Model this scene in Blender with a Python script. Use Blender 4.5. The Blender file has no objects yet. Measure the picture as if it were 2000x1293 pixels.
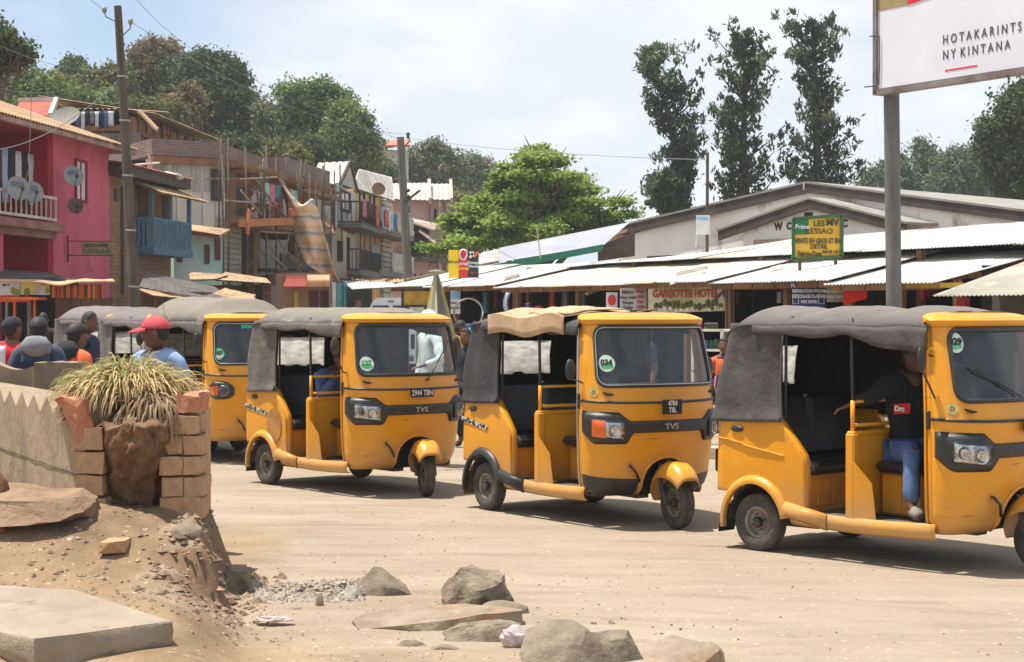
import bpy, bmesh, math, random
import numpy as np
from mathutils import Vector, Matrix, noise
R = math.radians
SC = bpy.context.scene
COL = SC.collection
rng = random.Random(7)

# ---------------------------------------------------------------- camera, sky, sun, exposure
F = 3300.0                        # focal length in photo pixels (2000 px wide)
EYE = 1.68
PITCH = math.atan(31.5 / F)
cam_d = bpy.data.cameras.new('camera')
cam_d.sensor_width = 36; cam_d.lens = 36 * F / 2000
cam_d.clip_start = 0.1; cam_d.clip_end = 2000
cam = bpy.data.objects.new('camera', cam_d)
cam.location = (0, 0, EYE); cam.rotation_euler = (R(90) - PITCH, 0, 0)
COL.objects.link(cam); SC.camera = cam
SC.view_settings.view_transform = 'Standard'; SC.view_settings.look = 'None'
SC.view_settings.exposure = 0.55; SC.view_settings.gamma = 1

SUN = Vector((-0.95, 0.20, 3.1)).normalized()      # direction towards the sun
sd = bpy.data.lights.new('sun', 'SUN'); sd.energy = 5.0; sd.angle = R(0.53); sd.color = (1, .955, .88)
so = bpy.data.objects.new('sun', sd); so.rotation_euler = SUN.to_track_quat('Z', 'Y').to_euler(); so.location = (0, 0, 60)
COL.objects.link(so)
wd = bpy.data.worlds.new("World"); SC.world = wd; wd.use_nodes = True
nt = wd.node_tree; nt.nodes.clear()
def wn(t, **k):
 n = nt.nodes.new(t)
 for a, b in k.items(): setattr(n, a, b)
 return n
sky = wn('ShaderNodeTexSky', sky_type='NISHITA', sun_disc=False)
sky.sun_elevation = math.asin(SUN.z); sky.sun_rotation = math.atan2(SUN.x, SUN.y)
sky.altitude = 1200; sky.air_density = 1.0; sky.dust_density = 1.2; sky.ozone_density = 1.5
tc = wn('ShaderNodeTexCoord')
mp = wn('ShaderNodeMapping'); mp.inputs['Scale'].default_value = (1, 1, 2.3); mp.inputs['Location'].default_value = (1.2, 0, 0.1); mp.inputs['Rotation'].default_value = (0, 0, R(-9))
n1 = wn('ShaderNodeTexNoise'); n1.inputs['Scale'].default_value = 2.6; n1.inputs['Detail'].default_value = 7; n1.inputs['Roughness'].default_value = .5
rp = wn('ShaderNodeValToRGB'); rp.color_ramp.elements[0].position = .41; rp.color_ramp.elements[1].position = .56
n2 = wn('ShaderNodeTexNoise'); n2.inputs['Scale'].default_value = 11; n2.inputs['Detail'].default_value = 4
rp2 = wn('ShaderNodeValToRGB'); rp2.color_ramp.elements[0].color = (7.9, 8.6, 9.6, 1); rp2.color_ramp.elements[1].color = (9.5, 9.8, 10.3, 1)
rp2.color_ramp.elements[0].position = .35; rp2.color_ramp.elements[1].position = .65
mx = wn('ShaderNodeMixRGB'); bg = wn('ShaderNodeBackground'); bg.inputs['Strength'].default_value = 0.070
wo = wn('ShaderNodeOutputWorld')
veil = wn('ShaderNodeMixRGB'); veil.inputs['Fac'].default_value = .55; veil.inputs['Color2'].default_value = (6.8, 8.7, 11.2, 1)
L = nt.links.new
L(tc.outputs['Generated'], mp.inputs[0]); L(mp.outputs[0], n1.inputs['Vector']); L(mp.outputs[0], n2.inputs['Vector'])
L(n1.outputs[0], rp.inputs[0]); L(n2.outputs[0], rp2.inputs[0])
L(sky.outputs[0], veil.inputs['Color1']); L(veil.outputs[0], mx.inputs['Color1']); L(rp.outputs[0], mx.inputs['Fac']); L(rp2.outputs[0], mx.inputs['Color2'])
L(mx.outputs[0], bg.inputs[0]); L(bg.outputs[0], wo.inputs[0])
SC.cycles.volume_bounces = 0; SC.cycles.volume_max_steps = 32; SC.cycles.max_bounces = 8; SC.cycles.transparent_max_bounces = 12

# ---------------------------------------------------------------- pixel to world helpers
cP, sP = math.cos(PITCH), math.sin(PITCH)
def W(px, py, D):
 """the point at depth D (metres in front of the camera) seen at photo pixel (px, py)"""
 a = (px - 1000) / F; b = (646.5 - py) / F
 d = Vector((a, cP + b * sP, -sP + b * cP))
 return Vector((0, 0, EYE)) + d * (D / d.y)
def XD(px, D): return (px - 1000) / F * D
def G(px, py, z=0.0):
 p = W(px, py, 10.0); d = p - Vector((0, 0, EYE))
 return Vector((0, 0, EYE)) + d * ((z - EYE) / d.z)
class Face:
 """an upright plane through (px1, D1) and (px2, D2); point(px, py, out) lies on it, on the parallel plane lying out in front"""
 def __init__(s, px1, D1, px2, D2):
  s.a = Vector((XD(px1, D1), D1, 0)); s.b = Vector((XD(px2, D2), D2, 0))
  s.t = (s.b - s.a).normalized(); s.n = Vector((s.t.y, -s.t.x, 0))
 def p(s, px, py, out=0.0):
  o = Vector((0, 0, EYE)); d = W(px, py, 10.0) - o
  return o + d * ((s.a + s.n * out - o).dot(s.n) / d.dot(s.n))

# ---------------------------------------------------------------- materials
MATS = {}
def srgb(r, g, b):
 f = lambda c: ((c / 255 + .055) / 1.055) ** 2.4 if c > 10 else c / 255 / 12.92
 return (f(r), f(g), f(b))
def mat(name, c1, c2=None, scale=4.0, rough=.8, metal=0.0, bump=0.0, bscale=None, stretch=(1, 1, 1), lo=.35, hi=.65,
  detail=5, c3=None, c3s=None, c3lo=.58, c3hi=.7, island=0.0, spec=None, trans=0.0, coat=0.0, emit=None, sheen=0.0):
 if name in MATS: return MATS[name]
 m = bpy.data.materials.new(name); m.use_nodes = True; MATS[name] = m
 t = m.node_tree; P = t.nodes['Principled BSDF']
 P.inputs['Roughness'].default_value = rough; P.inputs['Metallic'].default_value = metal
 if spec is not None: P.inputs['Specular IOR Level'].default_value = spec
 if coat: P.inputs['Coat Weight'].default_value = coat; P.inputs['Coat Roughness'].default_value = .12
 P.inputs['Base Color'].default_value = (*c1, 1)
 tcn = t.nodes.new('ShaderNodeTexCoord'); mpn = t.nodes.new('ShaderNodeMapping'); mpn.inputs['Scale'].default_value = stretch
 t.links.new(tcn.outputs['Object'], mpn.inputs[0])
 def noi(sc, d=detail):
  n = t.nodes.new('ShaderNodeTexNoise'); n.inputs['Scale'].default_value = sc; n.inputs['Detail'].default_value = d
  n.inputs['Roughness'].default_value = .6
  t.links.new(mpn.outputs[0], n.inputs['Vector']); return n
 out = None
 if c2:
  n = noi(scale); r = t.nodes.new('ShaderNodeValToRGB')
  r.color_ramp.elements[0].position = lo; r.color_ramp.elements[1].position = hi
  r.color_ramp.elements[0].color = (*c1, 1); r.color_ramp.elements[1].color = (*c2, 1)
  t.links.new(n.outputs[0], r.inputs[0]); out = r.outputs[0]
 if c3:
  n = noi(c3s or scale * 3.3); r = t.nodes.new('ShaderNodeValToRGB')
  r.color_ramp.elements[0].position = c3lo; r.color_ramp.elements[1].position = c3hi
  t.links.new(n.outputs[0], r.inputs[0])
  x = t.nodes.new('ShaderNodeMixRGB'); x.inputs['Color1'].default_value = (*c1, 1); x.inputs['Color2'].default_value = (*c3, 1)
  if out: t.links.new(out, x.inputs['Color1'])
  t.links.new(r.outputs[0], x.inputs['Fac']); out = x.outputs[0]
 if island:
  g = t.nodes.new('ShaderNodeNewGeometry'); ma = t.nodes.new('ShaderNodeMath'); ma.operation = 'MULTIPLY_ADD'
  ma.inputs[1].default_value = 2 * island; ma.inputs[2].default_value = 1 - island
  t.links.new(g.outputs['Random Per Island'], ma.inputs[0])
  x = t.nodes.new('ShaderNodeVectorMath'); x.operation = 'SCALE'
  if out: t.links.new(out, x.inputs[0])
  else: x.inputs[0].default_value = c1
  t.links.new(ma.outputs[0], x.inputs['Scale']); out = x.outputs[0]
 if out: t.links.new(out, P.inputs['Base Color'])
 if bump:
  n = noi(bscale or scale * 4, 6); b = t.nodes.new('ShaderNodeBump'); b.inputs['Strength'].default_value = min(1, bump)
  b.inputs['Distance'].default_value = .02 * max(1, bump)
  t.links.new(n.outputs[0], b.inputs['Height']); t.links.new(b.outputs[0], P.inputs['Normal'])
 if emit:
  P.inputs['Emission Color'].default_value = (*emit[:3], 1); P.inputs['Emission Strength'].default_value = emit[3]
 if trans:
  tr = t.nodes.new('ShaderNodeBsdfTranslucent'); mxs = t.nodes.new('ShaderNodeMixShader'); mxs.inputs[0].default_value = trans
  if out: t.links.new(out, tr.inputs[0])
  else: tr.inputs[0].default_value = (*c1, 1)
  O = t.nodes['Material Output']; t.links.new(P.outputs[0], mxs.inputs[1]); t.links.new(tr.outputs[0], mxs.inputs[2]); t.links.new(mxs.outputs[0], O.inputs[0])
 return m
def glass_mat(name, tint, rough=.03, clear=1.0, dirt=0.0, dirtcol=(.4, .36, .3)):
 """thin pane: see-through with a tint, mirror-like at a slant, a film of dust"""
 if name in MATS: return MATS[name]
 m = bpy.data.materials.new(name); m.use_nodes = True; MATS[name] = m
 t = m.node_tree; t.nodes.remove(t.nodes['Principled BSDF']); O = t.nodes['Material Output']
 tr = t.nodes.new('ShaderNodeBsdfTransparent'); tr.inputs[0].default_value = (*tint, 1)
 gl = t.nodes.new('ShaderNodeBsdfGlossy'); gl.inputs['Roughness'].default_value = rough
 fr = t.nodes.new('ShaderNodeFresnel'); fr.inputs[0].default_value = 1.6
 a = t.nodes.new('ShaderNodeMixShader'); t.links.new(fr.outputs[0], a.inputs[0]); t.links.new(tr.outputs[0], a.inputs[1]); t.links.new(gl.outputs[0], a.inputs[2])
 d = t.nodes.new('ShaderNodeBsdfTranslucent' if dirt > .3 else 'ShaderNodeBsdfDiffuse'); d.inputs[0].default_value = (*dirtcol, 1)
 n = t.nodes.new('ShaderNodeTexNoise'); n.inputs['Scale'].default_value = 5; n.inputs['Detail'].default_value = 6
 mu = t.nodes.new('ShaderNodeMath'); mu.operation = 'MULTIPLY'; mu.inputs[1].default_value = dirt * 2; t.links.new(n.outputs[0], mu.inputs[0])
 b = t.nodes.new('ShaderNodeMixShader'); t.links.new(mu.outputs[0], b.inputs[0]); t.links.new(a.outputs[0], b.inputs[1]); t.links.new(d.outputs[0], b.inputs[2])
 t.links.new(b.outputs[0], O.inputs[0]); return m
def brick_mat(name, c1, c2, mortar, bw=.22, bh=.08, ms=.01, bump=.4):
 """bricks laid out in object space on an upright wall; the object's local x runs along the wall, z up"""
 if name in MATS: return MATS[name]
 m = bpy.data.materials.new(name); m.use_nodes = True; MATS[name] = m
 t = m.node_tree; P = t.nodes['Principled BSDF']; P.inputs['Roughness'].default_value = .9
 tcn = t.nodes.new('ShaderNodeTexCoord'); sx = t.nodes.new('ShaderNodeSeparateXYZ'); cx = t.nodes.new('ShaderNodeCombineXYZ')
 ad = t.nodes.new('ShaderNodeMath'); ad.operation = 'ADD'
 t.links.new(tcn.outputs['Object'], sx.inputs[0]); t.links.new(sx.outputs[0], ad.inputs[0]); t.links.new(sx.outputs[1], ad.inputs[1])
 t.links.new(ad.outputs[0], cx.inputs[0]); t.links.new(sx.outputs[2], cx.inputs[1])
 b = t.nodes.new('ShaderNodeTexBrick'); b.inputs['Scale'].default_value = 1; b.inputs['Brick Width'].default_value = bw; b.inputs['Row Height'].default_value = bh
 b.inputs['Mortar Size'].default_value = ms; b.inputs['Color1'].default_value = (*c1, 1); b.inputs['Color2'].default_value = (*c2, 1); b.inputs['Mortar'].default_value = (*mortar, 1)
 t.links.new(cx.outputs[0], b.inputs['Vector'])
 n = t.nodes.new('ShaderNodeTexNoise'); n.inputs['Scale'].default_value = 1.3; n.inputs['Detail'].default_value = 6; t.links.new(tcn.outputs['Object'], n.inputs['Vector'])
 ma = t.nodes.new('ShaderNodeMapRange'); ma.inputs[3].default_value = .6; ma.inputs[4].default_value = 1.35; t.links.new(n.outputs[0], ma.inputs[0])
 v = t.nodes.new('ShaderNodeVectorMath'); v.operation = 'SCALE'; t.links.new(b.outputs[0], v.inputs[0]); t.links.new(ma.outputs[0], v.inputs['Scale'])
 t.links.new(v.outputs[0], P.inputs['Base Color'])
 bp = t.nodes.new('ShaderNodeBump'); bp.inputs['Strength'].default_value = bump; bp.inputs['Distance'].default_value = .015; bp.invert = True
 t.links.new(b.outputs['Fac'], bp.inputs['Height']); t.links.new(bp.outputs[0], P.inputs['Normal'])
 return m
def plank_mat(name, c1, c2, width=.18, axis=0, rough=.85, horiz=False):
 """boards side by side: object x+y (or z when horiz) cut into strips, each of its own tone, with grain"""
 if name in MATS: return MATS[name]
 m = bpy.data.materials.new(name); m.use_nodes = True; MATS[name] = m
 t = m.node_tree; P = t.nodes['Principled BSDF']; P.inputs['Roughness'].default_value = rough
 N = t.nodes.new; K = t.links.new
 tcn = N('ShaderNodeTexCoord'); sx = N('ShaderNodeSeparateXYZ'); K(tcn.outputs['Object'], sx.inputs[0])
 ad = N('ShaderNodeMath'); ad.operation = 'ADD'; K(sx.outputs[0], ad.inputs[0]); K(sx.outputs[1], ad.inputs[1])
 src = sx.outputs[2] if horiz else ad.outputs[0]
 dv = N('ShaderNodeMath'); dv.operation = 'DIVIDE'; dv.inputs[1].default_value = width; K(src, dv.inputs[0])
 fl = N('ShaderNodeMath'); fl.operation = 'FLOOR'; K(dv.outputs[0], fl.inputs[0])
 fc = N('ShaderNodeMath'); fc.operation = 'FRACT'; K(dv.outputs[0], fc.inputs[0])
 w = N('ShaderNodeTexWhiteNoise'); w.noise_dimensions = '1D'; K(fl.outputs[0], w.inputs['W'])
 mp_ = N('ShaderNodeMapping'); mp_.inputs['Scale'].default_value = (3, 3, 25) if horiz else (14, 14, 1.2); K(tcn.outputs['Object'], mp_.inputs[0])
 n = N('ShaderNodeTexNoise'); n.inputs['Scale'].default_value = 1; n.inputs['Detail'].default_value = 6; K(mp_.outputs[0], n.inputs['Vector'])
 s = N('ShaderNodeMath'); s.operation = 'MULTIPLY_ADD'; s.inputs[1].default_value = .55; K(w.outputs[0], s.inputs[0]); K(n.outputs[0], s.inputs[2])
 r = N('ShaderNodeValToRGB'); r.color_ramp.elements[0].position = .35; r.color_ramp.elements[1].position = 1.0
 r.color_ramp.elements[0].color = (*c1, 1); r.color_ramp.elements[1].color = (*c2, 1); K(s.outputs[0], r.inputs[0])
 gp = N('ShaderNodeMath'); gp.operation = 'PINGPONG'; gp.inputs[1].default_value = .5; K(fc.outputs[0], gp.inputs[0])
 gr = N('ShaderNodeMapRange'); gr.inputs[1].default_value = 0; gr.inputs[2].default_value = .06; gr.inputs[3].default_value = .25; gr.inputs[4].default_value = 1; K(gp.outputs[0], gr.inputs[0])
 v = N('ShaderNodeVectorMath'); v.operation = 'SCALE'; K(r.outputs[0], v.inputs[0]); K(gr.outputs[0], v.inputs['Scale'])
 K(v.outputs[0], P.inputs['Base Color'])
 bp = N('ShaderNodeBump'); bp.inputs['Strength'].default_value = .5; bp.inputs['Distance'].default_value = .01
 K(gr.outputs[0], bp.inputs['Height']); K(bp.outputs[0], P.inputs['Normal'])
 return m
def stripe_mat(name, cols, width, axis=0, rough=.9, noise_amt=.3):
 """cloth woven in stripes along one object axis"""
 if name in MATS: return MATS[name]
 m = bpy.data.materials.new(name); m.use_nodes = True; MATS[name] = m
 t = m.node_tree; P = t.nodes['Principled BSDF']; P.inputs['Roughness'].default_value = rough
 N = t.nodes.new; K = t.links.new
 tcn = N('ShaderNodeTexCoord'); sx = N('ShaderNodeSeparateXYZ'); K(tcn.outputs['Object'], sx.inputs[0])
 n = N('ShaderNodeTexNoise'); n.inputs['Scale'].default_value = 6; K(tcn.outputs['Object'], n.inputs['Vector'])
 a = N('ShaderNodeMath'); a.operation = 'MULTIPLY_ADD'; a.inputs[1].default_value = noise_amt * width; K(n.outputs[0], a.inputs[0]); K(sx.outputs[axis], a.inputs[2])
 dv = N('ShaderNodeMath'); dv.operation = 'DIVIDE'; dv.inputs[1].default_value = width * len(cols); K(a.outputs[0], dv.inputs[0])
 fc = N('ShaderNodeMath'); fc.operation = 'FRACT'; K(dv.outputs[0], fc.inputs[0])
 r = N('ShaderNodeValToRGB'); r.color_ramp.interpolation = 'CONSTANT'
 for i, c in enumerate(cols):
  e = r.color_ramp.elements[i] if i < 2 else r.color_ramp.elements.new(i / len(cols))
  e.position = i / len(cols); e.color = (*c, 1)
 K(fc.outputs[0], r.inputs[0]); K(r.outputs[0], P.inputs['Base Color'])
 return m

# ---------------------------------------------------------------- mesh builder
def ortho(d):
 d = d.normalized(); u = d.cross(Vector((0, 0, 1)))
 if u.length < 1e-3: u = Vector((1, 0, 0))
 u.normalize(); return u, u.cross(d).normalized()
class MB:
 def __init__(s): s.v = []; s.f = []; s.mi = []; s.cur = 0
 def add(s, vs, fs):
  o = len(s.v); s.v += [tuple(v) for v in vs]
  for f in fs: s.f.append(tuple(i + o for i in f)); s.mi.append(s.cur)
  return s
 def box(s, c, size, rz=0.0, rot=None, bev=0.0):
  hx, hy, hz = size[0] / 2, size[1] / 2, size[2] / 2
  M = rot if rot is not None else Matrix.Rotation(rz, 3, 'Z')
  c = Vector(c)
  if bev > 0:
   b = min(bev, hx * .9, hy * .9, hz * .9); vs = []; idx = {}
   for i, sx in enumerate((-1, 1)):
    for j, sy in enumerate((-1, 1)):
     for k, sz in enumerate((-1, 1)):
      for a in range(3):
       p = Vector((sx * (hx - (b if a != 0 else 0)), sy * (hy - (b if a != 1 else 0)), sz * (hz - (b if a != 2 else 0))))
       idx[(sx, sy, sz, a)] = len(vs); vs.append(c + M @ p)
   q = []
   S = (-1, 1)
   for x in S: q.append([idx[(x, -1, -1, 0)], idx[(x, 1, -1, 0)], idx[(x, 1, 1, 0)], idx[(x, -1, 1, 0)]])
   for y in S: q.append([idx[(-1, y, -1, 1)], idx[(1, y, -1, 1)], idx[(1, y, 1, 1)], idx[(-1, y, 1, 1)]])
   for z in S: q.append([idx[(-1, -1, z, 2)], idx[(1, -1, z, 2)], idx[(1, 1, z, 2)], idx[(-1, 1, z, 2)]])
   for x in S:
    for y in S: q.append([idx[(x, y, -1, 0)], idx[(x, y, 1, 0)], idx[(x, y, 1, 1)], idx[(x, y, -1, 1)]])
    for z in S: q.append([idx[(x, -1, z, 0)], idx[(x, 1, z, 0)], idx[(x, 1, z, 2)], idx[(x, -1, z, 2)]])
   for y in S:
    for z in S: q.append([idx[(-1, y, z, 1)], idx[(1, y, z, 1)], idx[(1, y, z, 2)], idx[(-1, y, z, 2)]])
   for x in S:
    for y in S:
     for z in S: q.append([idx[(x, y, z, 0)], idx[(x, y, z, 1)], idx[(x, y, z, 2)]])
   return s.add(vs, q)
  vs = [c + M @ Vector((x * hx, y * hy, z * hz)) for x in (-1, 1) for y in (-1, 1) for z in (-1, 1)]
  return s.add(vs, [(0, 1, 3, 2), (4, 6, 7, 5), (0, 4, 5, 1), (2, 3, 7, 6), (0, 2, 6, 4), (1, 5, 7, 3)])
 def beam(s, p, q, w, h, up=(0, 0, 1)):
  p, q = Vector(p), Vector(q); d = q - p; L_ = d.length
  if L_ < 1e-6: return s
  d.normalize(); up = Vector(up)
  x = d.cross(up)
  if x.length < 1e-3: x = d.cross(Vector((0, 1, 0)))
  x.normalize(); z = x.cross(d)
  M = Matrix((x, d, z)).transposed()
  return s.box((p + q) / 2, (w, L_, h), rot=M)
 def tube(s, pts, r, n=8, cap=True, r2=None):
  pts = [Vector(p) for p in pts]; rings = []
  rs = r if isinstance(r, (list, tuple)) else ([r] * len(pts) if r2 is None else [r + (r2 - r) * i / (len(pts) - 1) for i in range(len(pts))])
  u = None; o = len(s.v); vs = []
  for i, p in enumerate(pts):
   d = (pts[min(i + 1, len(pts) - 1)] - pts[max(i - 1, 0)])
   d = d.normalized() if d.length > 1e-9 else Vector((0, 0, 1))
   if u is None: u, _ = ortho(d)
   u = (u - d * u.dot(d)); u = u.normalized() if u.length > 1e-6 else ortho(d)[0]
   w = d.cross(u)
   for k in range(n):
    a = 2 * math.pi * k / n; vs.append(p + (u * math.cos(a) + w * math.sin(a)) * rs[i])
  fs = []
  for i in range(len(pts) - 1):
   for k in range(n):
    fs.append((i * n + k, i * n + (k + 1) % n, (i + 1) * n + (k + 1) % n, (i + 1) * n + k))
  if cap: fs.append(tuple(range(n - 1, -1, -1))); fs.append(tuple((len(pts) - 1) * n + k for k in range(n)))
  return s.add(vs, fs)
 def loop(s, pts, r, n=6):
  pts = list(pts); m = len(pts); vs = []
  for i, p in enumerate(pts):
   p = Vector(p); d = (Vector(pts[(i + 1) % m]) - Vector(pts[i - 1])).normalized(); u, w = ortho(d)
   for k in range(n):
    a = 2 * math.pi * k / n; vs.append(p + (u * math.cos(a) + w * math.sin(a)) * r)
  fs = [(i * n + k, i * n + (k + 1) % n, ((i + 1) % m) * n + (k + 1) % n, ((i + 1) % m) * n + k) for i in range(m) for k in range(n)]
  return s.add(vs, fs)
 def grid(s, fn, nu, nv, keep=None, flip=False):
  vs = [fn(i / nu, j / nv) for j in range(nv + 1) for i in range(nu + 1)]; fs = []
  for j in range(nv):
   for i in range(nu):
    if keep and not keep((i + .5) / nu, (j + .5) / nv): continue
    a = j * (nu + 1) + i; q = (a, a + 1, a + nu + 2, a + nu + 1)
    fs.append(q[::-1] if flip else q)
  return s.add(vs, fs)
 def slab(s, pts, th, d=(0, 0, -1)):
  """a polygon extruded by th along d"""
  pts = [Vector(p) for p in pts]; d = Vector(d).normalized() * th; n = len(pts)
  vs = pts + [p + d for p in pts]
  return s.add(vs, [tuple(range(n)), tuple(range(2 * n - 1, n - 1, -1))] + [(i, (i + 1) % n, n + (i + 1) % n, n + i) for i in range(n)])
 def lathe(s, prof, c=(0, 0, 0), axis='Y', n=28, M=None):
  """prof = [(radius, along)], revolved about axis through c"""
  c = Vector(c); vs = []
  for (r, h) in prof:
   for k in range(n):
    a = 2 * math.pi * k / n; x, y = r * math.cos(a), r * math.sin(a)
    p = Vector((x, h, y)) if axis == 'Y' else (Vector((x, y, h)) if axis == 'Z' else Vector((h, x, y)))
    vs.append(c + (M @ p if M else p))
  fs = [(i * n + k, i * n + (k + 1) % n, (i + 1) * n + (k + 1) % n, (i + 1) * n + k) for i in range(len(prof) - 1) for k in range(n)]
  return s.add(vs, fs)
 def ball(s, c, r, nu=12, nv=8, fn=None):
  c = Vector(c); r = Vector(r) if hasattr(r, '__len__') else Vector((r, r, r))
  vs = []
  for j in range(nv + 1):
   t = math.pi * j / nv
   for i in range(nu):
    a = 2 * math.pi * i / nu; d = Vector((math.sin(t) * math.cos(a), math.sin(t) * math.sin(a), math.cos(t)))
    q = Vector((d.x * r.x, d.y * r.y, d.z * r.z))
    if fn: q = fn(q, d)
    vs.append(c + q)
  fs = [(j * nu + i, (j + 1) * nu + i, (j + 1) * nu + (i + 1) % nu, j * nu + (i + 1) % nu) for j in range(nv) for i in range(nu)]
  return s.add(vs, fs)
 def build(s, name, m, parent=None, smooth=False, angle=None, origin=None, rz=0.0):
  me = bpy.data.meshes.new(name)
  vs = s.v
  o = bpy.data.objects.new(name, me)
  if origin is not None:
   og = Vector(origin); Mi = Matrix.Rotation(-rz, 3, 'Z')
   vs = [tuple(Mi @ (Vector(v) - og)) for v in s.v]
   o.location = og; o.rotation_euler = (0, 0, rz)
  me.from_pydata(vs, [], s.f)
  for mm in (m if isinstance(m, (list, tuple)) else [m]): me.materials.append(mm)
  if isinstance(m, (list, tuple)): me.polygons.foreach_set('material_index', s.mi)
  bm = bmesh.new(); bm.from_mesh(me)
  bmesh.ops.remove_doubles(bm, verts=bm.verts, dist=1e-5)
  bmesh.ops.recalc_face_normals(bm, faces=bm.faces); bm.to_mesh(me); bm.free()
  if smooth: me.polygons.foreach_set('use_smooth', [True] * len(me.polygons))
  if smooth and angle: me.set_sharp_from_angle(angle=R(angle))
  me.update(); COL.objects.link(o)
  if parent is not None: o.parent = parent
  return o
def tag(o, label=None, cat=None, group=None, kind=None):
 if label: o['label'] = label
 if cat: o['category'] = cat
 if group: o['group'] = group
 if kind: o['kind'] = kind
 return o
def thing(name, label, cat, loc=(0, 0, 0), rz=0.0, group=None):
 o = bpy.data.objects.new(name, None); COL.objects.link(o); o.location = loc; o.rotation_euler = (0, 0, rz)
 o.empty_display_size = .2
 return tag(o, label, cat, group)
def copy_tree(o, parent=None):
 c = o.copy(); COL.objects.link(c); c.parent = parent
 for ch in o.children: copy_tree(ch, c)
 return c
def under(o, root):
 """hang an object already placed in world space under a thing, keeping where it stands"""
 M = o.matrix_basis.copy(); o.parent = root
 o.matrix_basis = root.matrix_basis.inverted() @ M
 return o
def solid(o, th, off=-1):
 md = o.modifiers.new('thickness', 'SOLIDIFY'); md.thickness = th; md.offset = off; return o
def split_by(o, key):
 """one object per group of faces"""
 gs = {}
 for f in o.data.polygons: gs.setdefault(key(f), []).append(f)
 if len(gs) < 2: return
 old = o.data; sm = old.polygons[0].use_smooth
 for n, fs in enumerate(gs.values()):
  used = sorted({v for f in fs for v in f.vertices}); ix = {v: i for i, v in enumerate(used)}
  me = bpy.data.meshes.new(old.name); me.from_pydata([old.vertices[v].co for v in used], [], [[ix[v] for v in f.vertices] for f in fs])
  for m in old.materials: me.materials.append(m)
  me.polygons.foreach_set('material_index', [f.material_index for f in fs]); me.polygons.foreach_set('use_smooth', [sm] * len(fs))
  if sm: me.set_sharp_from_angle(angle=R(50))
  if n == 0: o.data = me
  else: c = o.copy(); c.data = me; COL.objects.link(c)
def split_loose(o):
 pr = list(range(len(o.data.vertices)))
 def find(a):
  while pr[a] != a: pr[a] = pr[pr[a]]; a = pr[a]
  return a
 for f in o.data.polygons:
  a = find(f.vertices[0])
  for v in f.vertices[1:]: pr[find(v)] = a
 split_by(o, lambda f: find(f.vertices[0]))
def text_mesh(txt, size, depth=.002, bold=0.0, align='CENTER', sx=1.0):
 cu = bpy.data.curves.new('lettering', 'FONT'); cu.body = txt; cu.size = size; cu.extrude = depth; cu.offset = bold
 cu.align_x = align; cu.align_y = 'CENTER'; cu.resolution_u = 3
 ob = bpy.data.objects.new('lettering', cu); COL.objects.link(ob)
 me = bpy.data.meshes.new_from_object(ob.evaluated_get(bpy.context.evaluated_depsgraph_get()))
 bpy.data.objects.remove(ob); bpy.data.curves.remove(cu)
 if sx != 1.0:
  for v in me.vertices: v.co.x *= sx
 return me
def lettering(txt, size, pos, xdir, m, parent=None, up=(0, 0, 1), depth=.002, bold=0.0, align='CENTER', name='lettering', sx=1.0):
 """flat raised letters whose line of writing runs along xdir"""
 me = text_mesh(txt, size, depth, bold, align, sx); me.materials.clear(); me.materials.append(m)
 x = Vector(xdir).normalized(); u = Vector(up); u = (u - x * u.dot(x)).normalized(); z = x.cross(u)
 o = bpy.data.objects.new(name, me); COL.objects.link(o)
 o.matrix_basis = Matrix.Translation(pos) @ Matrix((x, u, z)).transposed().to_4x4()
 if parent is not None: o.parent = parent
 return o
def nz(x, y=0, z=0, s=1.0): return noise.noise(Vector((x * s, y * s, z * s)))
def fast_mesh(name, verts, quads, m, parent=None):
 """large meshes from numpy arrays: verts (n,3), quads (k,4)"""
 me = bpy.data.meshes.new(name); verts = np.asarray(verts, dtype=np.float32); quads = np.asarray(quads, dtype=np.int32)
 me.vertices.add(len(verts)); me.vertices.foreach_set('co', verts.ravel())
 k = quads.shape[1]
 me.loops.add(quads.size); me.loops.foreach_set('vertex_index', quads.ravel())
 me.polygons.add(len(quads)); me.polygons.foreach_set('loop_start', np.arange(0, quads.size, k, dtype=np.int32))
 try: me.polygons.foreach_set('loop_total', np.full(len(quads), k, dtype=np.int32))
 except Exception: pass
 me.update(calc_edges=True); me.validate()
 me.materials.append(m); o = bpy.data.objects.new(name, me); COL.objects.link(o)
 if parent is not None: o.parent = parent
 return o
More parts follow.
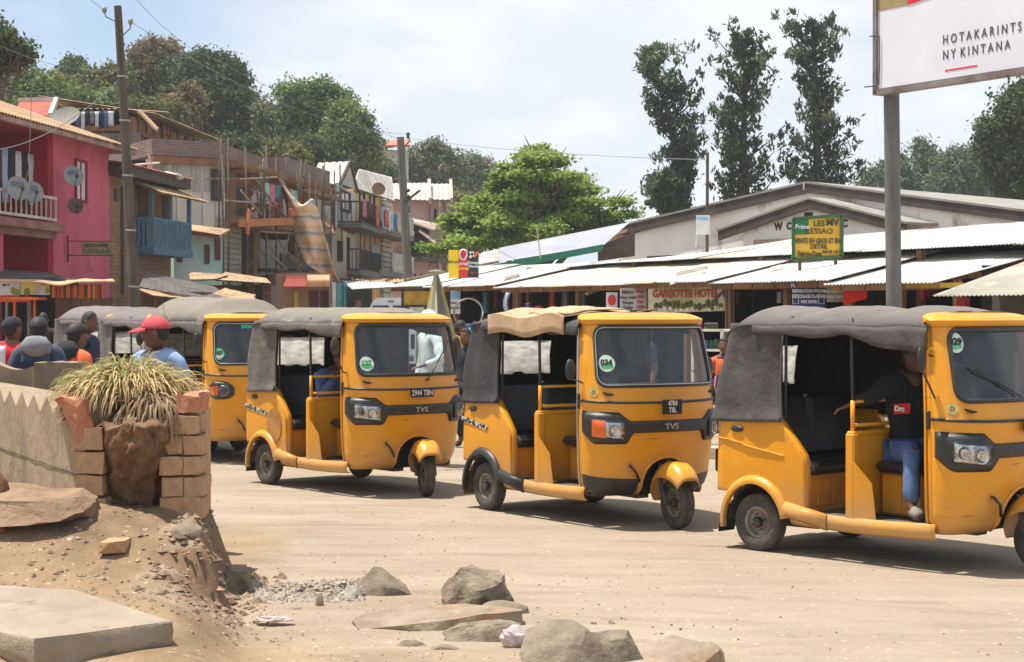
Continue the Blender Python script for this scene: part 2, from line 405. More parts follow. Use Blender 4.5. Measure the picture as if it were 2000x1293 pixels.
# ================================================================ ground, hill
def sstep(a, b, x):
 t = min(1, max(0, (x - a) / (b - a))); return t * t * (3 - 2 * t)
def bank_x(y):   # right-hand foot of the raised bank in the left foreground
 if y > 10.4: return -1.64 - (y - 10.4) * .6
 return -1.64 if y > 9.8 else -1.64 + (9.8 - y) * .27 + .05 * math.sin(y * 3)
def gh(x, y):
 """height of the ground"""
 z = .012 * nz(x * .9, y * .9) + .003 * nz(x * 3, y * 3, 2)
 if y < 16 and x < 3:
  e = bank_x(y) + .05 * nz(x * 2, y * 2, 7) ; side = 1 - sstep(e - (.24 if y > 9.4 else .5), e, x)
  up = .16 * sstep(7.0, 8.6, y) + .30 * sstep(8.8, 10.1, y)
  z += side * up * (1 - sstep(11.2, 12.6, y + .0 * x)) + side * .05
  z += .05 * sstep(-2.1, -2.9, x) * sstep(9.2, 10, y) * (1 - sstep(11.2, 12.6, y))
  z += .02 * side * nz(x * 5, y * 5, 4) + (sstep(e - .75, e - .3, x) * (1 - sstep(e, e + .2, x))) * sstep(8.6, 9.6, y) * (.07 * nz(x * 3.2, y * 3.2, 11) + .05 * nz(x * 8, y * 8, 3) + .025 * nz(x * 17, y * 17, 5))
  # spoil sloping off the strip of rocks
  z += .05 * (1 - sstep(.0, 1.3, x)) * (1 - sstep(8.0, 8.9, y)) + .02 * nz(x * 4, y * 4, 9) * (1 - sstep(8.6, 9.4, y))
 return z
def axis_pts(segs):
 out = []
 for a, b, st in segs:
  n = max(1, int(round((b - a) / st))); out += [a + (b - a) * i / n for i in range(n)]
 out.append(segs[-1][1]); return out
xs = axis_pts([(-260, -60, 40), (-60, -14, 3), (-14, -4.4, .5), (-4.4, 2.6, .055), (2.6, 7, .3), (7, 16, 1), (16, 60, 4), (60, 260, 40)])
ys = axis_pts([(-30, 4, 4), (4, 6.8, .25), (6.8, 13, .055), (13, 30, .5), (30, 70, 2), (70, 150, 10), (150, 300, 50)])
vv = np.array([(x, y, gh(x, y)) for y in ys for x in xs]); nx_ = len(xs)
qq = np.array([(j * nx_ + i, j * nx_ + i + 1, (j + 1) * nx_ + i + 1, (j + 1) * nx_ + i) for j in range(len(ys) - 1) for i in range(nx_ - 1)])
def dust_mat():
 m = bpy.data.materials.new('dusty_earth'); m.use_nodes = True; t = m.node_tree; P = t.nodes['Principled BSDF']; P.inputs['Roughness'].default_value = .95
 P.inputs['Specular IOR Level'].default_value = .15
 N = t.nodes.new; K = t.links.new
 tcn = N('ShaderNodeTexCoord')
 def noi(sc, st=(1, 1, 1), d=6, ro=.6, rot=0):
  mp_ = N('ShaderNodeMapping'); mp_.inputs['Scale'].default_value = st; mp_.inputs['Rotation'].default_value = (0, 0, rot); K(tcn.outputs['Object'], mp_.inputs[0])
  n = N('ShaderNodeTexNoise'); n.inputs['Scale'].default_value = sc; n.inputs['Detail'].default_value = d; n.inputs['Roughness'].default_value = ro; K(mp_.outputs[0], n.inputs['Vector']); return n.outputs[0]
 def ramp(src, *st):
  r = N('ShaderNodeValToRGB'); e = r.color_ramp.elements
  while len(e) < len(st): e.new(.5)
  for k, (p, c) in enumerate(st): e[k].position = p; e[k].color = (*c, 1) if len(c) == 3 else c
  K(src, r.inputs[0]); return r.outputs[0]
 def mixc(f, a, b, mode='MIX', fac=None):
  x = N('ShaderNodeMixRGB'); x.blend_type = mode
  if f is not None: K(f, x.inputs[0])
  else: x.inputs[0].default_value = fac
  K(a, x.inputs[1]) if not isinstance(a, tuple) else setattr(x.inputs[1], 'default_value', a)
  K(b, x.inputs[2]) if not isinstance(b, tuple) else setattr(x.inputs[2], 'default_value', b)
  return x.outputs[0]
 road = ramp(noi(.55, (1, 1.6, 1)), (.3, srgb(142, 127, 108)), (.55, srgb(154, 139, 119)), (.75, srgb(166, 151, 132)))
 earth = ramp(noi(1.6), (.3, srgb(114, 93, 70)), (.5, srgb(144, 120, 94)), (.72, srgb(164, 141, 113)))
 # the bank: earth, browner; the road: paler packed dust
 sx = N('ShaderNodeSeparateXYZ'); K(tcn.outputs['Object'], sx.inputs[0])
 wob = noi(1.1)
 a = N('ShaderNodeMath'); a.operation = 'MULTIPLY_ADD'; a.inputs[1].default_value = 1.6; K(wob, a.inputs[0]); K(sx.outputs[0], a.inputs[2])
 yy = N('ShaderNodeMath'); yy.operation = 'MULTIPLY_ADD'; yy.inputs[1].default_value = 1.15; K(sx.outputs[1], yy.inputs[0]); K(a.outputs[0], yy.inputs[2])
 r1 = N('ShaderNodeMapRange'); r1.inputs[1].default_value = 8.6; r1.inputs[2].default_value = 10.4; r1.inputs[3].default_value = 1; r1.inputs[4].default_value = 0; K(yy.outputs[0], r1.inputs[0])
 xm = N('ShaderNodeMapRange'); xm.inputs[1].default_value = -1.3; xm.inputs[2].default_value = -.6; xm.inputs[3].default_value = 1; xm.inputs[4].default_value = 0; K(a.outputs[0], xm.inputs[0])
 mxm = N('ShaderNodeMath'); mxm.operation = 'MAXIMUM'; K(r1.outputs[0], mxm.inputs[0]); K(xm.outputs[0], mxm.inputs[1])
 yl = N('ShaderNodeMapRange'); yl.inputs[1].default_value = 12.5; yl.inputs[2].default_value = 14; yl.inputs[3].default_value = 1; yl.inputs[4].default_value = 0; K(sx.outputs[1], yl.inputs[0])
 mm = N('ShaderNodeMath'); mm.operation = 'MULTIPLY'; K(mxm.outputs[0], mm.inputs[0]); K(yl.outputs[0], mm.inputs[1])
 col = mixc(mm.outputs[0], road, earth)
 # steep, crumbling earth shows dark
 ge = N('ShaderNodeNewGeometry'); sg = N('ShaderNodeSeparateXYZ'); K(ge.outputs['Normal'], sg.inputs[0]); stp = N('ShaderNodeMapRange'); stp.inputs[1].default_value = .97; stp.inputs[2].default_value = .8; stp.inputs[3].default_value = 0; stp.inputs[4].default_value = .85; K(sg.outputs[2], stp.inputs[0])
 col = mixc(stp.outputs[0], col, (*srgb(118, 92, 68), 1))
 # tyre streaks running with the traffic
 inv = N('ShaderNodeMath'); inv.operation = 'SUBTRACT'; inv.inputs[0].default_value = 1; K(mm.outputs[0], inv.inputs[1])
 def road_only(o):
  k = N('ShaderNodeMath'); k.operation = 'MULTIPLY'; K(o, k.inputs[0]); K(inv.outputs[0], k.inputs[1]); return k.outputs[0]
 st = ramp(noi(1.0, (.55, 5.5, 1), 5, .55, R(14)), (.47, (0, 0, 0)), (.62, (1, 1, 1)))
 col = mixc(road_only(st), col, mixc(None, col, (*srgb(176, 160, 141), 1), fac=.2))
 st2 = ramp(noi(.8, (.5, 6.0, 1), 6, .6, R(20)), (.56, (0, 0, 0)), (.66, (1, 1, 1)))
 col = mixc(road_only(st2), col, mixc(None, col, (*srgb(146, 124, 104), 1), fac=.22))
 for rot, sc_, fa in ((R(8), .42, .26), (R(24), .6, .2)):
  mpw = N('ShaderNodeMapping'); mpw.inputs['Rotation'].default_value = (0, 0, rot); K(tcn.outputs['Object'], mpw.inputs[0])
  w = N('ShaderNodeTexWave'); w.bands_direction = 'Y'; w.inputs['Scale'].default_value = sc_; w.inputs['Distortion'].default_value = 5.5; w.inputs['Detail'].default_value = 3; w.inputs['Detail Scale'].default_value = .6; K(mpw.outputs[0], w.inputs[0])
  rr_ = ramp(w.outputs['Fac'], (.86, (0, 0, 0)), (.97, (1, 1, 1))); bk = ramp(noi(.9), (.45, (0, 0, 0)), (.6, (1, 1, 1))); mk = N('ShaderNodeMath'); mk.operation = 'MULTIPLY'; K(rr_, mk.inputs[0]); K(bk, mk.inputs[1])
  col = mixc(road_only(mk.outputs[0]), col, mixc(None, col, (*srgb(112, 96, 80), 1), fac=fa))
 spk = ramp(noi(34, d=3), (.62, (0, 0, 0)), (.70, (1, 1, 1)))
 col = mixc(spk, col, mixc(None, col, (*srgb(100, 84, 70), 1), fac=.5))
 spk2 = ramp(noi(21, d=4), (.30, (1, 1, 1)), (.37, (0, 0, 0)))
 col = mixc(spk2, col, mixc(None, col, (*srgb(216, 204, 186), 1), fac=.5))
 K(col, P.inputs['Base Color'])
 b1 = N('ShaderNodeBump'); b1.inputs['Strength'].default_value = .55; b1.inputs['Distance'].default_value = .04; K(noi(3.2, (1, 1.8, 1), 10, .68), b1.inputs['Height'])
 b2 = N('ShaderNodeBump'); b2.inputs['Strength'].default_value = .5; b2.inputs['Distance'].default_value = .012; K(noi(26, d=8, ro=.7), b2.inputs['Height']); K(b1.outputs[0], b2.inputs['Normal'])
 K(b2.outputs[0], P.inputs['Normal']); return m
DUST = dust_mat()
gr = fast_mesh('ground', vv, qq, DUST); tag(gr, kind='structure')
gr.data.polygons.foreach_set('use_smooth', [True] * len(gr.data.polygons))
# wooded hill behind the houses on the left
def hillz(x, y):
 return 10 * sstep(3, 48, -x - 6 + (y - 60) * .10 - .0) * sstep(50, 105, y + (-x) * .25) + 3.5 * sstep(95, 170, y) * (1 - sstep(20, 70, x)) + .8 * nz(x * .06, y * .06)
hx = axis_pts([(-140, -8, 4), (-8, 90, 7)]); hy = axis_pts([(48, 120, 4), (120, 260, 14)])
vv = np.array([(x, y, max(-.8, hillz(x, y)) if (x > -139 and y > 49) else -1) for y in hy for x in hx]); nx_ = len(hx)
qq = np.array([(j * nx_ + i, j * nx_ + i + 1, (j + 1) * nx_ + i + 1, (j + 1) * nx_ + i) for j in range(len(hy) - 1) for i in range(nx_ - 1)])
hm = mat('hill_scrub', srgb(70, 84, 40), srgb(104, 102, 56), scale=.25, rough=1, c3=srgb(136, 110, 76), c3s=.5, bump=1, bscale=1.5)
tag(fast_mesh('hill', vv, qq, hm), kind='structure')
# ================================================================ auto rickshaws
Y1 = srgb(230, 154, 4); Y2 = srgb(216, 142, 4)
def paint_mat():
 m = mat('dusty_yellow_paint', Y1, Y2, scale=1.7, rough=.38, c3=srgb(204, 146, 50), c3s=9, c3lo=.6, c3hi=.8, bump=.05, bscale=5, coat=.12)
 t = m.node_tree; P = t.nodes['Principled BSDF']; N = t.nodes.new; K = t.links.new; src = P.inputs['Base Color'].links[0].from_socket
 tcn = N('ShaderNodeTexCoord'); sx = N('ShaderNodeSeparateXYZ'); K(tcn.outputs['Object'], sx.inputs[0])
 n = N('ShaderNodeTexNoise'); n.inputs['Scale'].default_value = 4.5; n.inputs['Detail'].default_value = 8; n.inputs['Roughness'].default_value = .7; K(tcn.outputs['Object'], n.inputs['Vector'])
 a = N('ShaderNodeMath'); a.operation = 'MULTIPLY_ADD'; a.inputs[1].default_value = .9; K(n.outputs[0], a.inputs[0]); K(sx.outputs[2], a.inputs[2])
 r = N('ShaderNodeMapRange'); r.inputs[1].default_value = .62; r.inputs[2].default_value = 1.0; r.inputs[3].default_value = .8; r.inputs[4].default_value = .06; K(a.outputs[0], r.inputs[0])
 x = N('ShaderNodeMixRGB'); x.inputs[2].default_value = (*srgb(176, 142, 96), 1); K(r.outputs[0], x.inputs[0]); K(src, x.inputs[1])
 mp_ = N('ShaderNodeMapping'); mp_.inputs['Scale'].default_value = (3, 3, 40); mp_.inputs['Rotation'].default_value = (.2, .35, 0); K(tcn.outputs['Object'], mp_.inputs[0])
 n2 = N('ShaderNodeTexNoise'); n2.inputs['Scale'].default_value = 1.4; n2.inputs['Detail'].default_value = 4; K(mp_.outputs[0], n2.inputs['Vector'])
 r2 = N('ShaderNodeMapRange'); r2.inputs[1].default_value = .68; r2.inputs[2].default_value = .73; K(n2.outputs[0], r2.inputs[0])
 y = N('ShaderNodeMixRGB'); y.inputs[2].default_value = (*srgb(150, 100, 44), 1); K(r2.outputs[0], y.inputs[0]); K(x.outputs[0], y.inputs[1]); K(y.outputs[0], P.inputs['Base Color'])
 return m
def tuk_mats():
 m = {}
 m['paint'] = paint_mat()
 m['paint_low'] = m['paint']
 m['black'] = mat('black_plastic', (.018, .018, .02), (.035, .034, .034), scale=6, rough=.45)
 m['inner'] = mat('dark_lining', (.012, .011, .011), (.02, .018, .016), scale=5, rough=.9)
 m['canvas'] = mat('grey_canvas', srgb(80, 74, 71), srgb(64, 60, 57), scale=3, rough=.82, bump=.5, bscale=14, c3=srgb(108, 99, 90), c3s=5, c3lo=.55, c3hi=.85)
 m['canvas_dark'] = mat('charcoal_canvas', srgb(62, 60, 60), srgb(50, 48, 48), scale=4, rough=.8, bump=.5, bscale=16)
 m['canvas_pale'] = mat('faded_grey_canvas', srgb(102, 94, 86), srgb(82, 76, 71), scale=3, rough=.85, bump=.5, bscale=14, c3=srgb(128, 116, 100), c3s=6)
 m['seat'] = mat('black_vinyl', (.014, .014, .015), (.025, .024, .024), scale=5, rough=.28, bump=.3, bscale=12)
 m['tyre'] = mat('dusty_tyre', (.045, .04, .035), (.1, .085, .065), scale=9, rough=.92, bump=.4, bscale=30)
 m['rim'] = mat('dusty_rim', srgb(150, 142, 126), srgb(104, 94, 78), scale=14, rough=.6, metal=.35)
 m['hub'] = mat('grimy_hub', srgb(90, 80, 66), srgb(60, 52, 44), scale=18, rough=.7, metal=.3)
 m['chrome'] = mat('dull_chrome', (.55, .55, .55), rough=.3, metal=1)
 m['lens'] = glass_mat('lamp_lens', (.95, .95, .95), rough=.05, dirt=.05)
 m['reflector'] = mat('lamp_reflector', (.75, .74, .72), (.35, .34, .33), scale=22, rough=.18, metal=.9, detail=1)
 m['bulb'] = mat('bulb_glass', (.8, .8, .78), rough=.1)
 m['orange'] = mat('orange_lens', (.75, .13, .01), rough=.15, coat=.6)
 m['screen'] = glass_mat('windscreen_glass', (.80, .86, .88), rough=.015, dirt=.07, dirtcol=(.42, .46, .47))
 m['plastic_window'] = glass_mat('cloudy_plastic', (.75, .72, .66), rough=.25, dirt=.5, dirtcol=(.8, .76, .68))
 m['plate'] = mat('plate_black', (.01, .01, .012), rough=.4)
 m['plate_white'] = mat('plate_white', (.7, .7, .68), rough=.4)
 m['ink'] = mat('ink_dark', (.01, .02, .015), rough=.6)
 m['ink_green'] = mat('ink_green', (.02, .28, .06), rough=.6)
 m['sticker'] = mat('sticker_white', srgb(214, 228, 214), rough=.5)
 m['sticker_green'] = mat('sticker_green', srgb(100, 190, 130), rough=.5)
 m['floor'] = mat('dusty_floor', (.06, .05, .04), (.12, .1, .075), scale=6, rough=.9)
 m['silver'] = mat('silver_letters', (.5, .5, .48), rough=.35, metal=.7)
 m['rust'] = mat('rusty_primer', srgb(150, 105, 60), srgb(184, 130, 60), scale=7, rough=.85)
 m['shaft'] = mat('grimy_steel', (.05, .045, .04), (.11, .09, .07), scale=10, rough=.6, metal=.4)
 return m
def sunlit_top(m, z0, z1, col, k):
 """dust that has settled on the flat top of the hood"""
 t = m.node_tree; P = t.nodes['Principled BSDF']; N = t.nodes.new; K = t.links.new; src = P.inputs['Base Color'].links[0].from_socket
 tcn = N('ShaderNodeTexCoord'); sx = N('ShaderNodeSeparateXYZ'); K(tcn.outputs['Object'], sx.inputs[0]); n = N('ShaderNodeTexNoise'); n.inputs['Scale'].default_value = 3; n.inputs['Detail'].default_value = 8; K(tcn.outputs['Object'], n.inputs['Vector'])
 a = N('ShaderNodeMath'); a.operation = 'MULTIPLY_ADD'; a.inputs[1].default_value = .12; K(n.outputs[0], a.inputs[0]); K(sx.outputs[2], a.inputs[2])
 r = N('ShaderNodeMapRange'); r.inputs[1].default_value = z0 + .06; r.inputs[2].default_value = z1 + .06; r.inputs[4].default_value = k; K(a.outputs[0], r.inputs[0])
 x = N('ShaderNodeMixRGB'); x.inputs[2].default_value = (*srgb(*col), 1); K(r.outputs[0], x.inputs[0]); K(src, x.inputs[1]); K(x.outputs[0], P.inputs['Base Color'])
TM = tuk_mats()
sunlit_top(TM['canvas'], 1.62, 1.72, (128, 119, 111), .6); sunlit_top(TM['canvas_pale'], 1.62, 1.72, (138, 127, 112), .65); sunlit_top(TM['canvas_dark'], 1.6, 1.7, (100, 95, 90), .5)  # sunlight on the hood tops, blended into the canvas colours
def lerp_tab(tab, z):
 if z <= tab[0][0]: return tab[0][1:]
 for a, b in zip(tab, tab[1:]):
  if z <= b[0]:
   t = (z - a[0]) / (b[0] - a[0]); return tuple(p + (q - p) * t for p, q in zip(a[1:], b[1:]))
 return tab[-1][1:]
#            z     halfwidth  nose x   corner x
CAB = [(.25, .53, 1.60, 1.44), (.30, .575, 1.68, 1.45), (.38, .60, 1.72, 1.455), (.55, .613, 1.765, 1.46), (.75, .62, 1.80, 1.46), (.97, .62, 1.805, 1.46),
       (1.03, .615, 1.785, 1.455), (1.12, .612, 1.76, 1.45), (1.3, .60, 1.705, 1.435), (1.5, .585, 1.64, 1.42), (1.6, .575, 1.61, 1.41), (1.66, .57, 1.60, 1.40)]
def cabS(u, z, off=0.0):
 w, xn, xc = lerp_tab(CAB, z)
 def pt(u):
  a = u * math.pi / 2
  return Vector((xc + (xn - xc) * max(0.0, math.cos(a)) ** .72, w * math.copysign(abs(math.sin(a)) ** .86, u), z))
 p = pt(u)
 if off:
  e = .02; d = pt(min(1, u + e)) - pt(max(-1, u - e)); n = Vector((d.y, -d.x, 0)).normalized()
  p = p + n * off
 return p
def yu(y, z=.9):
 w = lerp_tab(CAB, z)[0]; return math.copysign(math.asin(min(1, (abs(y) / w) ** (1 / .86))) / (math.pi / 2), y)
# windscreen outline in (u, z): rounded rectangle, narrower at the top corners
WZ0, WZ1, WU = 1.125, 1.585, .73
def in_screen(u, z, grow=0.0):
 zc = (WZ0 + WZ1) / 2; hz = (WZ1 - WZ0) / 2 + grow; y = u * 0.62; hy = WU * .62 + grow
 r = .085; dx = max(0, abs(y) - (hy - r)); dz = max(0, abs(z - zc - 0) - (hz - r))
 return dx * dx + dz * dz < r * r and abs(y) < hy and abs(z - zc) < hz
def screen_loop(n=64, grow=0.0):
 zc = (WZ0 + WZ1) / 2; hz = (WZ1 - WZ0) / 2 + grow; hy = WU * .62 + grow; r = .085; out = []
 for (cx, cz, a0) in ((hy - r, hz - r, 0), (-hy + r, hz - r, 90), (-hy + r, -hz + r, 180), (hy - r, -hz + r, 270)):
  for k in range(9):
   a = R(a0 + 90 * k / 8); out.append(((cx + r * math.cos(a)) / .62, zc + cz + r * math.sin(a)))
 res = []
 for i, a in enumerate(out):
  b = out[(i + 1) % len(out)]; m = max(1, int(abs(a[0] - b[0]) * 14))
  for k in range(m): res.append((a[0] + (b[0] - a[0]) * k / m, a[1] + (b[1] - a[1]) * k / m))
 return res
def patch(mb, u0, u1, zlo, zhi, off, nu=16, nv=6, edge=.004):
 """a piece laid on the cab's skin, domed out by off"""
 def fn(a, b):
  u = u0 + (u1 - u0) * a; l, h = zlo(u), zhi(u); z = l + (h - l) * b
  k = min(1, min(a * nu, (1 - a) * nu, b * nv, (1 - b) * nv))
  return cabS(u, z, edge + (off - edge) * (1 if k > .5 else 0))
 mb.grid(fn, nu, nv)
def make_wheel(root, name, loc, rot_z=0.0, width=.105, rad=.205, cover=False, lean=0.0):
 """wheel > tyre, rim; axis along local y"""
 w = bpy.data.objects.new(name, None); COL.objects.link(w); w.parent = root; w.location = loc; w.rotation_euler = (lean, 0, rot_z)
 h = width / 2; r = rad; ri = .108
 prof = [(ri, -h * .55), (ri + .012, -h * .8), (r * .75, -h * 1.02), (r * .9, -h * .95), (r * .965, -h * .78)]
 for k, t in enumerate((-.62, -.54, -.5, -.28, -.24, -.04, .04, .24, .28, .5, .54, .62)):
  prof.append((r * (1.0 if k in (1, 2, 4, 5, 6, 7, 9, 10) else 1.0) - (.006 if k in (0, 3, 8, 11) else 0) - .008 * t * t, h * t))
 prof += [(r * .965, h * .78), (r * .9, h * .95), (r * .75, h * 1.02), (ri + .012, h * .8), (ri, h * .55), (ri, -h * .55)]
 t = MB().lathe(prof, n=40).build('tyre', TM['tyre'], w, smooth=True, angle=40)
 m = MB()
 for sgn in (-1, 1):
  m.lathe([(ri + .006, sgn * h * .62), (ri + .004, sgn * h * .72), (ri - .012, sgn * h * .62), (ri - .02, sgn * h * .2), (.062, sgn * h * .12), (.052, sgn * h * .34), (.03, sgn * h * .34)], n=28)
 m.lathe([(ri, -h * .6), (ri, h * .6)], n=28)
 m.build('rim', TM['rim'], w, smooth=True, angle=35)
 hb = MB().lathe([(.04, -h * .75), (.04, h * .75)], n=16)
 hb.lathe([(.0001, -h * 1.0), (.028, -h * 1.0), (.034, -h * .75), (.034, h * .75), (.028, h * 1.0), (.0001, h * 1.0)], n=16)
 for k in range(4):
  a = k * math.pi / 2 + .4
  for sg in (-1, 1): hb.lathe([(.0001, sg * h * .5), (.008, sg * h * .5), (.008, sg * h * .3)], c=(.055 * math.cos(a), 0, .055 * math.sin(a)), n=6)
 hb.build('hub', TM['hub'], w, smooth=True, angle=35)
 return w
def arc_rect(x0, x1, z0, z1):  # helper for raised frames
 return [(x0, z0), (x1, z0), (x1, z1), (x0, z1)]

def make_tuk(label, loc, fwd_deg, plate=('2944 TBN',), permit='127', canvas='canvas', lamp='wide', arch='paint', skirt='paint', indicator=False,
             brand=True, rust=False, cover=False, steer=0.0, big_text=None, crown=1.71, sag=.05, seed=1, wiper=True, mirror_h=1.38, mirror_y=-.68,
             plate_y=.0, permit_at=(-.36, 1.23), permit_green=False, oval=False, curtain=1.36, stripe=True, group='yellow auto rickshaws on the dusty square'):
 rd = random.Random(seed)
 root = thing('auto_rickshaw', label, 'auto rickshaw', loc, fwd_deg, group)
 P = TM['paint']; K = TM['black']
 # ---- front cab shell with the windscreen opening and the wheel arch at the nose
 cab = MB()
 def nose_cut(u, z):
  y = u * .9
  return (z < .60 and (y / .165) ** 2 + (max(0, z - .36) / .19) ** 2 < 1)
 zs0, zs1 = .25, 1.66
 cab.grid(lambda a, b: cabS(-1 + 2 * a, zs0 + (zs1 - zs0) * b), 88, 94, keep=lambda a, b: not in_screen(-1 + 2 * a, zs0 + (zs1 - zs0) * b) and not nose_cut(-1 + 2 * a, zs0 + (zs1 - zs0) * b))
 # brow above the screen and roof cap
 def brow(a, b):
  u = -1 + 2 * a
  if b < .4:
   t = b / .4; p = cabS(u, 1.60 + .05 * t, .004 + .032 * math.sin(t * math.pi / 2)); return p
  t = (b - .4) / .6; p = cabS(u, 1.65, .036); q = Vector((1.36, p.y * .96, 0))
  f = t; x = p.x + (q.x - p.x) * f; y = p.y + (q.y - p.y) * f
  return Vector((x, y, 1.645 + (.042 * (1 - abs(u) ** 4) + .012) * math.sin(f * math.pi / 2)))
 cab.grid(brow, 40, 14)
 # door side returns
 for s in (-1, 1):
  cab.grid(lambda a, b: Vector((lerp_tab(CAB, zs0 + (zs1 - zs0) * b)[2] - .05 * a, s * (lerp_tab(CAB, zs0 + (zs1 - zs0) * b)[0] - .012 * a), zs0 + (zs1 - zs0) * b)), 1, 24)
 cab_o = solid(cab.build('cab', P, root, smooth=True, angle=50), .008)
 # dashboard bulk inside the nose
 d = MB(); d.grid(lambda a, b: Vector((1.70 - .22 * b, -.54 + 1.08 * a, 1.06 + .03 * math.sin(b * 3))), 6, 4)
 d.grid(lambda a, b: Vector((1.48, -.54 + 1.08 * a, .45 + .61 * b)), 4, 4)
 solid(d.build('dashboard', TM['inner'], root, smooth=True), .01)
 hb = MB(); hb.tube([(1.42, -.3, 1.07), (1.46, -.14, 1.1), (1.5, 0, 1.1), (1.46, .14, 1.1), (1.42, .3, 1.07)], .012); hb.tube([(1.5, 0, 1.1), (1.62, 0, .7)], .02)
 hb.build('handlebar', K, root, smooth=True)
 # glass, rubber seal
 g = MB(); g.grid(lambda a, b: cabS((-1 + 2 * a) * (WU + .02), WZ0 - .01 + (WZ1 - WZ0 + .02) * b, -.006), 30, 10, keep=lambda a, b: in_screen((-1 + 2 * a) * (WU + .02), WZ0 - .01 + (WZ1 - WZ0 + .02) * b, .012))
 g.build('windscreen', TM['screen'], root, smooth=True)
 MB().loop([cabS(u, z, .003) for u, z in screen_loop()], .0165, 8).build('windscreen_seal', K, root, smooth=True)
 MB().loop([cabS(u, z, .0155) for u, z in screen_loop(grow=-.006)], .0045, 6).build('seal_bead', TM['chrome'] if seed % 2 else K, root, smooth=True)
 # trim strip below the screen
 t = MB(); t.tube([cabS(-1 + 2 * i / 30, 1.005 - .012 * math.cos(math.pi * i / 30 - math.pi / 2), .004) for i in range(31)], .011, 6)
 t.build('trim_strip', K, root, smooth=True)
 # lamp surround and lamps
 if lamp == 'wide':
  b = MB()
  def zl(u): 
   a = abs(u); return .755 if a < .33 else (.755 - .085 * min(1, (a - .33) / .05)) + (.10 * ((a - .78) / .22) ** 1.5 if a > .78 else 0)
  def zh(u):
   a = abs(u); return .85 if a < .36 else .85 + .07 * min(1, (a - .36) / .12) + .018 * max(0, a - .5)
  patch(b, -.985, .985, zl, zh, .026, nu=74, nv=6)
  solid(b.build('lamp_surround', K, root, smooth=True, angle=60), .006)
  for s in (-1, 1):
   l = MB(); a0, a1 = (.42, .80)
   def f(a, b_, o):
    u = s * (a0 + (a1 - a0) * a); lo = .705 + .028 * a; hi = .845 + .018 * a
    dome = .012 * (1 - (2 * a - 1) ** 4) * (1 - (2 * b_ - 1) ** 4)
    return cabS(u, lo + (hi - lo) * b_, o + dome)
   hl = MB(); hl.grid(lambda a, b_: f(a, b_, .036), 14, 8); hl_o = hl.build('headlight', TM['lens'], root, smooth=True)
   r = MB()
   cu = .50 if True else .5
   bowls = ((.53, .052), (.70, .046)) if not indicator else ((.53, .054),)
   r.grid(lambda a, b_: f(a, b_, .029) , 10, 6)
   for (uu, rr) in bowls:
    c = cabS(s * uu, .775 + (.02 if uu > .6 else 0), .040); nrm = (cabS(s * uu, .78, .05) - cabS(s * uu, .78, 0)).normalized()
    u_, w_ = ortho(nrm); M3 = Matrix((u_, w_, nrm)).transposed()
    r.lathe([(.001, -.006), (rr * .22, -.004), (rr * .5, -.002), (rr * .85, .002), (rr, .006), (rr * 1.04, .0)], c=c, axis='Z', n=20, M=M3)
   r.build('reflector', TM['reflector'], hl_o, smooth=True)
   if indicator:
    q = MB(); q.grid(lambda a, b_: f(.56 + .44 * a, b_, .042), 6, 6); q.build('indicator', TM['orange'], root, smooth=True)
   fr = MB(); fr.loop([f(a, b_, .036) for a, b_ in [(i / 8, 0) for i in range(8)] + [(1, i / 5) for i in range(5)] + [(1 - i / 8, 1) for i in range(8)] + [(0, 1 - i / 5) for i in range(5)]], .0055, 6)
   fr.build('lamp_rim', K, hl_o, smooth=True)
  if brand:
   c = cabS(0, .80, .029); lettering('TVS', .062, c, (0, 1, 0), TM['silver'], root, depth=.002, bold=.0012, name='badge', sx=1.35)
 else:
  for s in (-1, 1):
   b = MB(); u0, u1 = .40, .86
   def zl(u):
    a = (abs(u) - u0) / (u1 - u0); return .73 + .06 * abs(2 * a - 1) ** 4
   def zh(u):
    a = (abs(u) - u0) / (u1 - u0); return .92 + .03 * a - .07 * abs(2 * a - 1) ** 4
   patch(b, s * u0, s * u1, zl, zh, .03, nu=20, nv=8)
   pod = solid(b.build('lamp_surround', K, root, smooth=True, angle=60), .006)
   c = cabS(s * .57, .83, .042); nrm = (cabS(s * .57, .83, .05) - cabS(s * .57, .83, 0)).normalized(); u_, w_ = ortho(nrm); M3 = Matrix((u_, w_, nrm)).transposed()
   hl = MB().lathe([(.052, 0), (.04, .012), (.02, .018), (.0005, .02)], c=c, axis='Z', n=24, M=M3).build('headlight', TM['lens'], root, smooth=True)
   MB().lathe([(.054, .004), (.05, -.002), (.03, -.014), (.001, -.02)], c=c, axis='Z', n=24, M=M3).build('reflector', TM['reflector'], hl, smooth=True)
   MB().lathe([(.052, 0), (.058, .006), (.06, -.01)], c=c, axis='Z', n=24, M=M3).build('lamp_rim', TM['chrome'], hl, smooth=True)
   q = MB(); q.grid(lambda a, b_: cabS(s * (.66 + .16 * a), .775 + .035 * a * .3 + (.115 - .03 * a) * b_, .042), 6, 5); q.build('indicator', TM['orange'], root, smooth=True)
 # number plate
 z = 1.0 if lamp == 'wide' else 1.085
 hgt = .075 if len(plate) == 1 else .115; wdt = .26 if len(plate) == 1 else .19
 if lamp != 'wide': hgt = .06; wdt = .24
 c = cabS(yu(plate_y), z - (.045 if lamp == 'wide' else 0), .03); py_ = c.y
 tdir = (cabS(yu(plate_y) + .05, z, 0) - cabS(yu(plate_y) - .05, z, 0)).normalized()
 pl = MB().beam(c - tdir * wdt / 2, c + tdir * wdt / 2, .008, hgt).build('number_plate', TM['plate'] if lamp == 'wide' else TM['plate_white'], root)
 nn = tdir.cross(Vector((0, 0, 1)))
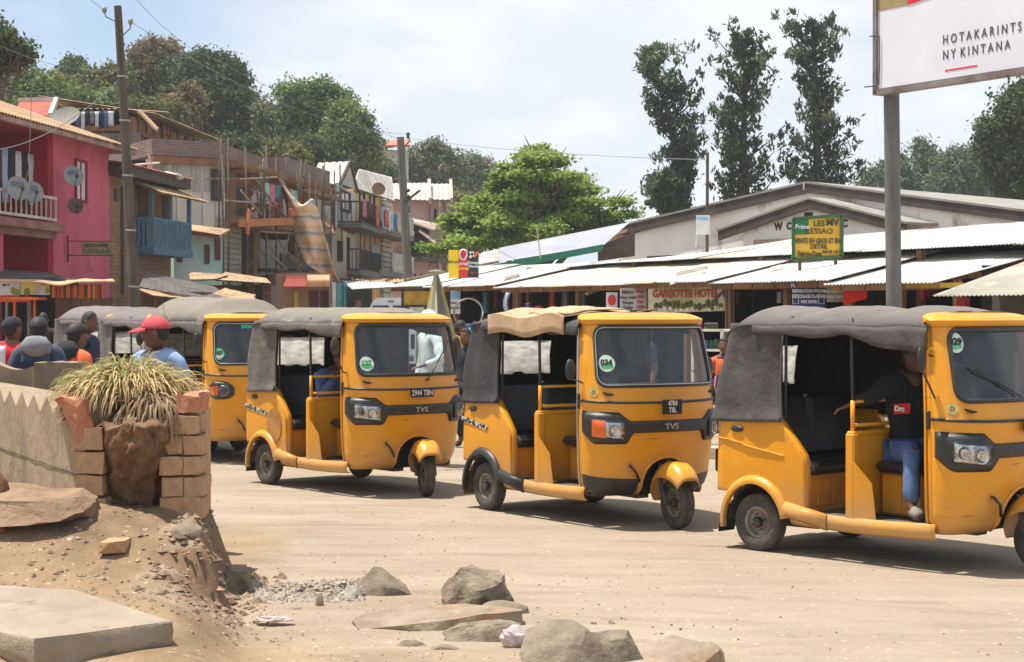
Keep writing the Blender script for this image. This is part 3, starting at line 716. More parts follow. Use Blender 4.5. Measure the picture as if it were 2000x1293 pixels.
 for i, ln in enumerate(plate):
  zz = (len(plate) - 1) / 2 - i
  lettering(ln, .072 if lamp == 'wide' and len(plate) == 1 else .058, c + nn * .006 + Vector((0, 0, zz * .052)), tdir, TM['plate_white'] if lamp == 'wide' else TM['ink'], pl, sx=.8, bold=.001, depth=.001)
 # permit sticker on the screen
 uc, zc = permit_at; uc = uc / .62
 def disc(r0, o, m, nm, par, squash=1.0, cz=0.0):
  q = MB(); vs = [cabS(uc, zc + cz, o)] + [cabS(uc + r0 * math.cos(a * math.pi / 14) / .60, zc + cz + r0 * squash * math.sin(a * math.pi / 14), o) for a in range(28)]
  q.add(vs, [(0, 1 + i, 1 + (i + 1) % 28) for i in range(28)]); return q.build(nm, m, par)
 st = disc(.066, .002, TM['sticker'] if not permit_green else TM['sticker_green'], 'permit_sticker', root)
 disc(.054, .0035, TM['sticker_green'] if not permit_green else TM['sticker'], 'sticker_emblem', st, .45, -.02)
 c = cabS(uc, zc + .006, .006); td = (cabS(uc + .05, zc, 0) - cabS(uc - .05, zc, 0)).normalized()
 up = (cabS(uc, zc + .05, 0) - cabS(uc, zc - .05, 0))
 lettering(permit, .062, c, td, TM['ink'] if not rust else TM['ink_green'], st, up=up, bold=.003, depth=.0006)
 lettering('TAXI', .018, c + up.normalized() * .042, td, TM['ink_green'], st, up=up, depth=.0005) if False else None
 if big_text:
  c = cabS(yu(-.02, 1.5), 1.545, .004); td = (cabS(.2, 1.54, 0) - cabS(.0, 1.54, 0)).normalized()
  lettering(big_text, .05, c, td, mat('turquoise_letters', (.02, .55, .45), rough=.5), root, up=(-.3, 0, 1), bold=.002, name='windscreen_text')
 if oval:
  q = MB(); uo = -.80; zo = 1.075; vs = [cabS(uo, zo, .004)] + [cabS(uo + .065 * math.cos(a * math.pi / 10), zo + .034 * math.sin(a * math.pi / 10), .004) for a in range(20)]
  q.add(vs, [(0, 1 + i, 1 + (i + 1) % 20) for i in range(20)]); ov = q.build('oval_sticker', mat('cream_sticker', srgb(216, 206, 170), srgb(150, 160, 90), scale=40, rough=.5), root)
  q = MB(); vs = [cabS(uo, zo, .006)] + [cabS(uo + .035 * math.cos(a * math.pi / 8), zo + .017 * math.sin(a * math.pi / 8), .006) for a in range(16)]
  q.add(vs, [(0, 1 + i, 1 + (i + 1) % 16) for i in range(16)]); q.build('sticker_emblem', mat('sticker_ochre', srgb(190, 140, 50), srgb(120, 60, 30), scale=60, rough=.5), ov)
 # wiper
 if wiper:
  w = MB(); ty = yu(.10) if lamp == 'wide' else yu(.28)
  a = cabS(ty, 1.08, .02); b_ = cabS(ty + .28, 1.33, .022) if seed != 4 else cabS(ty - .55, 1.32, .022)
  w.tube([a, a * .5 + b_ * .5 + Vector((.012, 0, 0)), b_], .005, 5); c1 = b_ + (b_ - a) * .42; c0 = b_ - (b_ - a) * .42
  w.tube([cabS(yu(c0.y, c0.z), c0.z, .016), b_, cabS(yu(c1.y, c1.z), min(1.5, c1.z), .016)], .006, 5); w.ball(a, .016, 8, 6)
  w.build('wiper', K, root, smooth=True)
 # lower skirt
 if skirt == 'black':
  q = MB(); patch(q, -.998, -.22, lambda u: .252, lambda u: .43 - .05 * (1 - abs(u)) ** .7, .004, nu=24, nv=3, edge=.003); patch(q, .22, .998, lambda u: .252, lambda u: .43 - .05 * (1 - abs(u)) ** .7, .004, nu=24, nv=3, edge=.003)
  q.build('black_skirt', K, root, smooth=True)
 # arch lining, mudguard, fork, wheel
 fx = 1.90
 q = MB(); tp = []
 for i in range(25):
  t = math.pi * i / 24; yy = .168 * math.cos(t); tp.append(cabS(yu(yy, .5) if False else yy / .9, .36 + .195 * math.sin(t), .004))
 tp = [cabS(.168 / .9, .262, .004), cabS(.168 / .9, .31, .004)] + tp + [cabS(-.168 / .9, .31, .004), cabS(-.168 / .9, .262, .004)]
 q.tube(tp, .013, 6); q.build('arch_trim', P, root, smooth=True)
 q = MB(); q.grid(lambda a, b: Vector((1.52 + .17 * b, .165 * math.cos(a * math.pi), .26 + .30 * math.sin(a * math.pi) ** .8 + .02 * b)), 16, 3)
 q.add([(1.52, -.19, .24), (1.52, .19, .24), (1.52, .19, .58), (1.52, -.19, .58)], [(0, 1, 2, 3)]); q.build('wheel_housing', TM['inner'], root, smooth=True)
 sub = bpy.data.objects.new('front_fork', None); COL.objects.link(sub); sub.parent = root; sub.location = (fx, 0, 0); sub.rotation_euler = (0, 0, steer)
 mg = MB()
 def mudg(a, b):  # a around the wheel from behind to front, b across
  th = R(188 - 150 * a); yy = -1 + 2 * b; hw = .105 + .035 * math.sin(a * math.pi); rr = .245 + .05 * math.sin(a * math.pi * .9) 
  drop = abs(yy) ** 3
  return Vector((rr * (1 - .16 * drop) * math.cos(th) - .0, hw * math.copysign(abs(yy) ** .8, yy), .235 + (rr * (1 - .42 * drop)) * math.sin(th)))
 mg.grid(mudg, 22, 14); mgo = solid(mg.build('mudguard', P, sub, smooth=True), .006)
 fk = MB()
 for s in (-1, 1):
  fk.tube([(-.14, s * .075, .5), (-.1, s * .09, .34), (-.02, s * .085, .2)], .018); fk.box((-.07, s * .088, .27), (.05, .03, .16), rot=Matrix.Rotation(-.5, 3, 'Y'), bev=.008)
 fk.tube([(-.02, -.1, .205), (-.02, .1, .205)], .016); fk.tube([(-.16, 0, .52), (-.13, 0, .45)], .03)
 fk.build('fork_arm', TM['shaft'], sub, smooth=True, angle=40)
 make_wheel(sub, 'front_wheel', (0, 0, .205), width=.1)
 # ---- floor, sills, bulkheads
 fl = MB(); fl.box((.88, 0, .285), (1.16, 1.06, .03)); fl.box((.7, 0, .24), (1.5, .12, .08)); fl.box((.2, 0, .24), (.6, .9, .06)); fl.build('floor', TM['floor'], root)
 for s in (-1, 1):
  q = MB()
  def sill(a, b):
   x = .30 + 1.17 * a; o = [(0, .30), (.012, .325), (.03, .315), (.04, .28), (.035, .24), (.0, .215), (-.03, .22)]
   k = b * 6; i = min(5, int(k)); f = k - i; y = o[i][0] + (o[i + 1][0] - o[i][0]) * f; zz = o[i][1] + (o[i + 1][1] - o[i][1]) * f
   return Vector((x, s * (.575 + y * (.6 + .4 * math.sin(a * math.pi))), zz - .015 * math.sin(a * math.pi)))
  q.grid(sill, 16, 6); solid(q.build('sill', P, root, smooth=True), .006)
 # rear body: side panels round the tail, with wheel arches
 rb = MB()
 def top(x): return .965 if x < .2 else .965 - (x - .2) / .24 * .29
 def side_x(t):   # t 0..1 from front edge backwards round the corner to the tail centre
  pass
 def outline(t, z):
  """plan line of the rear tub: t=0 front right edge, .5 tail centre, 1 front left edge"""
  s = -1 if t < .5 else 1; k = t * 2 if t < .5 else (1 - t) * 2
  bul = .012 * math.sin(min(1, (z - .3) / .66) * math.pi)
  w = .605 + bul; xr = -.40 + .03 * (z - .3); L1 = (.44 - xr - .1); L2 = .1 * math.pi / 2; L3 = w - .1; T = L1 + L2 + L3; d = k * T
  if d < L1: return Vector((.44 - d, s * w, z))
  if d < L1 + L2:
   a = (d - L1) / .1; return Vector((xr + .1 - .1 * math.sin(a), s * (w - .1 + .1 * math.cos(a)), z))
  return Vector((xr, s * (w - .1 - (d - L1 - L2)), z))
 def tub(a, b):
  p0 = outline(a, .5); zt = top(p0.x) if p0.x > .2 else .965
  zb = .30; p = outline(a, zb + (zt - zb) * b); return p
 def arch_cut(a, b):
  p = tub(a, b)
  return not (abs(p.y) > .5 and (p.x / .265) ** 2 + ((p.z - .20) / .285) ** 2 < 1) and not (p.z < .42 and p.x < -.25)
 rb.grid(tub, 110, 30, keep=arch_cut)
 # inner return at the doorway
 for s in (-1, 1):
  rb.grid(lambda a, b: Vector((.44 - .0 * a if b < .55 else .44 - (b - .55) / .45 * .24, s * (.605 - .06 * a), .30 + (.385 * b / .55 if b < .55 else .385 + .28 * (b - .55) / .45))), 2, 12)
  rb.add([(.2, s * .606, .965), (.2, s * .545, .965), (-.32, s * .545, .965), (-.38, s * .58, .965)], [(0, 1, 2, 3)])
 rbo = solid(rb.build('rear_body', P, root, smooth=True, angle=50), .008)
 ar = MB()
 for s in (-1, 1):
  def archf(a, b):
   th = math.pi * (1.05 - .99 * a); k = [(0, .0), (.2, .028), (.75, .034), (1, .0)][0]
   prof = [(1.0, .0), (1.0, .045), (1.10, .045), (1.22, .006)]; i = min(2, int(b * 3)); f = b * 3 - i
   rr = prof[i][0] + (prof[i + 1][0] - prof[i][0]) * f; oo = prof[i][1] + (prof[i + 1][1] - prof[i][1]) * f
   return Vector((.262 * rr * math.cos(th), s * (.607 + oo), .20 + .283 * rr * math.sin(th)))
  ar.grid(archf, 24, 6)
  # tail of the arch forming the step to the sill
  ar.add([(.26, s * .607, .27), (.26, s * .64, .28), (.62, s * .625, .235), (.62, s * .60, .2), (.27, s * .65, .345), (.62, s * .62, .30), (.27, s * .607, .38), (.62, s * .6, .315)],
               [(0, 1, 2, 3), (1, 4, 5, 2), (4, 6, 7, 5)])
 solid(ar.build('wheel_arch', K if arch == 'black' else P, root, smooth=True, angle=45), .006)
 # wheel wells (dark), rear axle
 q = MB()
 for s in (-1, 1):
  q.grid(lambda a, b: Vector((.26 * math.cos(math.pi * a), s * (.6 - .2 * b), .2 + .27 * math.sin(math.pi * a))), 12, 2)
  q.add([(-.27, s * .4, .2), (.27, s * .4, .2), (.27, s * .4, .5), (-.27, s * .4, .5)], [(0, 1, 2, 3)])
 q.box((-.02, 0, .36), (.7, .8, .2)); q.tube([(0, -.55, .21), (0, .55, .21)], .03); q.tube([(.4, -.4, .2), (0, -.42, .2)], .025); q.tube([(.4, .4, .2), (0, .42, .2)], .025)
 q.build('underframe', TM['shaft'], root)
 for s in (-1, 1): make_wheel(root, 'rear_wheel', (0, s * .545, .205), width=.11)
 fl = MB()
 for s in (-1, 1): fl.box((-.31, s * .53, .22), (.012, .17, .22), rot=Matrix.Rotation(.18, 3, 'Y'))
 fl.build('mud_flap', TM['inner'] if arch != 'black' else mat('tan_mud_flap', srgb(120, 85, 50), rough=.9), root)
 tl = MB()
 for s in (-1, 1): tl.box((-.415, s * .5, .62), (.03, .09, .17), bev=.01)
 tl.build('tail_lamp', mat('red_lens', (.35, .01, .01), rough=.2), root)
 MB().box((-.44, 0, .42), (.05, .9, .07), bev=.02).build('bumper', K, root)
 # fuel cap style handle and side stripe
 q = MB(); 
 for s in (-1, 1):
  q.ball((-.16, s * .618, .865), (.058, .014, .024), 14, 8)
 q.build('door_handle', K, root, smooth=True)
 if stripe:
  q = MB()
  for s in (-1, 1): q.add([(-.34, s * .6225, .80), (.1, s * .6225, .725), (.07, s * .6225, .69), (-.34, s * .6225, .755)], [(0, 1, 2, 3)])
  sp = q.build('side_stripe', mat('stripe_sticker', srgb(190, 186, 176), srgb(40, 40, 44), scale=26, lo=.47, hi=.53, rough=.5, detail=1), root)
 else:
  q = MB()
  for s in (-1, 1): q.tube([(-.36, s * .615, .80), (-.1, s * .624, .765), (-.08, s * .624, .75), (.26, s * .618, .695)], .007, 6)
  q.build('pressed_line', P, root, smooth=True)
 if rust:
  q = MB(); q.add([(.22, -.6235, .62)] + [(.22 + .14 * math.cos(a * math.pi / 12), -.6225, .60 + .165 * math.sin(a * math.pi / 12)) for a in range(24)], [(0, 1 + i, 1 + (i + 1) % 24) for i in range(24)])
  q.build('rust_patch', TM['rust'], root)
 # passenger seat
 q = MB(); q.box((.36, 0, .43), (.04, 1.04, .3), bev=.01); 
 for yy in (-.3, .0, .3): q.loop([(.383, yy - .09, .34), (.383, yy + .09, .34), (.383, yy + .09, .52), (.383, yy - .09, .52)], .008, 5)
 q.build('seat_base', P, root)
 q = MB(); q.box((.22, 0, .61), (.46, 1.1, .1), bev=.035); q.build('passenger_seat', TM['seat'], root, smooth=True, angle=30)
 q = MB()
 for yy in (-.27, .27): q.box((-.02, yy, .87), (.11, .53, .46), rot=Matrix.Rotation(-.14, 3, 'Y'), bev=.035)
 q.build('seat_backrest', TM['seat'] if seed != 4 else mat('blue_black_vinyl', srgb(34, 40, 48), srgb(26, 30, 38), scale=4, rough=.5), root, smooth=True, angle=30)
 # partition behind the driver
 px_ = .80
 q = MB(); q.box((px_, 0, .59), (.035, 1.1, .56), bev=.008); q.box((px_ + .0, -.565, .58), (.075, .07, .6), bev=.012); q.box((px_, .565, .58), (.075, .07, .6), bev=.012)
 q.box((px_, 0, .875), (.06, 1.19, .035), bev=.01)
 q.add([(px_ + .03, -.6, .7), (px_ + .17, -.58, .55), (px_ + .19, -.56, .3), (px_ + .03, -.6, .28)], [(0, 1, 2, 3)])
 q.add([(px_ + .03, .6, .7), (px_ + .17, .58, .55), (px_ + .19, .56, .3), (px_ + .03, .6, .28)], [(0, 1, 2, 3)])
 part = q.build('partition', P, root)
 q = MB()
 for s in (-1, 1): q.tube([(px_, s * .56, .88), (px_, s * .56, 1.1)], .016)
 q.tube([(px_, -.56, 1.09), (px_, .56, 1.09)], .011); q.tube([(px_, -.56, .93), (px_, .56, .93)], .013)
 q.build('grab_rail', P, root, smooth=True)
 q = MB()
 for s in (-1, 1): q.tube([(px_, s * .56, 1.1), (px_ - .01, s * .565, 1.66)], .0125)
 for x in (.24, 1.36):
  for s in (-1, 1): q.tube([(x, s * .57, .96 if x < 1 else 1.5), (x, s * .565, 1.6), (x, s * .5, 1.66), (x, 0, 1.7)], .011)
 q.tube([(.24, -.565, 1.6), (1.38, -.565, 1.62)], .011); q.tube([(.24, .565, 1.6), (1.38, .565, 1.62)], .011)
 q.build('hood_frame', K, root, smooth=True)
 q = MB(); q.box((1.02, 0, .46), (.34, .62, .3), bev=.02)
 for k in range(5): q.tube([(1.195, -.24 + .12 * k, .34), (1.195, -.24 + .12 * k, .58)], .012, 6)
 for k in range(3): q.tube([(.93 + .09 * k, -.312, .34), (.93 + .09 * k, -.312, .58)], .01, 6)
 q.build('driver_seat_base', P, root)
 q = MB(); q.box((1.03, 0, .645), (.36, .78, .075), bev=.03); q.build('driver_seat', TM['seat'], root, smooth=True, angle=30)
 # ---- canopy
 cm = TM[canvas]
 def wr(x, y, z): return .012 * nz(x, y, z, 3.1 + seed * .37) + .006 * nz(x, y, z + 3, 8)
 cn = MB()
 def canopy(a, b):
  x = -.335 + 1.755 * a; s = -1 + 2 * b; bow = abs(math.sin((x + .1) / .62 * math.pi))      # cloth hangs between the bows
  rear = max(0.0, (-.06 - x) / .28); w = .605 - .10 * rear ** 3 - .02 * max(0, (x - 1.2)) 
  zt = crown - max(0, crown - 1.735) * sstep(1.0, 1.4, x) - .035 * bow - (crown - 1.56) * rear ** 2.6 + .0 * x; ze = 1.60 - .07 * rear ** 2
  y = w * math.sin(s * math.pi / 2) if False else w * s
  prof = 1 - abs(s) ** 3.6
  z = ze + (zt - ze) * prof
  return Vector((x, y * (1 + .012 * (1 - prof)), z + wr(x, y, z)))
 cn.grid(canopy, 44, 26)
 # side valance hanging below the edge; its hem sags between the posts
 for s in (-1, 1):
  def val(a, b):
   x = -.02 + 1.44 * a; t = min(1, max(0, (x - .22) / .58)) if x < .8 else min(1, (x - .8) / .6)
   hem = .055 + sag * math.sin(t * math.pi) * (.35 if x < .8 else .6) + (sag * 1.6 * max(0, (x - .75) / .65) ** 1.5)
   z0 = 1.602 + wr(x, s * .605, 1.6); 
   return Vector((x, s * (.6125 + .012 * math.sin(b * 2.5) + .006 * nz(x * 7, b * 3, seed)), z0 - hem * b))
  cn.grid(val, 40, 4)
 # rear hood: wraps round the tail down to the tub
 def hood(a, b):
  z = .93 + .69 * b; p = outline(.06 + .88 * a if False else a, .9)
  s = -1 if a < .5 else 1; k = a * 2 if a < .5 else (1 - a) * 2
  w = .615 - .02 * b - .012 * math.sin(b * 3) ; xr = -.405 + .10 * b ** 2.5 + .02 * math.sin(b * 5 + seed); xf = .235 - .02 * math.sin(b * math.pi) + .0 * b
  rc = .12; L1 = xf - xr - rc; L2 = rc * math.pi / 2; L3 = w - rc; T = L1 + L2 + L3; d = k * T
  if d < L1: q = Vector((xf - d, s * w, z)); nn_ = Vector((0, s, 0))
  elif d < L1 + L2:
   t = (d - L1) / rc; q = Vector((xr + rc - rc * math.sin(t), s * (w - rc + rc * math.cos(t)), z)); nn_ = Vector((-math.sin(t), s * math.cos(t), 0))
  else: q = Vector((xr, s * (w - rc - (d - L1 - L2)), z)); nn_ = Vector((-1, 0, 0))
  flare = .022 * max(0, 1 - b * 9)
  return q + nn_ * (flare + .010 * math.sin(k * 19 + seed + b * 2) * (1 - .5 * b) + .014 * nz(q.x, q.y, q.z * .6, 4.2 + seed * .2) + .008 * nz(q.x * 3, q.y * 3, z, 3) + .008 * math.sin(b * 11 + q.x * 9) * max(0, 1 - b * 3)) + Vector((0, 0, -.018 * math.sin(k * 3.1) * (b < .05)))
 def hood_keep(a, b):
  p = hood(a, b); return not (p.x < -.22 and abs(p.y) < .34 and 1.17 < p.z < 1.45)
 cn.grid(hood, 80, 26, keep=hood_keep)
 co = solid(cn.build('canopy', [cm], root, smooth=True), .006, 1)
 sm_ = MB()
 for a_ in (.315, .33, .62, .63): sm_.tube([canopy(a_, b_ / 24) + Vector((0, 0, .004)) for b_ in range(25)], .004, 5)
 sm_.build('canopy_seam', cm, co, smooth=True)
 piping = MB()
 for s in (-1, 1): piping.tube([Vector((.238 - .02 * math.sin(t / 12 * math.pi), s * (.612 - .02 * t / 12), .93 + .66 * t / 12)) for t in range(13)], .009, 6)
 piping.build('canopy_piping', TM['canvas_pale'] if canvas != 'canvas_dark' else TM['canvas_dark'], co, smooth=True)
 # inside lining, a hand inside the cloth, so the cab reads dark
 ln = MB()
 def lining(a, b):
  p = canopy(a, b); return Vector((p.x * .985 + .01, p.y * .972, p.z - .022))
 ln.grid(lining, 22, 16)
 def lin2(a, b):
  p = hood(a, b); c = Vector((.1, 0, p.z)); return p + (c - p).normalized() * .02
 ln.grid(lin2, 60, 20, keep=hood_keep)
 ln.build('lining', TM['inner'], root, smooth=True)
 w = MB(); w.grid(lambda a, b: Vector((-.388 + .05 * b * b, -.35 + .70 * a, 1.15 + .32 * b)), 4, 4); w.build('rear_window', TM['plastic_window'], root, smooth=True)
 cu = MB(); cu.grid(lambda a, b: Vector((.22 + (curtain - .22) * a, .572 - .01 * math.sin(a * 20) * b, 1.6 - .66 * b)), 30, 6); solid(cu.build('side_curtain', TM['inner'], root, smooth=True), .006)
 # mirror
 m_ = MB(); m_.tube([(1.47, -.60, 1.14), (1.50, -.66, 1.16), (1.44, -.70, mirror_h - .06)], .007, 6)
 m_.tube([(1.47, .60, 1.14), (1.50, .66, 1.16), (1.44, .70, mirror_h - .06)], .007, 6)
 mo = m_.build('mirror_arm', K, root, smooth=True)
 for s in (-1, 1):
  mm = MB(); mm.ball((1.43, s * .70, mirror_h + .01), (.025, .05, .085), 14, 10, fn=lambda q, d: Vector((q.x if q.x > 0 else q.x * .2, q.y, q.z))); mm.build('mirror', TM['hub'] if seed == 2 else K, mo, smooth=True)
 # pull handle / hose near the mudguard, door edge strip
 q = MB(); 
 for s in (-1, 1): q.tube([Vector((lerp_tab(CAB, .28 + 1.36 * t / 20)[2] - .052, s * (lerp_tab(CAB, .28 + 1.36 * t / 20)[0] - .006), .28 + 1.36 * t / 20)) for t in range(21)], .009, 6)
 q.build('door_edge', TM['chrome'] if seed == 3 else P, root, smooth=True)
 q = MB(); q.box((1.43, -.612, 1.0), (.03, .03, .12), bev=.005); q.build('hinge', K, root)
 q = MB(); c = cabS(-.33, .50, .0); q.tube([c, c + Vector((.03, -.02, .0)), c + Vector((.05, .02, -.05)), c + Vector((.02, .08, -.13))], .011, 6); q.build('brake_hose', K, root, smooth=True)
 if cover:
  # stiff brown sheet laid over the roof
  q = MB()
  def sheet(a, b):
   x = .13 + 1.12 * a; y = -.66 + .98 * b; 
   z = crown + .012 - .10 * max(0, (-.3 - y) / .36) ** 1.6 + .022 * abs(nz(x * 2.2, y * 2.2, 5)) + .02 * math.sin(a * 9 + b * 4)
   if b < .16: y = -.635 - .012 * nz(x * 5); z -= (.16 - b) * .62
   return Vector((x + .02 * nz(y * 3, 9), y, z))
  q.grid(sheet, 26, 20); solid(q.build('roof_sheet', mat('brown_sheeting', srgb(196, 164, 128), srgb(168, 136, 104), scale=3, rough=.85, bump=.3), root, smooth=True, angle=30), .006, 1)
  q = MB(); q.grid(lambda a, b: Vector((.72 + .52 * a - .05 * b, -.62 + .62 * b, crown - .03 + .075 * math.sin(b * 1.7 + .2) * (1 - a * .3) + .02 * nz(a * 4, b * 4))), 14, 10)
  solid(q.build('roof_sheet', mat('brown_sheeting', (0, 0, 0)), root, smooth=True, angle=30), .01, 1)
 for c in list(root.children_recursive):
  if c.name.split('.')[0] in ('door_edge', 'wheel_arch', 'black_skirt', 'canopy_piping', 'mud_flap', 'tail_lamp', 'door_handle', 'side_stripe', 'pressed_line', 'mirror_arm') and c.type == 'MESH': split_by(c, lambda f: f.center.y > 0)
 return root
TUKGROUP = 'yellow auto rickshaws on the dusty square'
def tuk_pose(px_rear, py_rear, deg):
 """right rear wheel touches the ground at this photo pixel; deg = heading from the +X axis, clockwise negative"""
 p = G(px_rear, py_rear, 0.0); a = R(deg); f = Vector((math.cos(a), math.sin(a), 0)); l = Vector((-f.y, f.x, 0))
 return tuple(p + l * .59), a
# ================================================================ houses along the left side of the street
FS = Face(0, 35.5, 880, 90)
def sz(face, px, py, out=0): return face.p(px, py, out).z
def at(face, px, z, out=0):
 p = face.p(px, 600); return Vector((p.x, p.y, 0)) + face.n * out + Vector((0, 0, z))
def fbox(mb, face, px0, px1, z0, z1, o0=0.0, o1=.1):
 """a block set on an upright face: from px0 to px1 along it, z0 to z1 high, from o0 to o1 outwards"""
 a, b = at(face, px0, 0), at(face, px1, 0); n = face.n
 vs = [a + n * o0, b + n * o0, b + n * o1, a + n * o1]
 mb.slab([v + Vector((0, 0, z0)) for v in vs], z1 - z0, (0, 0, 1)); return mb
def part(mb, name, m, root, parent=None, **k):
 o = mb.build(name, m, **k)
 if parent is not None: o.parent = parent
 else: under(o, root)
 return o
def wmat(name, c1, c2, **k):
 k.setdefault('scale', 1.2); k.setdefault('rough', .92); k.setdefault('bump', .3); k.setdefault('bscale', 20); k.setdefault('stretch', (1, 1, .6)); return mat(name, c1, c2, **k)
WOOD = plank_mat('brown_boards', srgb(92, 66, 46), srgb(140, 104, 72), .16)
OWOOD = mat('orange_timber', srgb(150, 108, 70), srgb(118, 84, 54), scale=5, rough=.9, stretch=(1, 1, .4), bump=.3)
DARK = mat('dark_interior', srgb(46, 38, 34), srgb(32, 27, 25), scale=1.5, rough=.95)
DGLASS = mat('dark_pane', srgb(40, 42, 44), rough=.15)
WHITEP = mat('chalky_white_paint', srgb(206, 200, 188), srgb(178, 168, 152), scale=4, rough=.85)
TIN = mat('pale_tin', srgb(196, 192, 182), srgb(168, 160, 146), scale=1.2, rough=.7, metal=.0, c3=srgb(150, 120, 92), c3s=1.6, c3lo=.58, c3hi=.8)
RUSTT = mat('rusty_tin', srgb(178, 146, 108), srgb(140, 112, 84), scale=1.5, rough=.85, c3=srgb(112, 76, 54), c3s=3)
DTIN = mat('dark_old_tin', srgb(96, 90, 84), srgb(70, 64, 60), scale=2, rough=.85)
IRON = mat('dark_iron', (.03, .03, .032), (.06, .05, .045), scale=10, rough=.7)
POLEW = mat('weathered_pole_wood', srgb(100, 88, 76), srgb(72, 60, 52), scale=3, rough=.95, stretch=(3, 3, .3), bump=.6, bscale=20)
def corr(mb, A, B, C, D_, wave=.18, amp=.012, th=.02):
 """ribbed sheet: A-B is the eave, D-C the ridge; ribs run from eave to ridge"""
 A, B, C, D_ = map(Vector, (A, B, C, D_)); L_ = (B - A).length; n = max(4, int(L_ / wave) * 4); nn = (B - A).cross(D_ - A).normalized()
 if nn.z < 0: nn = -nn
 def f(a, b): return A.lerp(B, a).lerp(D_.lerp(C, a), b) + nn * amp * math.sin(a * L_ / wave * 2 * math.pi)
 mb.grid(f, n, 2); mb.grid(lambda a, b: f(a, b) - nn * th, n, 2); return mb
def window(root, face, px0, px1, z0, z1, fm=None, pm=None, out=.0, bars=(1, 1), parent=None, shutter=None):
 f = MB(); w = .06
 a, b = at(face, px0, 0, out), at(face, px1, 0, out); n = face.n
 def bar(p, q, za, zb, t=.05): f.slab([p + n * -.02 + Vector((0, 0, za)), q + n * -.02 + Vector((0, 0, za)), q + n * t + Vector((0, 0, za)), p + n * t + Vector((0, 0, za))], zb - za, (0, 0, 1))
 t = (b - a).normalized(); bar(a, a + t * w, z0, z1); bar(b - t * w, b, z0, z1); bar(a + t * w, b - t * w, z0, z0 + w); bar(a + t * w, b - t * w, z1 - w, z1)
 for i in range(1, bars[0] + 1):
  c = a + (b - a) * i / (bars[0] + 1); bar(c - t * .02, c + t * .02, z0 + w, z1 - w, .03)
 for i in range(1, bars[1] + 1):
  zc = z0 + (z1 - z0) * i / (bars[1] + 1); bar(a + t * w, b - t * w, zc - .015, zc + .015, .025)
 fo = part(f, 'window', fm or WHITEP, root)
 g = MB(); fbox(g, face, 0, 1, 0, 1); g = MB(); g.slab([a + t * w + n * .004 + Vector((0, 0, z0 + w)), b - t * w + n * .004 + Vector((0, 0, z0 + w)), b - t * w + n * .008 + Vector((0, 0, z0 + w)), a + t * w + n * .008 + Vector((0, 0, z0 + w))], z1 - z0 - 2 * w, (0, 0, 1))
 part(g, 'pane', pm or DGLASS, root, parent=fo); return fo
def balusters(root, face, px0, px1, z0, z1, out, step, m, name='balustrade', w=.035, rails=True, sides=True, fat=False):
 q = MB(); a, b = at(face, px0, 0, out), at(face, px1, 0, out); L_ = (b - a).length; t = (b - a).normalized(); n = max(2, int(L_ / step))
 def run(a, b, n):
  for i in range(n + 1):
   c = a + (b - a) * i / n
   if fat: q.tube([c + Vector((0, 0, z0)), c + Vector((0, 0, z0 + .15 * (z1 - z0))), c + Vector((0, 0, z0 + .4 * (z1 - z0))), c + Vector((0, 0, z1))], [w * .6, w * 1.1, w * .6, w * .8], 8)
   else: q.beam(c + Vector((0, 0, z0)), c + Vector((0, 0, z1)), w, w)
  for z in ((z0, z1) if rails else (z1,)): q.beam(a + Vector((0, 0, z)), b + Vector((0, 0, z)), .06, .06)
 run(a, b, n)
 if sides:
  a0, b0 = at(face, px0, 0, 0), at(face, px1, 0, 0); k = max(2, int(abs(out) / step)); run(a0, a, k); run(b0, b, k)
 return part(q, name, m, root)
def dish(label, c, d, r, m, root_mount, logo=False, arm=True, group=None):
 """satellite dish facing along d; root_mount = where its bracket meets the wall"""
 t = thing('satellite_dish', label, 'satellite dish', root_mount, 0, group)
 d = Vector(d).normalized(); u, w = ortho(d); M3 = Matrix((u, w, d)).transposed()
 q = MB(); q.lathe([(.001, 0)] + [(r * k / 8, .22 * r * (k / 8) ** 2) for k in range(1, 9)] + [(r * 1.02, .22 * r + .004), (r * 1.02, .22 * r - .012)] + [(r * k / 8, .22 * r * (k / 8) ** 2 - .015) for k in range(7, 0, -1)], c=c, axis='Z', n=28, M=M3)
 part(q, 'reflector', m, t, smooth=True, angle=60)
 q = MB(); c = Vector(c); q.tube([c - d * .02, c - d * .12 - Vector((0, 0, .05)), Vector(root_mount)], .02, 6); part(q, 'bracket', IRON, t, smooth=True)
 if arm:
  q = MB(); lo = c - w * r * .95 * (1 if w.z > 0 else -1) + d * .2 * r; f = c + d * r * 1.05 - Vector((0, 0, r * .25)); q.tube([lo, f], .012, 6); q.ball(f, (.04, .04, .05), 8, 6); part(q, 'feed_arm', IRON, t, smooth=True)
 if logo:
  q = MB(); cc = c + d * (.22 * r * .3 + .012) + (w if w.z > 0 else -w) * r * .42; s = r * .55
  h = Vector((0, 0, 1)).cross(d).normalized(); v = d.cross(h); q.slab([cc - h * s - v * .05, cc + h * s - v * .05, cc + h * s + v * .05, cc - h * s + v * .05], .004, d); part(q, 'logo', mat('dish_logo', srgb(84, 92, 108), srgb(110, 116, 130), scale=40, rough=.6), t)
 return t
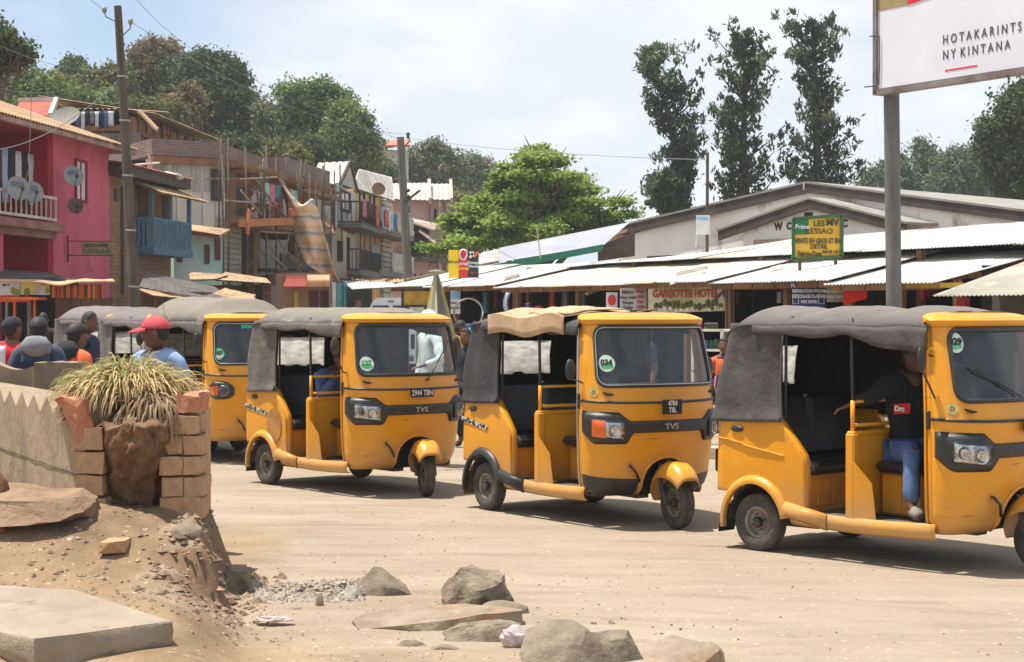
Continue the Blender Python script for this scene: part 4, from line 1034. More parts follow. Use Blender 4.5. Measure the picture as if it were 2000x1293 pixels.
def clothes(face, px0, px1, z, out, cols, seed, lmin=.4, lmax=.8, label='washing hung out to dry', n=None, root=None, D=None, wid=.42, group=None):
 """a line of washing: each garment a part of the line"""
 r = random.Random(seed); t = thing('clothes_line', label, 'washing', at(face, px0, z, out), 0, group)
 a, b = at(face, px0, z, out), at(face, px1, z, out); L_ = (b - a).length; n = n or int(L_ / wid); q = MB()
 q.tube([a.lerp(b, i / 10) - Vector((0, 0, .05 * math.sin(math.pi * i / 10))) for i in range(11)], .006, 5); part(q, 'line', IRON, t)
 for i in range(n):
  c = a.lerp(b, (i + .5) / n); w = L_ / n * r.uniform(.7, 1.0) / 2; l = r.uniform(lmin, lmax); td = (b - a).normalized(); kind = r.random(); ph = r.uniform(0, 6)
  q = MB()
  def f(u, v):
   x = -1 + 2 * u; ww = w * (1 + (.45 * max(0, 1 - v * 4) if kind < .5 else -.1 * v)); split = (abs(x) < .12 and v > .45 and kind > .6)
   p = c + td * x * ww - Vector((0, 0, v * l * (1 if not split else .5) + .04)) + face.n * (.03 * math.sin(x * 5 + ph) * v + .02 * nz(x * 2, v * 2, ph))
   return p
  q.grid(f, 8, 6); o = part(q, 'garment', cols[i % len(cols)], t, smooth=True); solid(o, .006)
 return t
CL = {k: mat('cloth_' + k, srgb(*c), tuple(x * .75 for x in srgb(*c)), scale=6, rough=.95) for k, c in dict(white=(214, 212, 216), black=(44, 44, 50), blue=(84, 104, 150), paleblue=(168, 186, 216), red=(180, 56, 60), pink=(206, 110, 140), orange=(206, 110, 60), teal=(70, 130, 140), purple=(104, 84, 130), grey=(130, 128, 132), maroon=(108, 40, 50), mint=(150, 196, 180), navy=(40, 48, 76)).items()}
def foot(face, px, z=0): return at(face, px, z, 0)

# ---- 1 the pink house
PINK = wmat('pink_wall_paint', srgb(208, 98, 112), srgb(190, 84, 98), c3=srgb(166, 78, 88), c3s=2)
PINKD = wmat('shaded_pink_wall', srgb(170, 24, 40), srgb(146, 18, 34))  # shade of the recess put into the colour, deeper than the outer wall
H = thing('pink_house', 'pink rendered house with a shaded loggia and a white balcony railing', 'house', foot(FS, 105))
zc = sz(FS, 105, 262); zb = sz(FS, 105, 438)
q = MB(); fbox(q, FS, 105, 213, 0, zc + .12, -6, 0); part(q, 'wall', PINK, H)
q = MB(); fbox(q, FS, -130, 105, 2.5, zc + .1, -6, -1.7); fbox(q, FS, -130, 104.5, zc - .02, zc + .1, -1.7, 0); part(q, 'loggia_wall', PINKD, H)
q = MB(); fbox(q, FS, 104.9, 105.0, 2.5, zc, -1.7, -.002); q = MB(); fbox(q, FS, 95.5, 104.9, 2.5, zc - .03, -1.7, -.02); part(q, 'loggia_side', PINKD, H)
q = MB(); fbox(q, FS, -4, 7, 0, zb, -.3, 0); fbox(q, FS, 96, 104.9, 0, 2.5, -6, -.02); fbox(q, FS, -130, -8, 0, 2.5, -6, -.02); part(q, 'column', PINK, H)
q = MB(); fbox(q, FS, -130, 109, zb - .18, zb, -1.75, .22); fbox(q, FS, -130, 107, zb - .34, zb - .18, -.25, .04); part(q, 'balcony_floor', wmat('stained_slab', srgb(128, 70, 66), srgb(150, 120, 100)), H)
q = MB(); fbox(q, FS, 100, 112, zb - .02, zb + .0, 0, .2)
balusters(H, FS, -130, 96, zb + .08, zb + .56, .16, .26, WHITEP, sides=False, w=.03)
fb = MB(); fbox(fb, FS, -60, 60, zb + .1, zc - .5, -1.68, -1.62); part(fb, 'door', mat('loggia_door', srgb(96, 90, 92), srgb(70, 64, 66), scale=3), H)
window(H, FS, 146, 168, sz(FS, 157, 395), sz(FS, 157, 312), mat('maroon_frame', srgb(128, 30, 46), rough=.8), mat('white_shutter', srgb(216, 208, 212), srgb(196, 186, 190), scale=3, rough=.8), out=.0, bars=(1, 0))
q = MB(); e0 = at(FS, -130, zc + .0, .65); e1 = at(FS, 222, zc + .0, .65); r1 = at(FS, 222, zc + 1.35, -3.2); r0 = at(FS, -130, zc + 1.35, -3.2)
corr(q, e0, e1, r1, r0, wave=.15, amp=.015, th=.04); b0 = at(FS, 222, zc + .0, -7); corr(q, r0, r1, at(FS, 222, zc, -7), at(FS, -130, zc, -7), wave=.15, amp=.015, th=.04); part(q, 'roof', RUSTT, H)
q = MB(); fbox(q, FS, -130, 221, zc - .14, zc - .02, .50, .62); fbox(q, FS, 213, 219, zc - .12, zc - .02, -3, .5); part(q, 'fascia', mat('pale_fascia', srgb(176, 140, 124), srgb(120, 92, 80), scale=3, rough=.9), H)
q = MB(); q.slab([at(FS, 213, zc + .1, 0), at(FS, 213, zc + 1.3, -3.2), at(FS, 213, zc + .1, -6)], .1, -FS.t); part(q, 'gable', PINK, H)
# things on and by it
clothes(FS, -20, 96, zc - .45, -.35, [CL['black'], CL['white'], CL['white'], CL['maroon'], CL['paleblue'], CL['black'], CL['white']], 3, .7, 1.25, 'black and white washing hung in the shaded loggia', n=9)
GD = mat('dish_grey', srgb(150, 152, 150), srgb(130, 130, 126), scale=6, rough=.6)
DG = 'satellite dishes on the pink house'
def dish_at(px, py, out, rpx, label, m, logo, d, grp=DG, face=FS, arm=True):
 c = face.p(px, py, out); r = rpx / F * c.y; return dish(label, c, d, r, m, face.p(px - 4, py + 8, 0) if out > 0 else c - Vector((0, 0, .3)), logo, arm, grp)
dish_at(34, 369, .42, 24, 'left grey satellite dish of the overlapping pair at the balcony railing', GD, True, (.75, -.9, .25))
dish_at(63, 376, .62, 21, 'smaller grey satellite dish overlapping its neighbour at the balcony railing', GD, True, (.75, -.9, .25))
dish_at(142, 345, .45, 20, 'grey satellite dish mounted high on the plain pink wall', GD, True, (.7, -.9, .25))
dish_at(146, 403, .45, 15.5, 'rusty dark mesh dish below the grey one on the pink wall', mat('rusty_dish', srgb(104, 78, 70), srgb(74, 58, 54), scale=9, rough=.8), False, (.7, -.9, .3))
S = thing('hanging_sign', 'small hanging sign board on an iron bracket of the pink wall', 'sign', at(FS, 128, 2.9))
zs = [sz(FS, 128, 460), sz(FS, 128, 512)]
q = MB(); a = at(FS, 128, zs[1], .06); b = at(FS, 128, zs[0], .06); q.tube([a, b], .02, 6)
sg = Vector((.985, .17, 0)); za = sz(FS, 128, 471); zb_ = sz(FS, 128, 499)
for z in (za, zb_): q.tube([at(FS, 128, z, .06), at(FS, 128, z, .06) + sg * 1.02], .012, 6)
part(q, 'bracket', IRON, S)
c = at(FS, 128, (za + zb_) / 2, .06) + sg * .65; q = MB(); q.beam(c - sg * .35, c + sg * .35, .03, za - zb_ - .03); bd = part(q, 'board', mat('sign_ochre_board', srgb(176, 140, 74), srgb(120, 116, 84), scale=5, rough=.8), S)
nn = sg.cross(Vector((0, 0, 1)))
for tx, dz, s_, m_ in (('BOUCHERIE', .065, .095, TM['ink']), ('KAROUNA', -.065, .13, mat('faded_teal_ink', srgb(60, 96, 96), rough=.8))):
 l = lettering(tx, s_, c + nn * .02 + Vector((0, 0, dz)), sg, m_, None, bold=.003); under(l, S)
# ---- shop front under the pink house: awning, posters, hanging cloth
A_ = thing('shop_stall', 'shop front with poster boards and striped cloths under a tan awning by the pink house', 'shop stall', at(FS, 20, 0, 2.5))
D1 = 33.5
q = MB(); q.slab([W(-60, 521, D1 + 3), W(100, 532, D1 + 4.2), W(128, 542, D1 + 1), W(-60, 542, D1 + .3)], .05); part(q, 'dark_roof', DTIN, A_)
q = MB()
def aw(a, b):
 top = W(40 + 180 * a, 540 + 4 * math.sin(a * 3) + 9 * max(0, a - .55), D1 + 2.2); bot = W(-20 + 245 * a, 547 + 7 * math.exp(-((a - .55) / .12) ** 2) + 2 * a, D1 - .4)
 return top.lerp(bot, b) + Vector((0, 0, .03 * nz(a * 5, b * 3)))
q.grid(aw, 24, 6); o = part(q, 'awning', mat('tan_awning', srgb(206, 170, 130), srgb(182, 146, 108), scale=2, rough=.9), A_, smooth=True); solid(o, .03)
pm = mat('poster_white', srgb(206, 208, 214), srgb(176, 178, 186), scale=2, rough=.6); py_ = mat('poster_yellow', srgb(226, 218, 130), srgb(200, 196, 110), scale=3, rough=.6)
FP = Face(-60, D1, 100, D1)
q = MB(); fbox(q, FP, -60, 41, sz(FP, 0, 577), sz(FP, 0, 549), 0, .05); pb = part(q, 'poster_board', pm, A_)
q = MB(); fbox(q, FP, 42, 98, sz(FP, 0, 576), sz(FP, 0, 547), 0, .05); pb2 = part(q, 'poster_board', pm, A_)
q = MB(); fbox(q, FP, 43, 72, sz(FP, 0, 575), sz(FP, 0, 548), .052, .056); q.box(W(84, 562, D1 - .06), (.12, .004, .1)); part(q, 'poster_print', py_, A_, parent=None)
q = MB()
for (px, py, s) in ((8, 557, .07), (16, 556, .04), (84, 556, .04)): q.box(W(px, py, D1 - .06), (s, .006, s * .6))
part(q, 'poster_print', TM['ink'], A_)
q = MB()
for (px, py, s) in ((26, 568, .06), (32, 572, .07), (53, 570, .07), (93, 568, .05)): q.ball(W(px, py, D1 - .055), (s, .008, s * 1.2), 8, 6)
part(q, 'poster_print', mat('print_green', srgb(130, 170, 50), srgb(160, 120, 60), scale=20), A_)
q = MB(); fbox(q, FP, -60, 60, sz(FP, 0, 590), sz(FP, 0, 579), -.02, .03); fbox(q, FP, 30, 92, sz(FP, 0, 586), sz(FP, 0, 581), .0, .6)
fbox(q, FP, 27, 31, 0, sz(FP, 0, 590), -.02, .05); fbox(q, FP, 66, 70, 0, sz(FP, 0, 586), -.02, .05); part(q, 'orange_beam', mat('orange_paint', srgb(216, 92, 34), srgb(186, 70, 30), scale=4), A_)
q = MB(); fbox(q, FP, -60, 98, 0, sz(FP, 0, 548), -2.2, -2.1); part(q, 'back_panel', DARK, A_)
q = MB(); fbox(q, FP, 12, 16, 0, sz(FP, 0, 590), 0, .06); fbox(q, FP, 44, 50, 0, sz(FP, 0, 590), -.4, -.3); part(q, 'post', mat('grey_post', srgb(130, 124, 122), rough=.9), A_)
q = MB(); fbox(q, FP, 92, 206, 0, sz(FP, 0, 582), -.7, -.6); part(q, 'plank_front', plank_mat('umber_boards', srgb(84, 62, 52), srgb(120, 88, 70), .2), A_)
sm = stripe_mat('striped_cloth', [srgb(150, 46, 26), srgb(196, 110, 50), srgb(110, 40, 26), srgb(170, 120, 50), srgb(196, 76, 36), srgb(96, 80, 40)], .045, 0)
for i in range(9):
 q = MB(); x0, x1 = 99 + i * 11.3, 110 + i * 11.3
 q.grid(lambda a, b: W(x0 + (x1 - x0) * a, 556 + (26 + 3 * nz(i * 3.1)) * b, D1 - .25 + .04 * math.sin(a * 9 + i)), 6, 5); solid(part(q, 'hanging_cloth', sm, A_, smooth=True), .01)
# ---- the roof seen behind the pink house
H = thing('roof_top_house', 'red tiled roof with a white gable edge rising behind the pink house', 'house', (XD(80, 50), 50, 0))
q = MB(); q.slab([W(30, 222, 50), W(38, 197, 52), W(110, 196, 52), W(100, 226, 50)], .15, (0, 1, 0)); part(q, 'roof', mat('red_tiles', srgb(170, 92, 74), srgb(140, 72, 60), scale=8, rough=.9), H)
q = MB(); q.beam(W(110, 195, 51.8), W(98, 226, 49.8), .12, .18); q.beam(W(36, 195, 51.9), W(111, 194, 51.9), .12, .12); part(q, 'edge_board', WHITEP, H)
q = MB(); q.box(W(70, 240, 54) - Vector((0, 0, 3.0)), (1.6, 3, 6.6)); part(q, 'wall', WHITEP, H)
c = W(128, 232, 47); dish('wide pale mesh dish on the roofs behind the pink house', c, (-.1, -.7, .72), .42, mat('mesh_dish', srgb(112, 108, 98), srgb(134, 128, 114), scale=20, rough=.8), c - Vector((0, -.2, .9)), False, False, None)
# ---- 2 brick house with the blue balcony
BR = brick_mat('ochre_bricks', srgb(158, 114, 78), srgb(136, 96, 66), srgb(116, 96, 78), .3, .1, .014)
H = thing('brick_house', 'ochre brick house with a blue timber balcony behind the tall pole', 'house', foot(FS, 260))
zr = sz(FS, 213, 318)
q = MB(); fbox(q, FS, 213.5, 336, 0, zr, -5.5, -.03); part(q, 'wall', BR, H)
q = MB(); corr(q, at(FS, 212, zr - .02, .5), at(FS, 345, zr - .02, .5), at(FS, 345, zr + .5, -3), at(FS, 212, zr + .5, -3), .15, .015, .04); part(q, 'roof', mat('red_brown_tin', srgb(150, 84, 62), srgb(176, 120, 90), scale=3, rough=.85, c3=srgb(196, 176, 156), c3s=4), H)
q = MB(); fbox(q, FS, 212, 344, zr - .30, zr - .06, -.05, .42); part(q, 'fascia', mat('dark_fascia', srgb(86, 72, 60), srgb(60, 50, 44), scale=4), H)
zf = sz(FS, 285, 486, .45); zh_ = sz(FS, 285, 424, .45); bo = .46
q = MB(); fbox(q, FS, 262, 341, zf - .12, zf + .06, -.03, bo + .06); part(q, 'balcony_floor', mat('blue_grey_timber', srgb(84, 120, 136), srgb(66, 92, 106), scale=6, rough=.85), H)
BLUE = mat('blue_timber', srgb(98, 130, 148), srgb(74, 102, 120), scale=9, rough=.85, stretch=(1, 1, .3), c3=srgb(110, 128, 136), c3s=14)
balusters(H, FS, 264, 340, zf + .06, zh_, bo, .105, BLUE, 'balcony_railing', w=.075)
q = MB()
for px in (264, 340):
 fbox(q, FS, px - 1.2, px + 1.2, zf, zr - .55, bo - .08, bo + .02)
fbox(q, FS, 300, 302, zf, zr - .5, bo - .08, bo + .01); part(q, 'balcony_post', BLUE, H)
q = MB(); fbox(q, FS, 266, 336, zf, zr - .5, -.03, .02); part(q, 'balcony_wall', mat('ochre_plaster', srgb(150, 104, 66), srgb(112, 74, 50), scale=2), H)
q = MB(); fbox(q, FS, 268, 296, zf, zf + 1.75, .02, .05); part(q, 'door', mat('maroon_door', srgb(92, 44, 40), srgb(70, 34, 32), scale=4), H)
q = MB(); fbox(q, FS, 316, 327, zf, zf + 1.7, .02, .05); part(q, 'door', mat('maroon_door', srgb(92, 44, 40)), H)
q = MB(); corr(q, at(FS, 256, zr - .62, bo + .35), at(FS, 352, zr - .62, bo + .35), at(FS, 350, zr - .28, -.02), at(FS, 256, zr - .28, -.02), .13, .015, .04); part(q, 'balcony_roof', mat('straw_tin', srgb(182, 152, 112), srgb(140, 112, 82), scale=3, rough=.9), H)
q = MB(); fbox(q, FS, 238, 241, 2.2, zr - .5, -.03, .04); fbox(q, FS, 225, 232, zr - .9, zr - .6, -.03, .03); part(q, 'drain_pipe', mat('pipe_brown', srgb(92, 76, 62), rough=.8), H)
# tv aerial
q = MB(); c = W(300, 330, 46); q.tube([W(298, 345, 46), W(286, 312, 46)], .03, 6); q.tube([W(265, 322, 46), W(312, 318, 46)], .035, 6); q.tube([W(288, 325, 46), W(318, 348, 46)], .03, 6); q.tube([W(290, 300, 46), W(300, 345, 46)], .025, 6)
tag(q.build('aerial', WHITEP), 'white crooked television aerial on the brick house roof', 'aerial')
q = MB(); q.ball(W(320, 345, 45.5), (.55, .4, .12), 12, 8, fn=lambda v, d: v * (1 + .4 * nz(d.x * 3, d.y * 3, d.z * 3))); tag(q.build('plastic_sheet', WHITEP, smooth=True), 'crumpled pale sheet lying on the brick house roof edge', 'sheet')
# ---- timber house up the slope
H = thing('timber_house', 'big unpainted timber house standing higher up behind the brick house', 'house', (XD(260, 56), 56, 4))
FT = Face(262, 54, 392, 62); FT0 = Face(118, 54.5, 262, 54)
q = MB(); q.slab([at(FT0, 118, 0), at(FT, 262, 0), at(FT, 390, 0), at(FT, 390, 0) - Vector((4, 0, 0)), at(FT0, 118, 0) + Vector((0, 3, 0))], sz(FT, 262, 228) - 0, (0, 0, 1)); part(q, 'wall', plank_mat('orange_boards', srgb(120, 84, 58), srgb(170, 122, 88), .22), H)
zt_ = sz(FT, 262, 216); q = MB(); corr(q, at(FT, 262, zt_ - .1, .7), at(FT, 396, zt_ - .1, .7), at(FT, 396, zt_ + .45, -3), at(FT, 255, zt_ + .45, -3), .2, .02, .06); corr(q, at(FT0, 116, zt_ + .02, .9), at(FT0, 262, zt_ - .05, .9), at(FT0, 262, zt_ + .3, -3), at(FT0, 116, zt_ + .3, -3), .2, .02, .06); part(q, 'roof', RUSTT, H)
q = MB(); fbox(q, FT0, 140, 250, sz(FT0, 200, 251), sz(FT0, 200, 218), -.3, .02); part(q, 'veranda_opening', DARK, H)
q = MB()
for px in (140, 170, 196, 224, 258): fbox(q, FT0, px - 2, px + 2, 4, zt_, .7, .8)
fbox(q, FT0, 120, 262, sz(FT0, 200, 262), sz(FT0, 200, 251), .0, .85); part(q, 'veranda_post', OWOOD, H)
q = MB()
for i in range(8): fbox(q, FT, 268 + i * 15.5, 271 + i * 15.5, 3, zt_, .02, .08)
fbox(q, FT, 270, 390, sz(FT, 270, 265), sz(FT, 270, 258), .02, .12); part(q, 'wall_stud', OWOOD, H)
for x0 in (286, 318, 350): window(H, FT, x0, x0 + 13, sz(FT, x0, 262), sz(FT, x0, 240), mat('red_frame', srgb(150, 70, 54), rough=.8), mat('pink_shutter', srgb(186, 150, 132), srgb(160, 116, 96), scale=6), out=.02)
q = MB(); fbox(q, FT0, 205, 300, sz(FT0, 200, 305), sz(FT0, 200, 268), 1.0, 1.06); part(q, 'railing', plank_mat('grey_slats', srgb(86, 78, 74), srgb(120, 112, 108), .14), H)
q = MB(); q.slab([W(275, 213, 52), W(310, 250, 51), W(306, 252, 50), W(268, 214, 51)], .08); part(q, 'lean_to_roof', RUSTT, H)
clothes(FT0, 156, 246, sz(FT0, 200, 222), .9, [CL['white'], CL['navy'], CL['blue'], CL['white'], CL['black'], CL['grey']], 8, .35, .6, 'row of blue and white washing on the timber house veranda', n=10)
# ---- 3 building under construction with scaffolding
H = thing('unfinished_building', 'half finished building wrapped in rough timber scaffolding', 'house', (XD(470, 50.5), 50.5, 0))
E3 = Face(296, 49.0, 440, 50.2); FC = Face(440, 50.2, 618, 60.5); FQ = Face(470, 50.5, 618, 60.5)
PL = plank_mat('grey_planks', srgb(138, 130, 118), srgb(184, 176, 162), .2); PLP = plank_mat('pale_planks', srgb(176, 168, 152), srgb(206, 198, 184), .55)
BRD = brick_mat('sooty_bricks', srgb(140, 104, 94), srgb(112, 86, 80), srgb(134, 120, 110), .24, .075, .014)
z1 = sz(E3, 400, 310); z2 = sz(E3, 400, 375); z3 = sz(FC, 450, 425)
q = MB(); fbox(q, E3, 330, 439, z2, z1, -4.5, 0); part(q, 'plank_wall', PL, H)
q = MB(); fbox(q, E3, 300, 440, 0, z2, -4.5, -.01); part(q, 'lower_wall', PLP, H)
q = MB(); fbox(q, E3, 296, 439.5, z1 + .02, z1 + .5, -4.5, .05); fbox(q, FC, 440, 522, z1 + .02, z1 + .42, -.3, .04); fbox(q, FC, 528, 618, z1 - .1, z1 + .52, -.3, .5); part(q, 'parapet', BRD, H)
q = MB(); fbox(q, E3, 296, 439.5, z1 - .2, z1 + .0, -.3, .12); fbox(q, FC, 440, 622, z1 - .22, z1 - .02, -.3, .55); fbox(q, FC, 440, 600, z3 - .2, z3 + .02, -2.4, .5); fbox(q, FC, 560, 626, z1 - .5, z1 - .35, .2, .75)
for i in range(9): 
 a = at(FC, 448 + i * 20, z1 - .3, -1.5); q.beam(a, a + FC.n * (2.6 + .4 * nz(i * 3.3)) + Vector((0, 0, .05 * nz(i))), .09, .1)
 a = at(FC, 452 + i * 18, z3 - .24, -1.5); q.beam(a, a + FC.n * (2.4 + .4 * nz(i * 2.3)), .09, .1)
part(q, 'floor_beam', OWOOD, H)
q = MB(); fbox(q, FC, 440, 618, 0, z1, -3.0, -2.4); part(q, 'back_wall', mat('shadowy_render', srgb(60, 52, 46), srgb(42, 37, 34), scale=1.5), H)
q = MB()
for px, w_, a_, b_ in ((452, 7, z3, z1), (546, 5, z3, z1), (606, 6, 0, z1), (500, 6, 0, z3), (578, 4, 0, z3)): fbox(q, FC, px - w_, px + w_, a_, b_ - .2, -.22, .04)
part(q, 'timber_post', OWOOD, H)
q = MB(); fbox(q, E3, 424, 439, 0, z3, 0, .03); fbox(q, FC, 440, 472, 0, z3 - .2, -2.4, .0); part(q, 'masonry', brick_mat('pale_blocks', srgb(168, 156, 136), srgb(150, 138, 120), srgb(120, 108, 94), .4, .16, .02), H)
window(H, E3, 412, 434, sz(E3, 420, 392), sz(E3, 420, 330), mat('dark_frame', srgb(70, 60, 52), rough=.9), DGLASS, bars=(2, 1))
for a_, b_ in ((478, 492), (512, 540), (556, 590)):
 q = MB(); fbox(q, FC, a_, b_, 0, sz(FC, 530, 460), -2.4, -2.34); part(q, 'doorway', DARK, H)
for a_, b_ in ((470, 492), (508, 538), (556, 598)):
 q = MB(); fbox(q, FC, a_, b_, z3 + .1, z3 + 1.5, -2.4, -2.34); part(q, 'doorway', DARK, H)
q = MB(); fbox(q, FC, 500, 600, sz(FC, 530, 532), sz(FC, 530, 527), -.1, .5); fbox(q, FC, 520, 600, sz(FC, 560, 527), sz(FC, 560, 500), .44, .5); part(q, 'balcony', mat('dark_balcony', srgb(66, 58, 54), srgb(48, 42, 40), scale=6), H)
SCF = thing('scaffolding', 'tangle of thin poles tied up against the unfinished building', 'scaffolding', at(FC, 470, 0, 1.0)); q = MB(); r_ = random.Random(5)
for i in range(26):
 px = 404 + 212 * (i / 25) + r_.uniform(-3, 3); f_ = FC if px > 440 else E3; o_ = .6 + r_.uniform(-.1, .5); z0 = r_.choice((0, z3, z3 - .4)); a = at(f_, px, z0, o_); b = at(f_, px + r_.uniform(-2, 2), z1 + r_.uniform(-.5, .75), o_ + r_.uniform(-.1, .1)); q.tube([a, a.lerp(b, .5) + Vector((r_.uniform(-.04, .04), 0, 0)), b], r_.uniform(.018, .035), 6)
part(q, 'upright_pole', POLEW, SCF, smooth=True); q = MB()
for i in range(34):
 px = r_.uniform(462, 608); z0 = r_.choice((z3, z3 + .3, 1.0, z3 - 1.6)); a = at(FC, px, z0, r_.uniform(-.2, .9)); b = at(FC, px + r_.uniform(-22, 22), z0 + r_.uniform(.5, 2.2), r_.uniform(-.2, 1.0)); q.tube([a, b], r_.uniform(.014, .03), 5)
q2 = MB()
for i in range(16):
 px = r_.uniform(455, 612); z = r_.choice((z3 + r_.uniform(0, .5), z1 - r_.uniform(.1, .9))); a = at(FC, px, z, r_.uniform(-.1, .7)); b = at(FC, px + r_.uniform(5, 40), z + r_.uniform(-.25, .25), r_.uniform(-.1, .9)); q2.beam(a, b, .04, r_.uniform(.06, .14))
part(q2, 'short_plank', OWOOD, SCF)
for (x0, y0, x1, y1, o_) in ((402, 349, 470, 349, .3), (470, 350, 545, 346, .9), (440, 392, 490, 396, .8), (470, 372, 536, 450, .9), (508, 452, 606, 458, .9), (515, 388, 548, 400, .8), (548, 480, 590, 520, .8), (530, 500, 560, 524, .9), (590, 372, 624, 372, .7), (500, 350, 560, 430, .8), (560, 440, 612, 408, .8), (470, 432, 600, 428, 1.0)):
 f1 = FC if x0 > 440 else E3; f2 = FC if x1 > 440 else E3; q.tube([f1.p(x0, y0, o_), f2.p(x1, y1, o_)], .03, 6)
part(q, 'cross_pole', mat('peeled_pole', srgb(160, 138, 112), srgb(130, 108, 86), scale=6), SCF, smooth=True)
q = MB(); q.beam(FC.p(466, 436, 1.1), FC.p(572, 432, 1.1), .06, .22); q.beam(FC.p(487, 410, 1.15), FC.p(483, 458, 1.15), .06, .2); q.beam(FC.p(566, 416, 1.1), FC.p(582, 412, 1.1), .1, .25); part(q, 'plank', mat('fresh_orange_plank', srgb(184, 112, 62), srgb(156, 92, 50), scale=5), SCF)
clothes(FC, 470, 535, sz(FC, 500, 350, .7), .75, [CL['mint'], CL['pink'], CL['teal'], CL['purple'], CL['red']], 21, .3, .8, 'few small garments drying among the scaffolding poles', n=6)
# hanging striped tarpaulin
le = [(536, 342), (548, 362), (556, 392), (566, 425), (574, 452), (580, 478), (590, 505), (600, 518), (632, 536), (650, 556)]
re_ = [(545, 342), (562, 372), (592, 402), (610, 386), (626, 424), (634, 460), (640, 484), (648, 512), (655, 536), (666, 552)]
def li(pts, t):
 k = t * (len(pts) - 1); i = min(len(pts) - 2, int(k)); f = k - i; return (pts[i][0] + (pts[i + 1][0] - pts[i][0]) * f, pts[i][1] + (pts[i + 1][1] - pts[i][1]) * f)
q = MB()
def tarp(a, b):
 l, r = li(le, b), li(re_, b); px = l[0] + (r[0] - l[0]) * a; py = l[1] + (r[1] - l[1]) * a + 7 * math.sin(a * math.pi) * math.exp(-((b - .28) / .1) ** 2)
 return W(px, py, 53.5 + .9 * b + .35 * math.sin(a * 6 + b * 5) * .6 + .3 * nz(a * 3, b * 6))
q.grid(tarp, 20, 44); o = tag(solid(q.build('hanging_tarpaulin', stripe_mat('striped_tarp', [srgb(214, 180, 146), srgb(220, 186, 152), srgb(210, 176, 142), srgb(146, 146, 152), srgb(214, 180, 144), srgb(206, 170, 132)], .085, 2, noise_amt=2.2), smooth=True), .015), 'torn striped tan tarpaulin hanging from the scaffolding', 'tarpaulin')
# small turquoise house in front of it
H = thing('turquoise_house', 'small house with a faded turquoise wall and maroon shutters', 'house', (XD(390, 47.6), 47.6, 0)); FU = Face(338, 47.2, 436, 47.9)
zu = sz(FU, 390, 449); q = MB(); fbox(q, FU, 340, 434, 0, zu, -1, 0); part(q, 'wall', wmat('turquoise_limewash', srgb(198, 200, 188), srgb(140, 190, 182), scale=.9), H)
q = MB(); q.slab([W(334, 444, 46.9), W(430, 458, 47.2), W(450, 448, 48.6), W(342, 434, 48.6)], .06); part(q, 'roof', RUSTT, H)
q = MB(); q.beam(W(336, 449, 46.85), W(428, 463, 47.1), .04, .1); part(q, 'fascia', mat('maroon_board', srgb(120, 56, 46), rough=.85), H)
for x0, x1, y0, y1 in ((346, 356, 490, 512), (400, 409, 478, 515), (420, 430, 465, 508)):
 q = MB(); fbox(q, FU, x0, x1, sz(FU, x0, y1), sz(FU, x0, y0), 0, .05); part(q, 'shutter', mat('maroon_shutter', srgb(112, 56, 48), srgb(90, 44, 40), scale=6), H)
# ---- sheds in front: patched dark and tan roofs
def shed(label, roofs, xs_, D, m_wall, zw, doors=(), cat='shed', name='shed'):
 t = thing(name, label, cat, (XD(sum(xs_) / 2, D), D, 0)); q = MB(); f = Face(xs_[0], D, xs_[1], D)
 fbox(q, f, xs_[0], xs_[1], 0, zw, -2.2, 0); part(q, 'wall', m_wall, t)
 for i, (pts, m) in enumerate(roofs):
  q = MB(); P4 = [W(*p) for p in pts]
  if len(P4) == 4: corr(q, P4[0], P4[1], P4[2], P4[3], .15, .005, .03)
  else: q.slab(P4, .04)
  part(q, 'roof_sheet', m, t)
 for (x0, x1, y0, y1, m) in doors:
  q = MB(); fbox(q, f, x0, x1, max(0, sz(f, x0, y1)), sz(f, x0, y0), .0, .04); part(q, 'door', m, t)
 return t
shed('low shed with a patched dark tin roof below the brick house', [([(272, 560, 37.2), (470, 596, 37.6), (420, 560, 41), (285, 531, 41)], DTIN), ([(262, 562, 37), (330, 570, 37), (395, 586, 37.4), (300, 577, 36.6)], RUSTT)], (268, 400), 38.2, WOOD, 2.2)
shed('row of brick sheds under tan patched roofs below the turquoise house', [([(372, 546, 42), (420, 545, 41.8), (448, 536, 43.5), (368, 531, 43.5)], RUSTT), ([(418, 546, 42), (530, 553, 43), (520, 543, 45), (440, 531, 45)], mat('straw_tin', (0, 0, 0))), ([(400, 580, 38.6), (466, 590, 38.4), (500, 582, 39.6), (440, 562, 39.8)], mat('straw_tin', (0, 0, 0))), ([(440, 582, 39), (478, 594, 38.6), (500, 576, 40), (456, 566, 40)], RUSTT)], (380, 530), 43.8, brick_mat('rough_bricks', srgb(130, 88, 62), srgb(104, 72, 54), srgb(88, 74, 62), .26, .1, .016), 2.45, [(470, 484, 560, 640, DARK), (500, 512, 556, 640, DARK)])
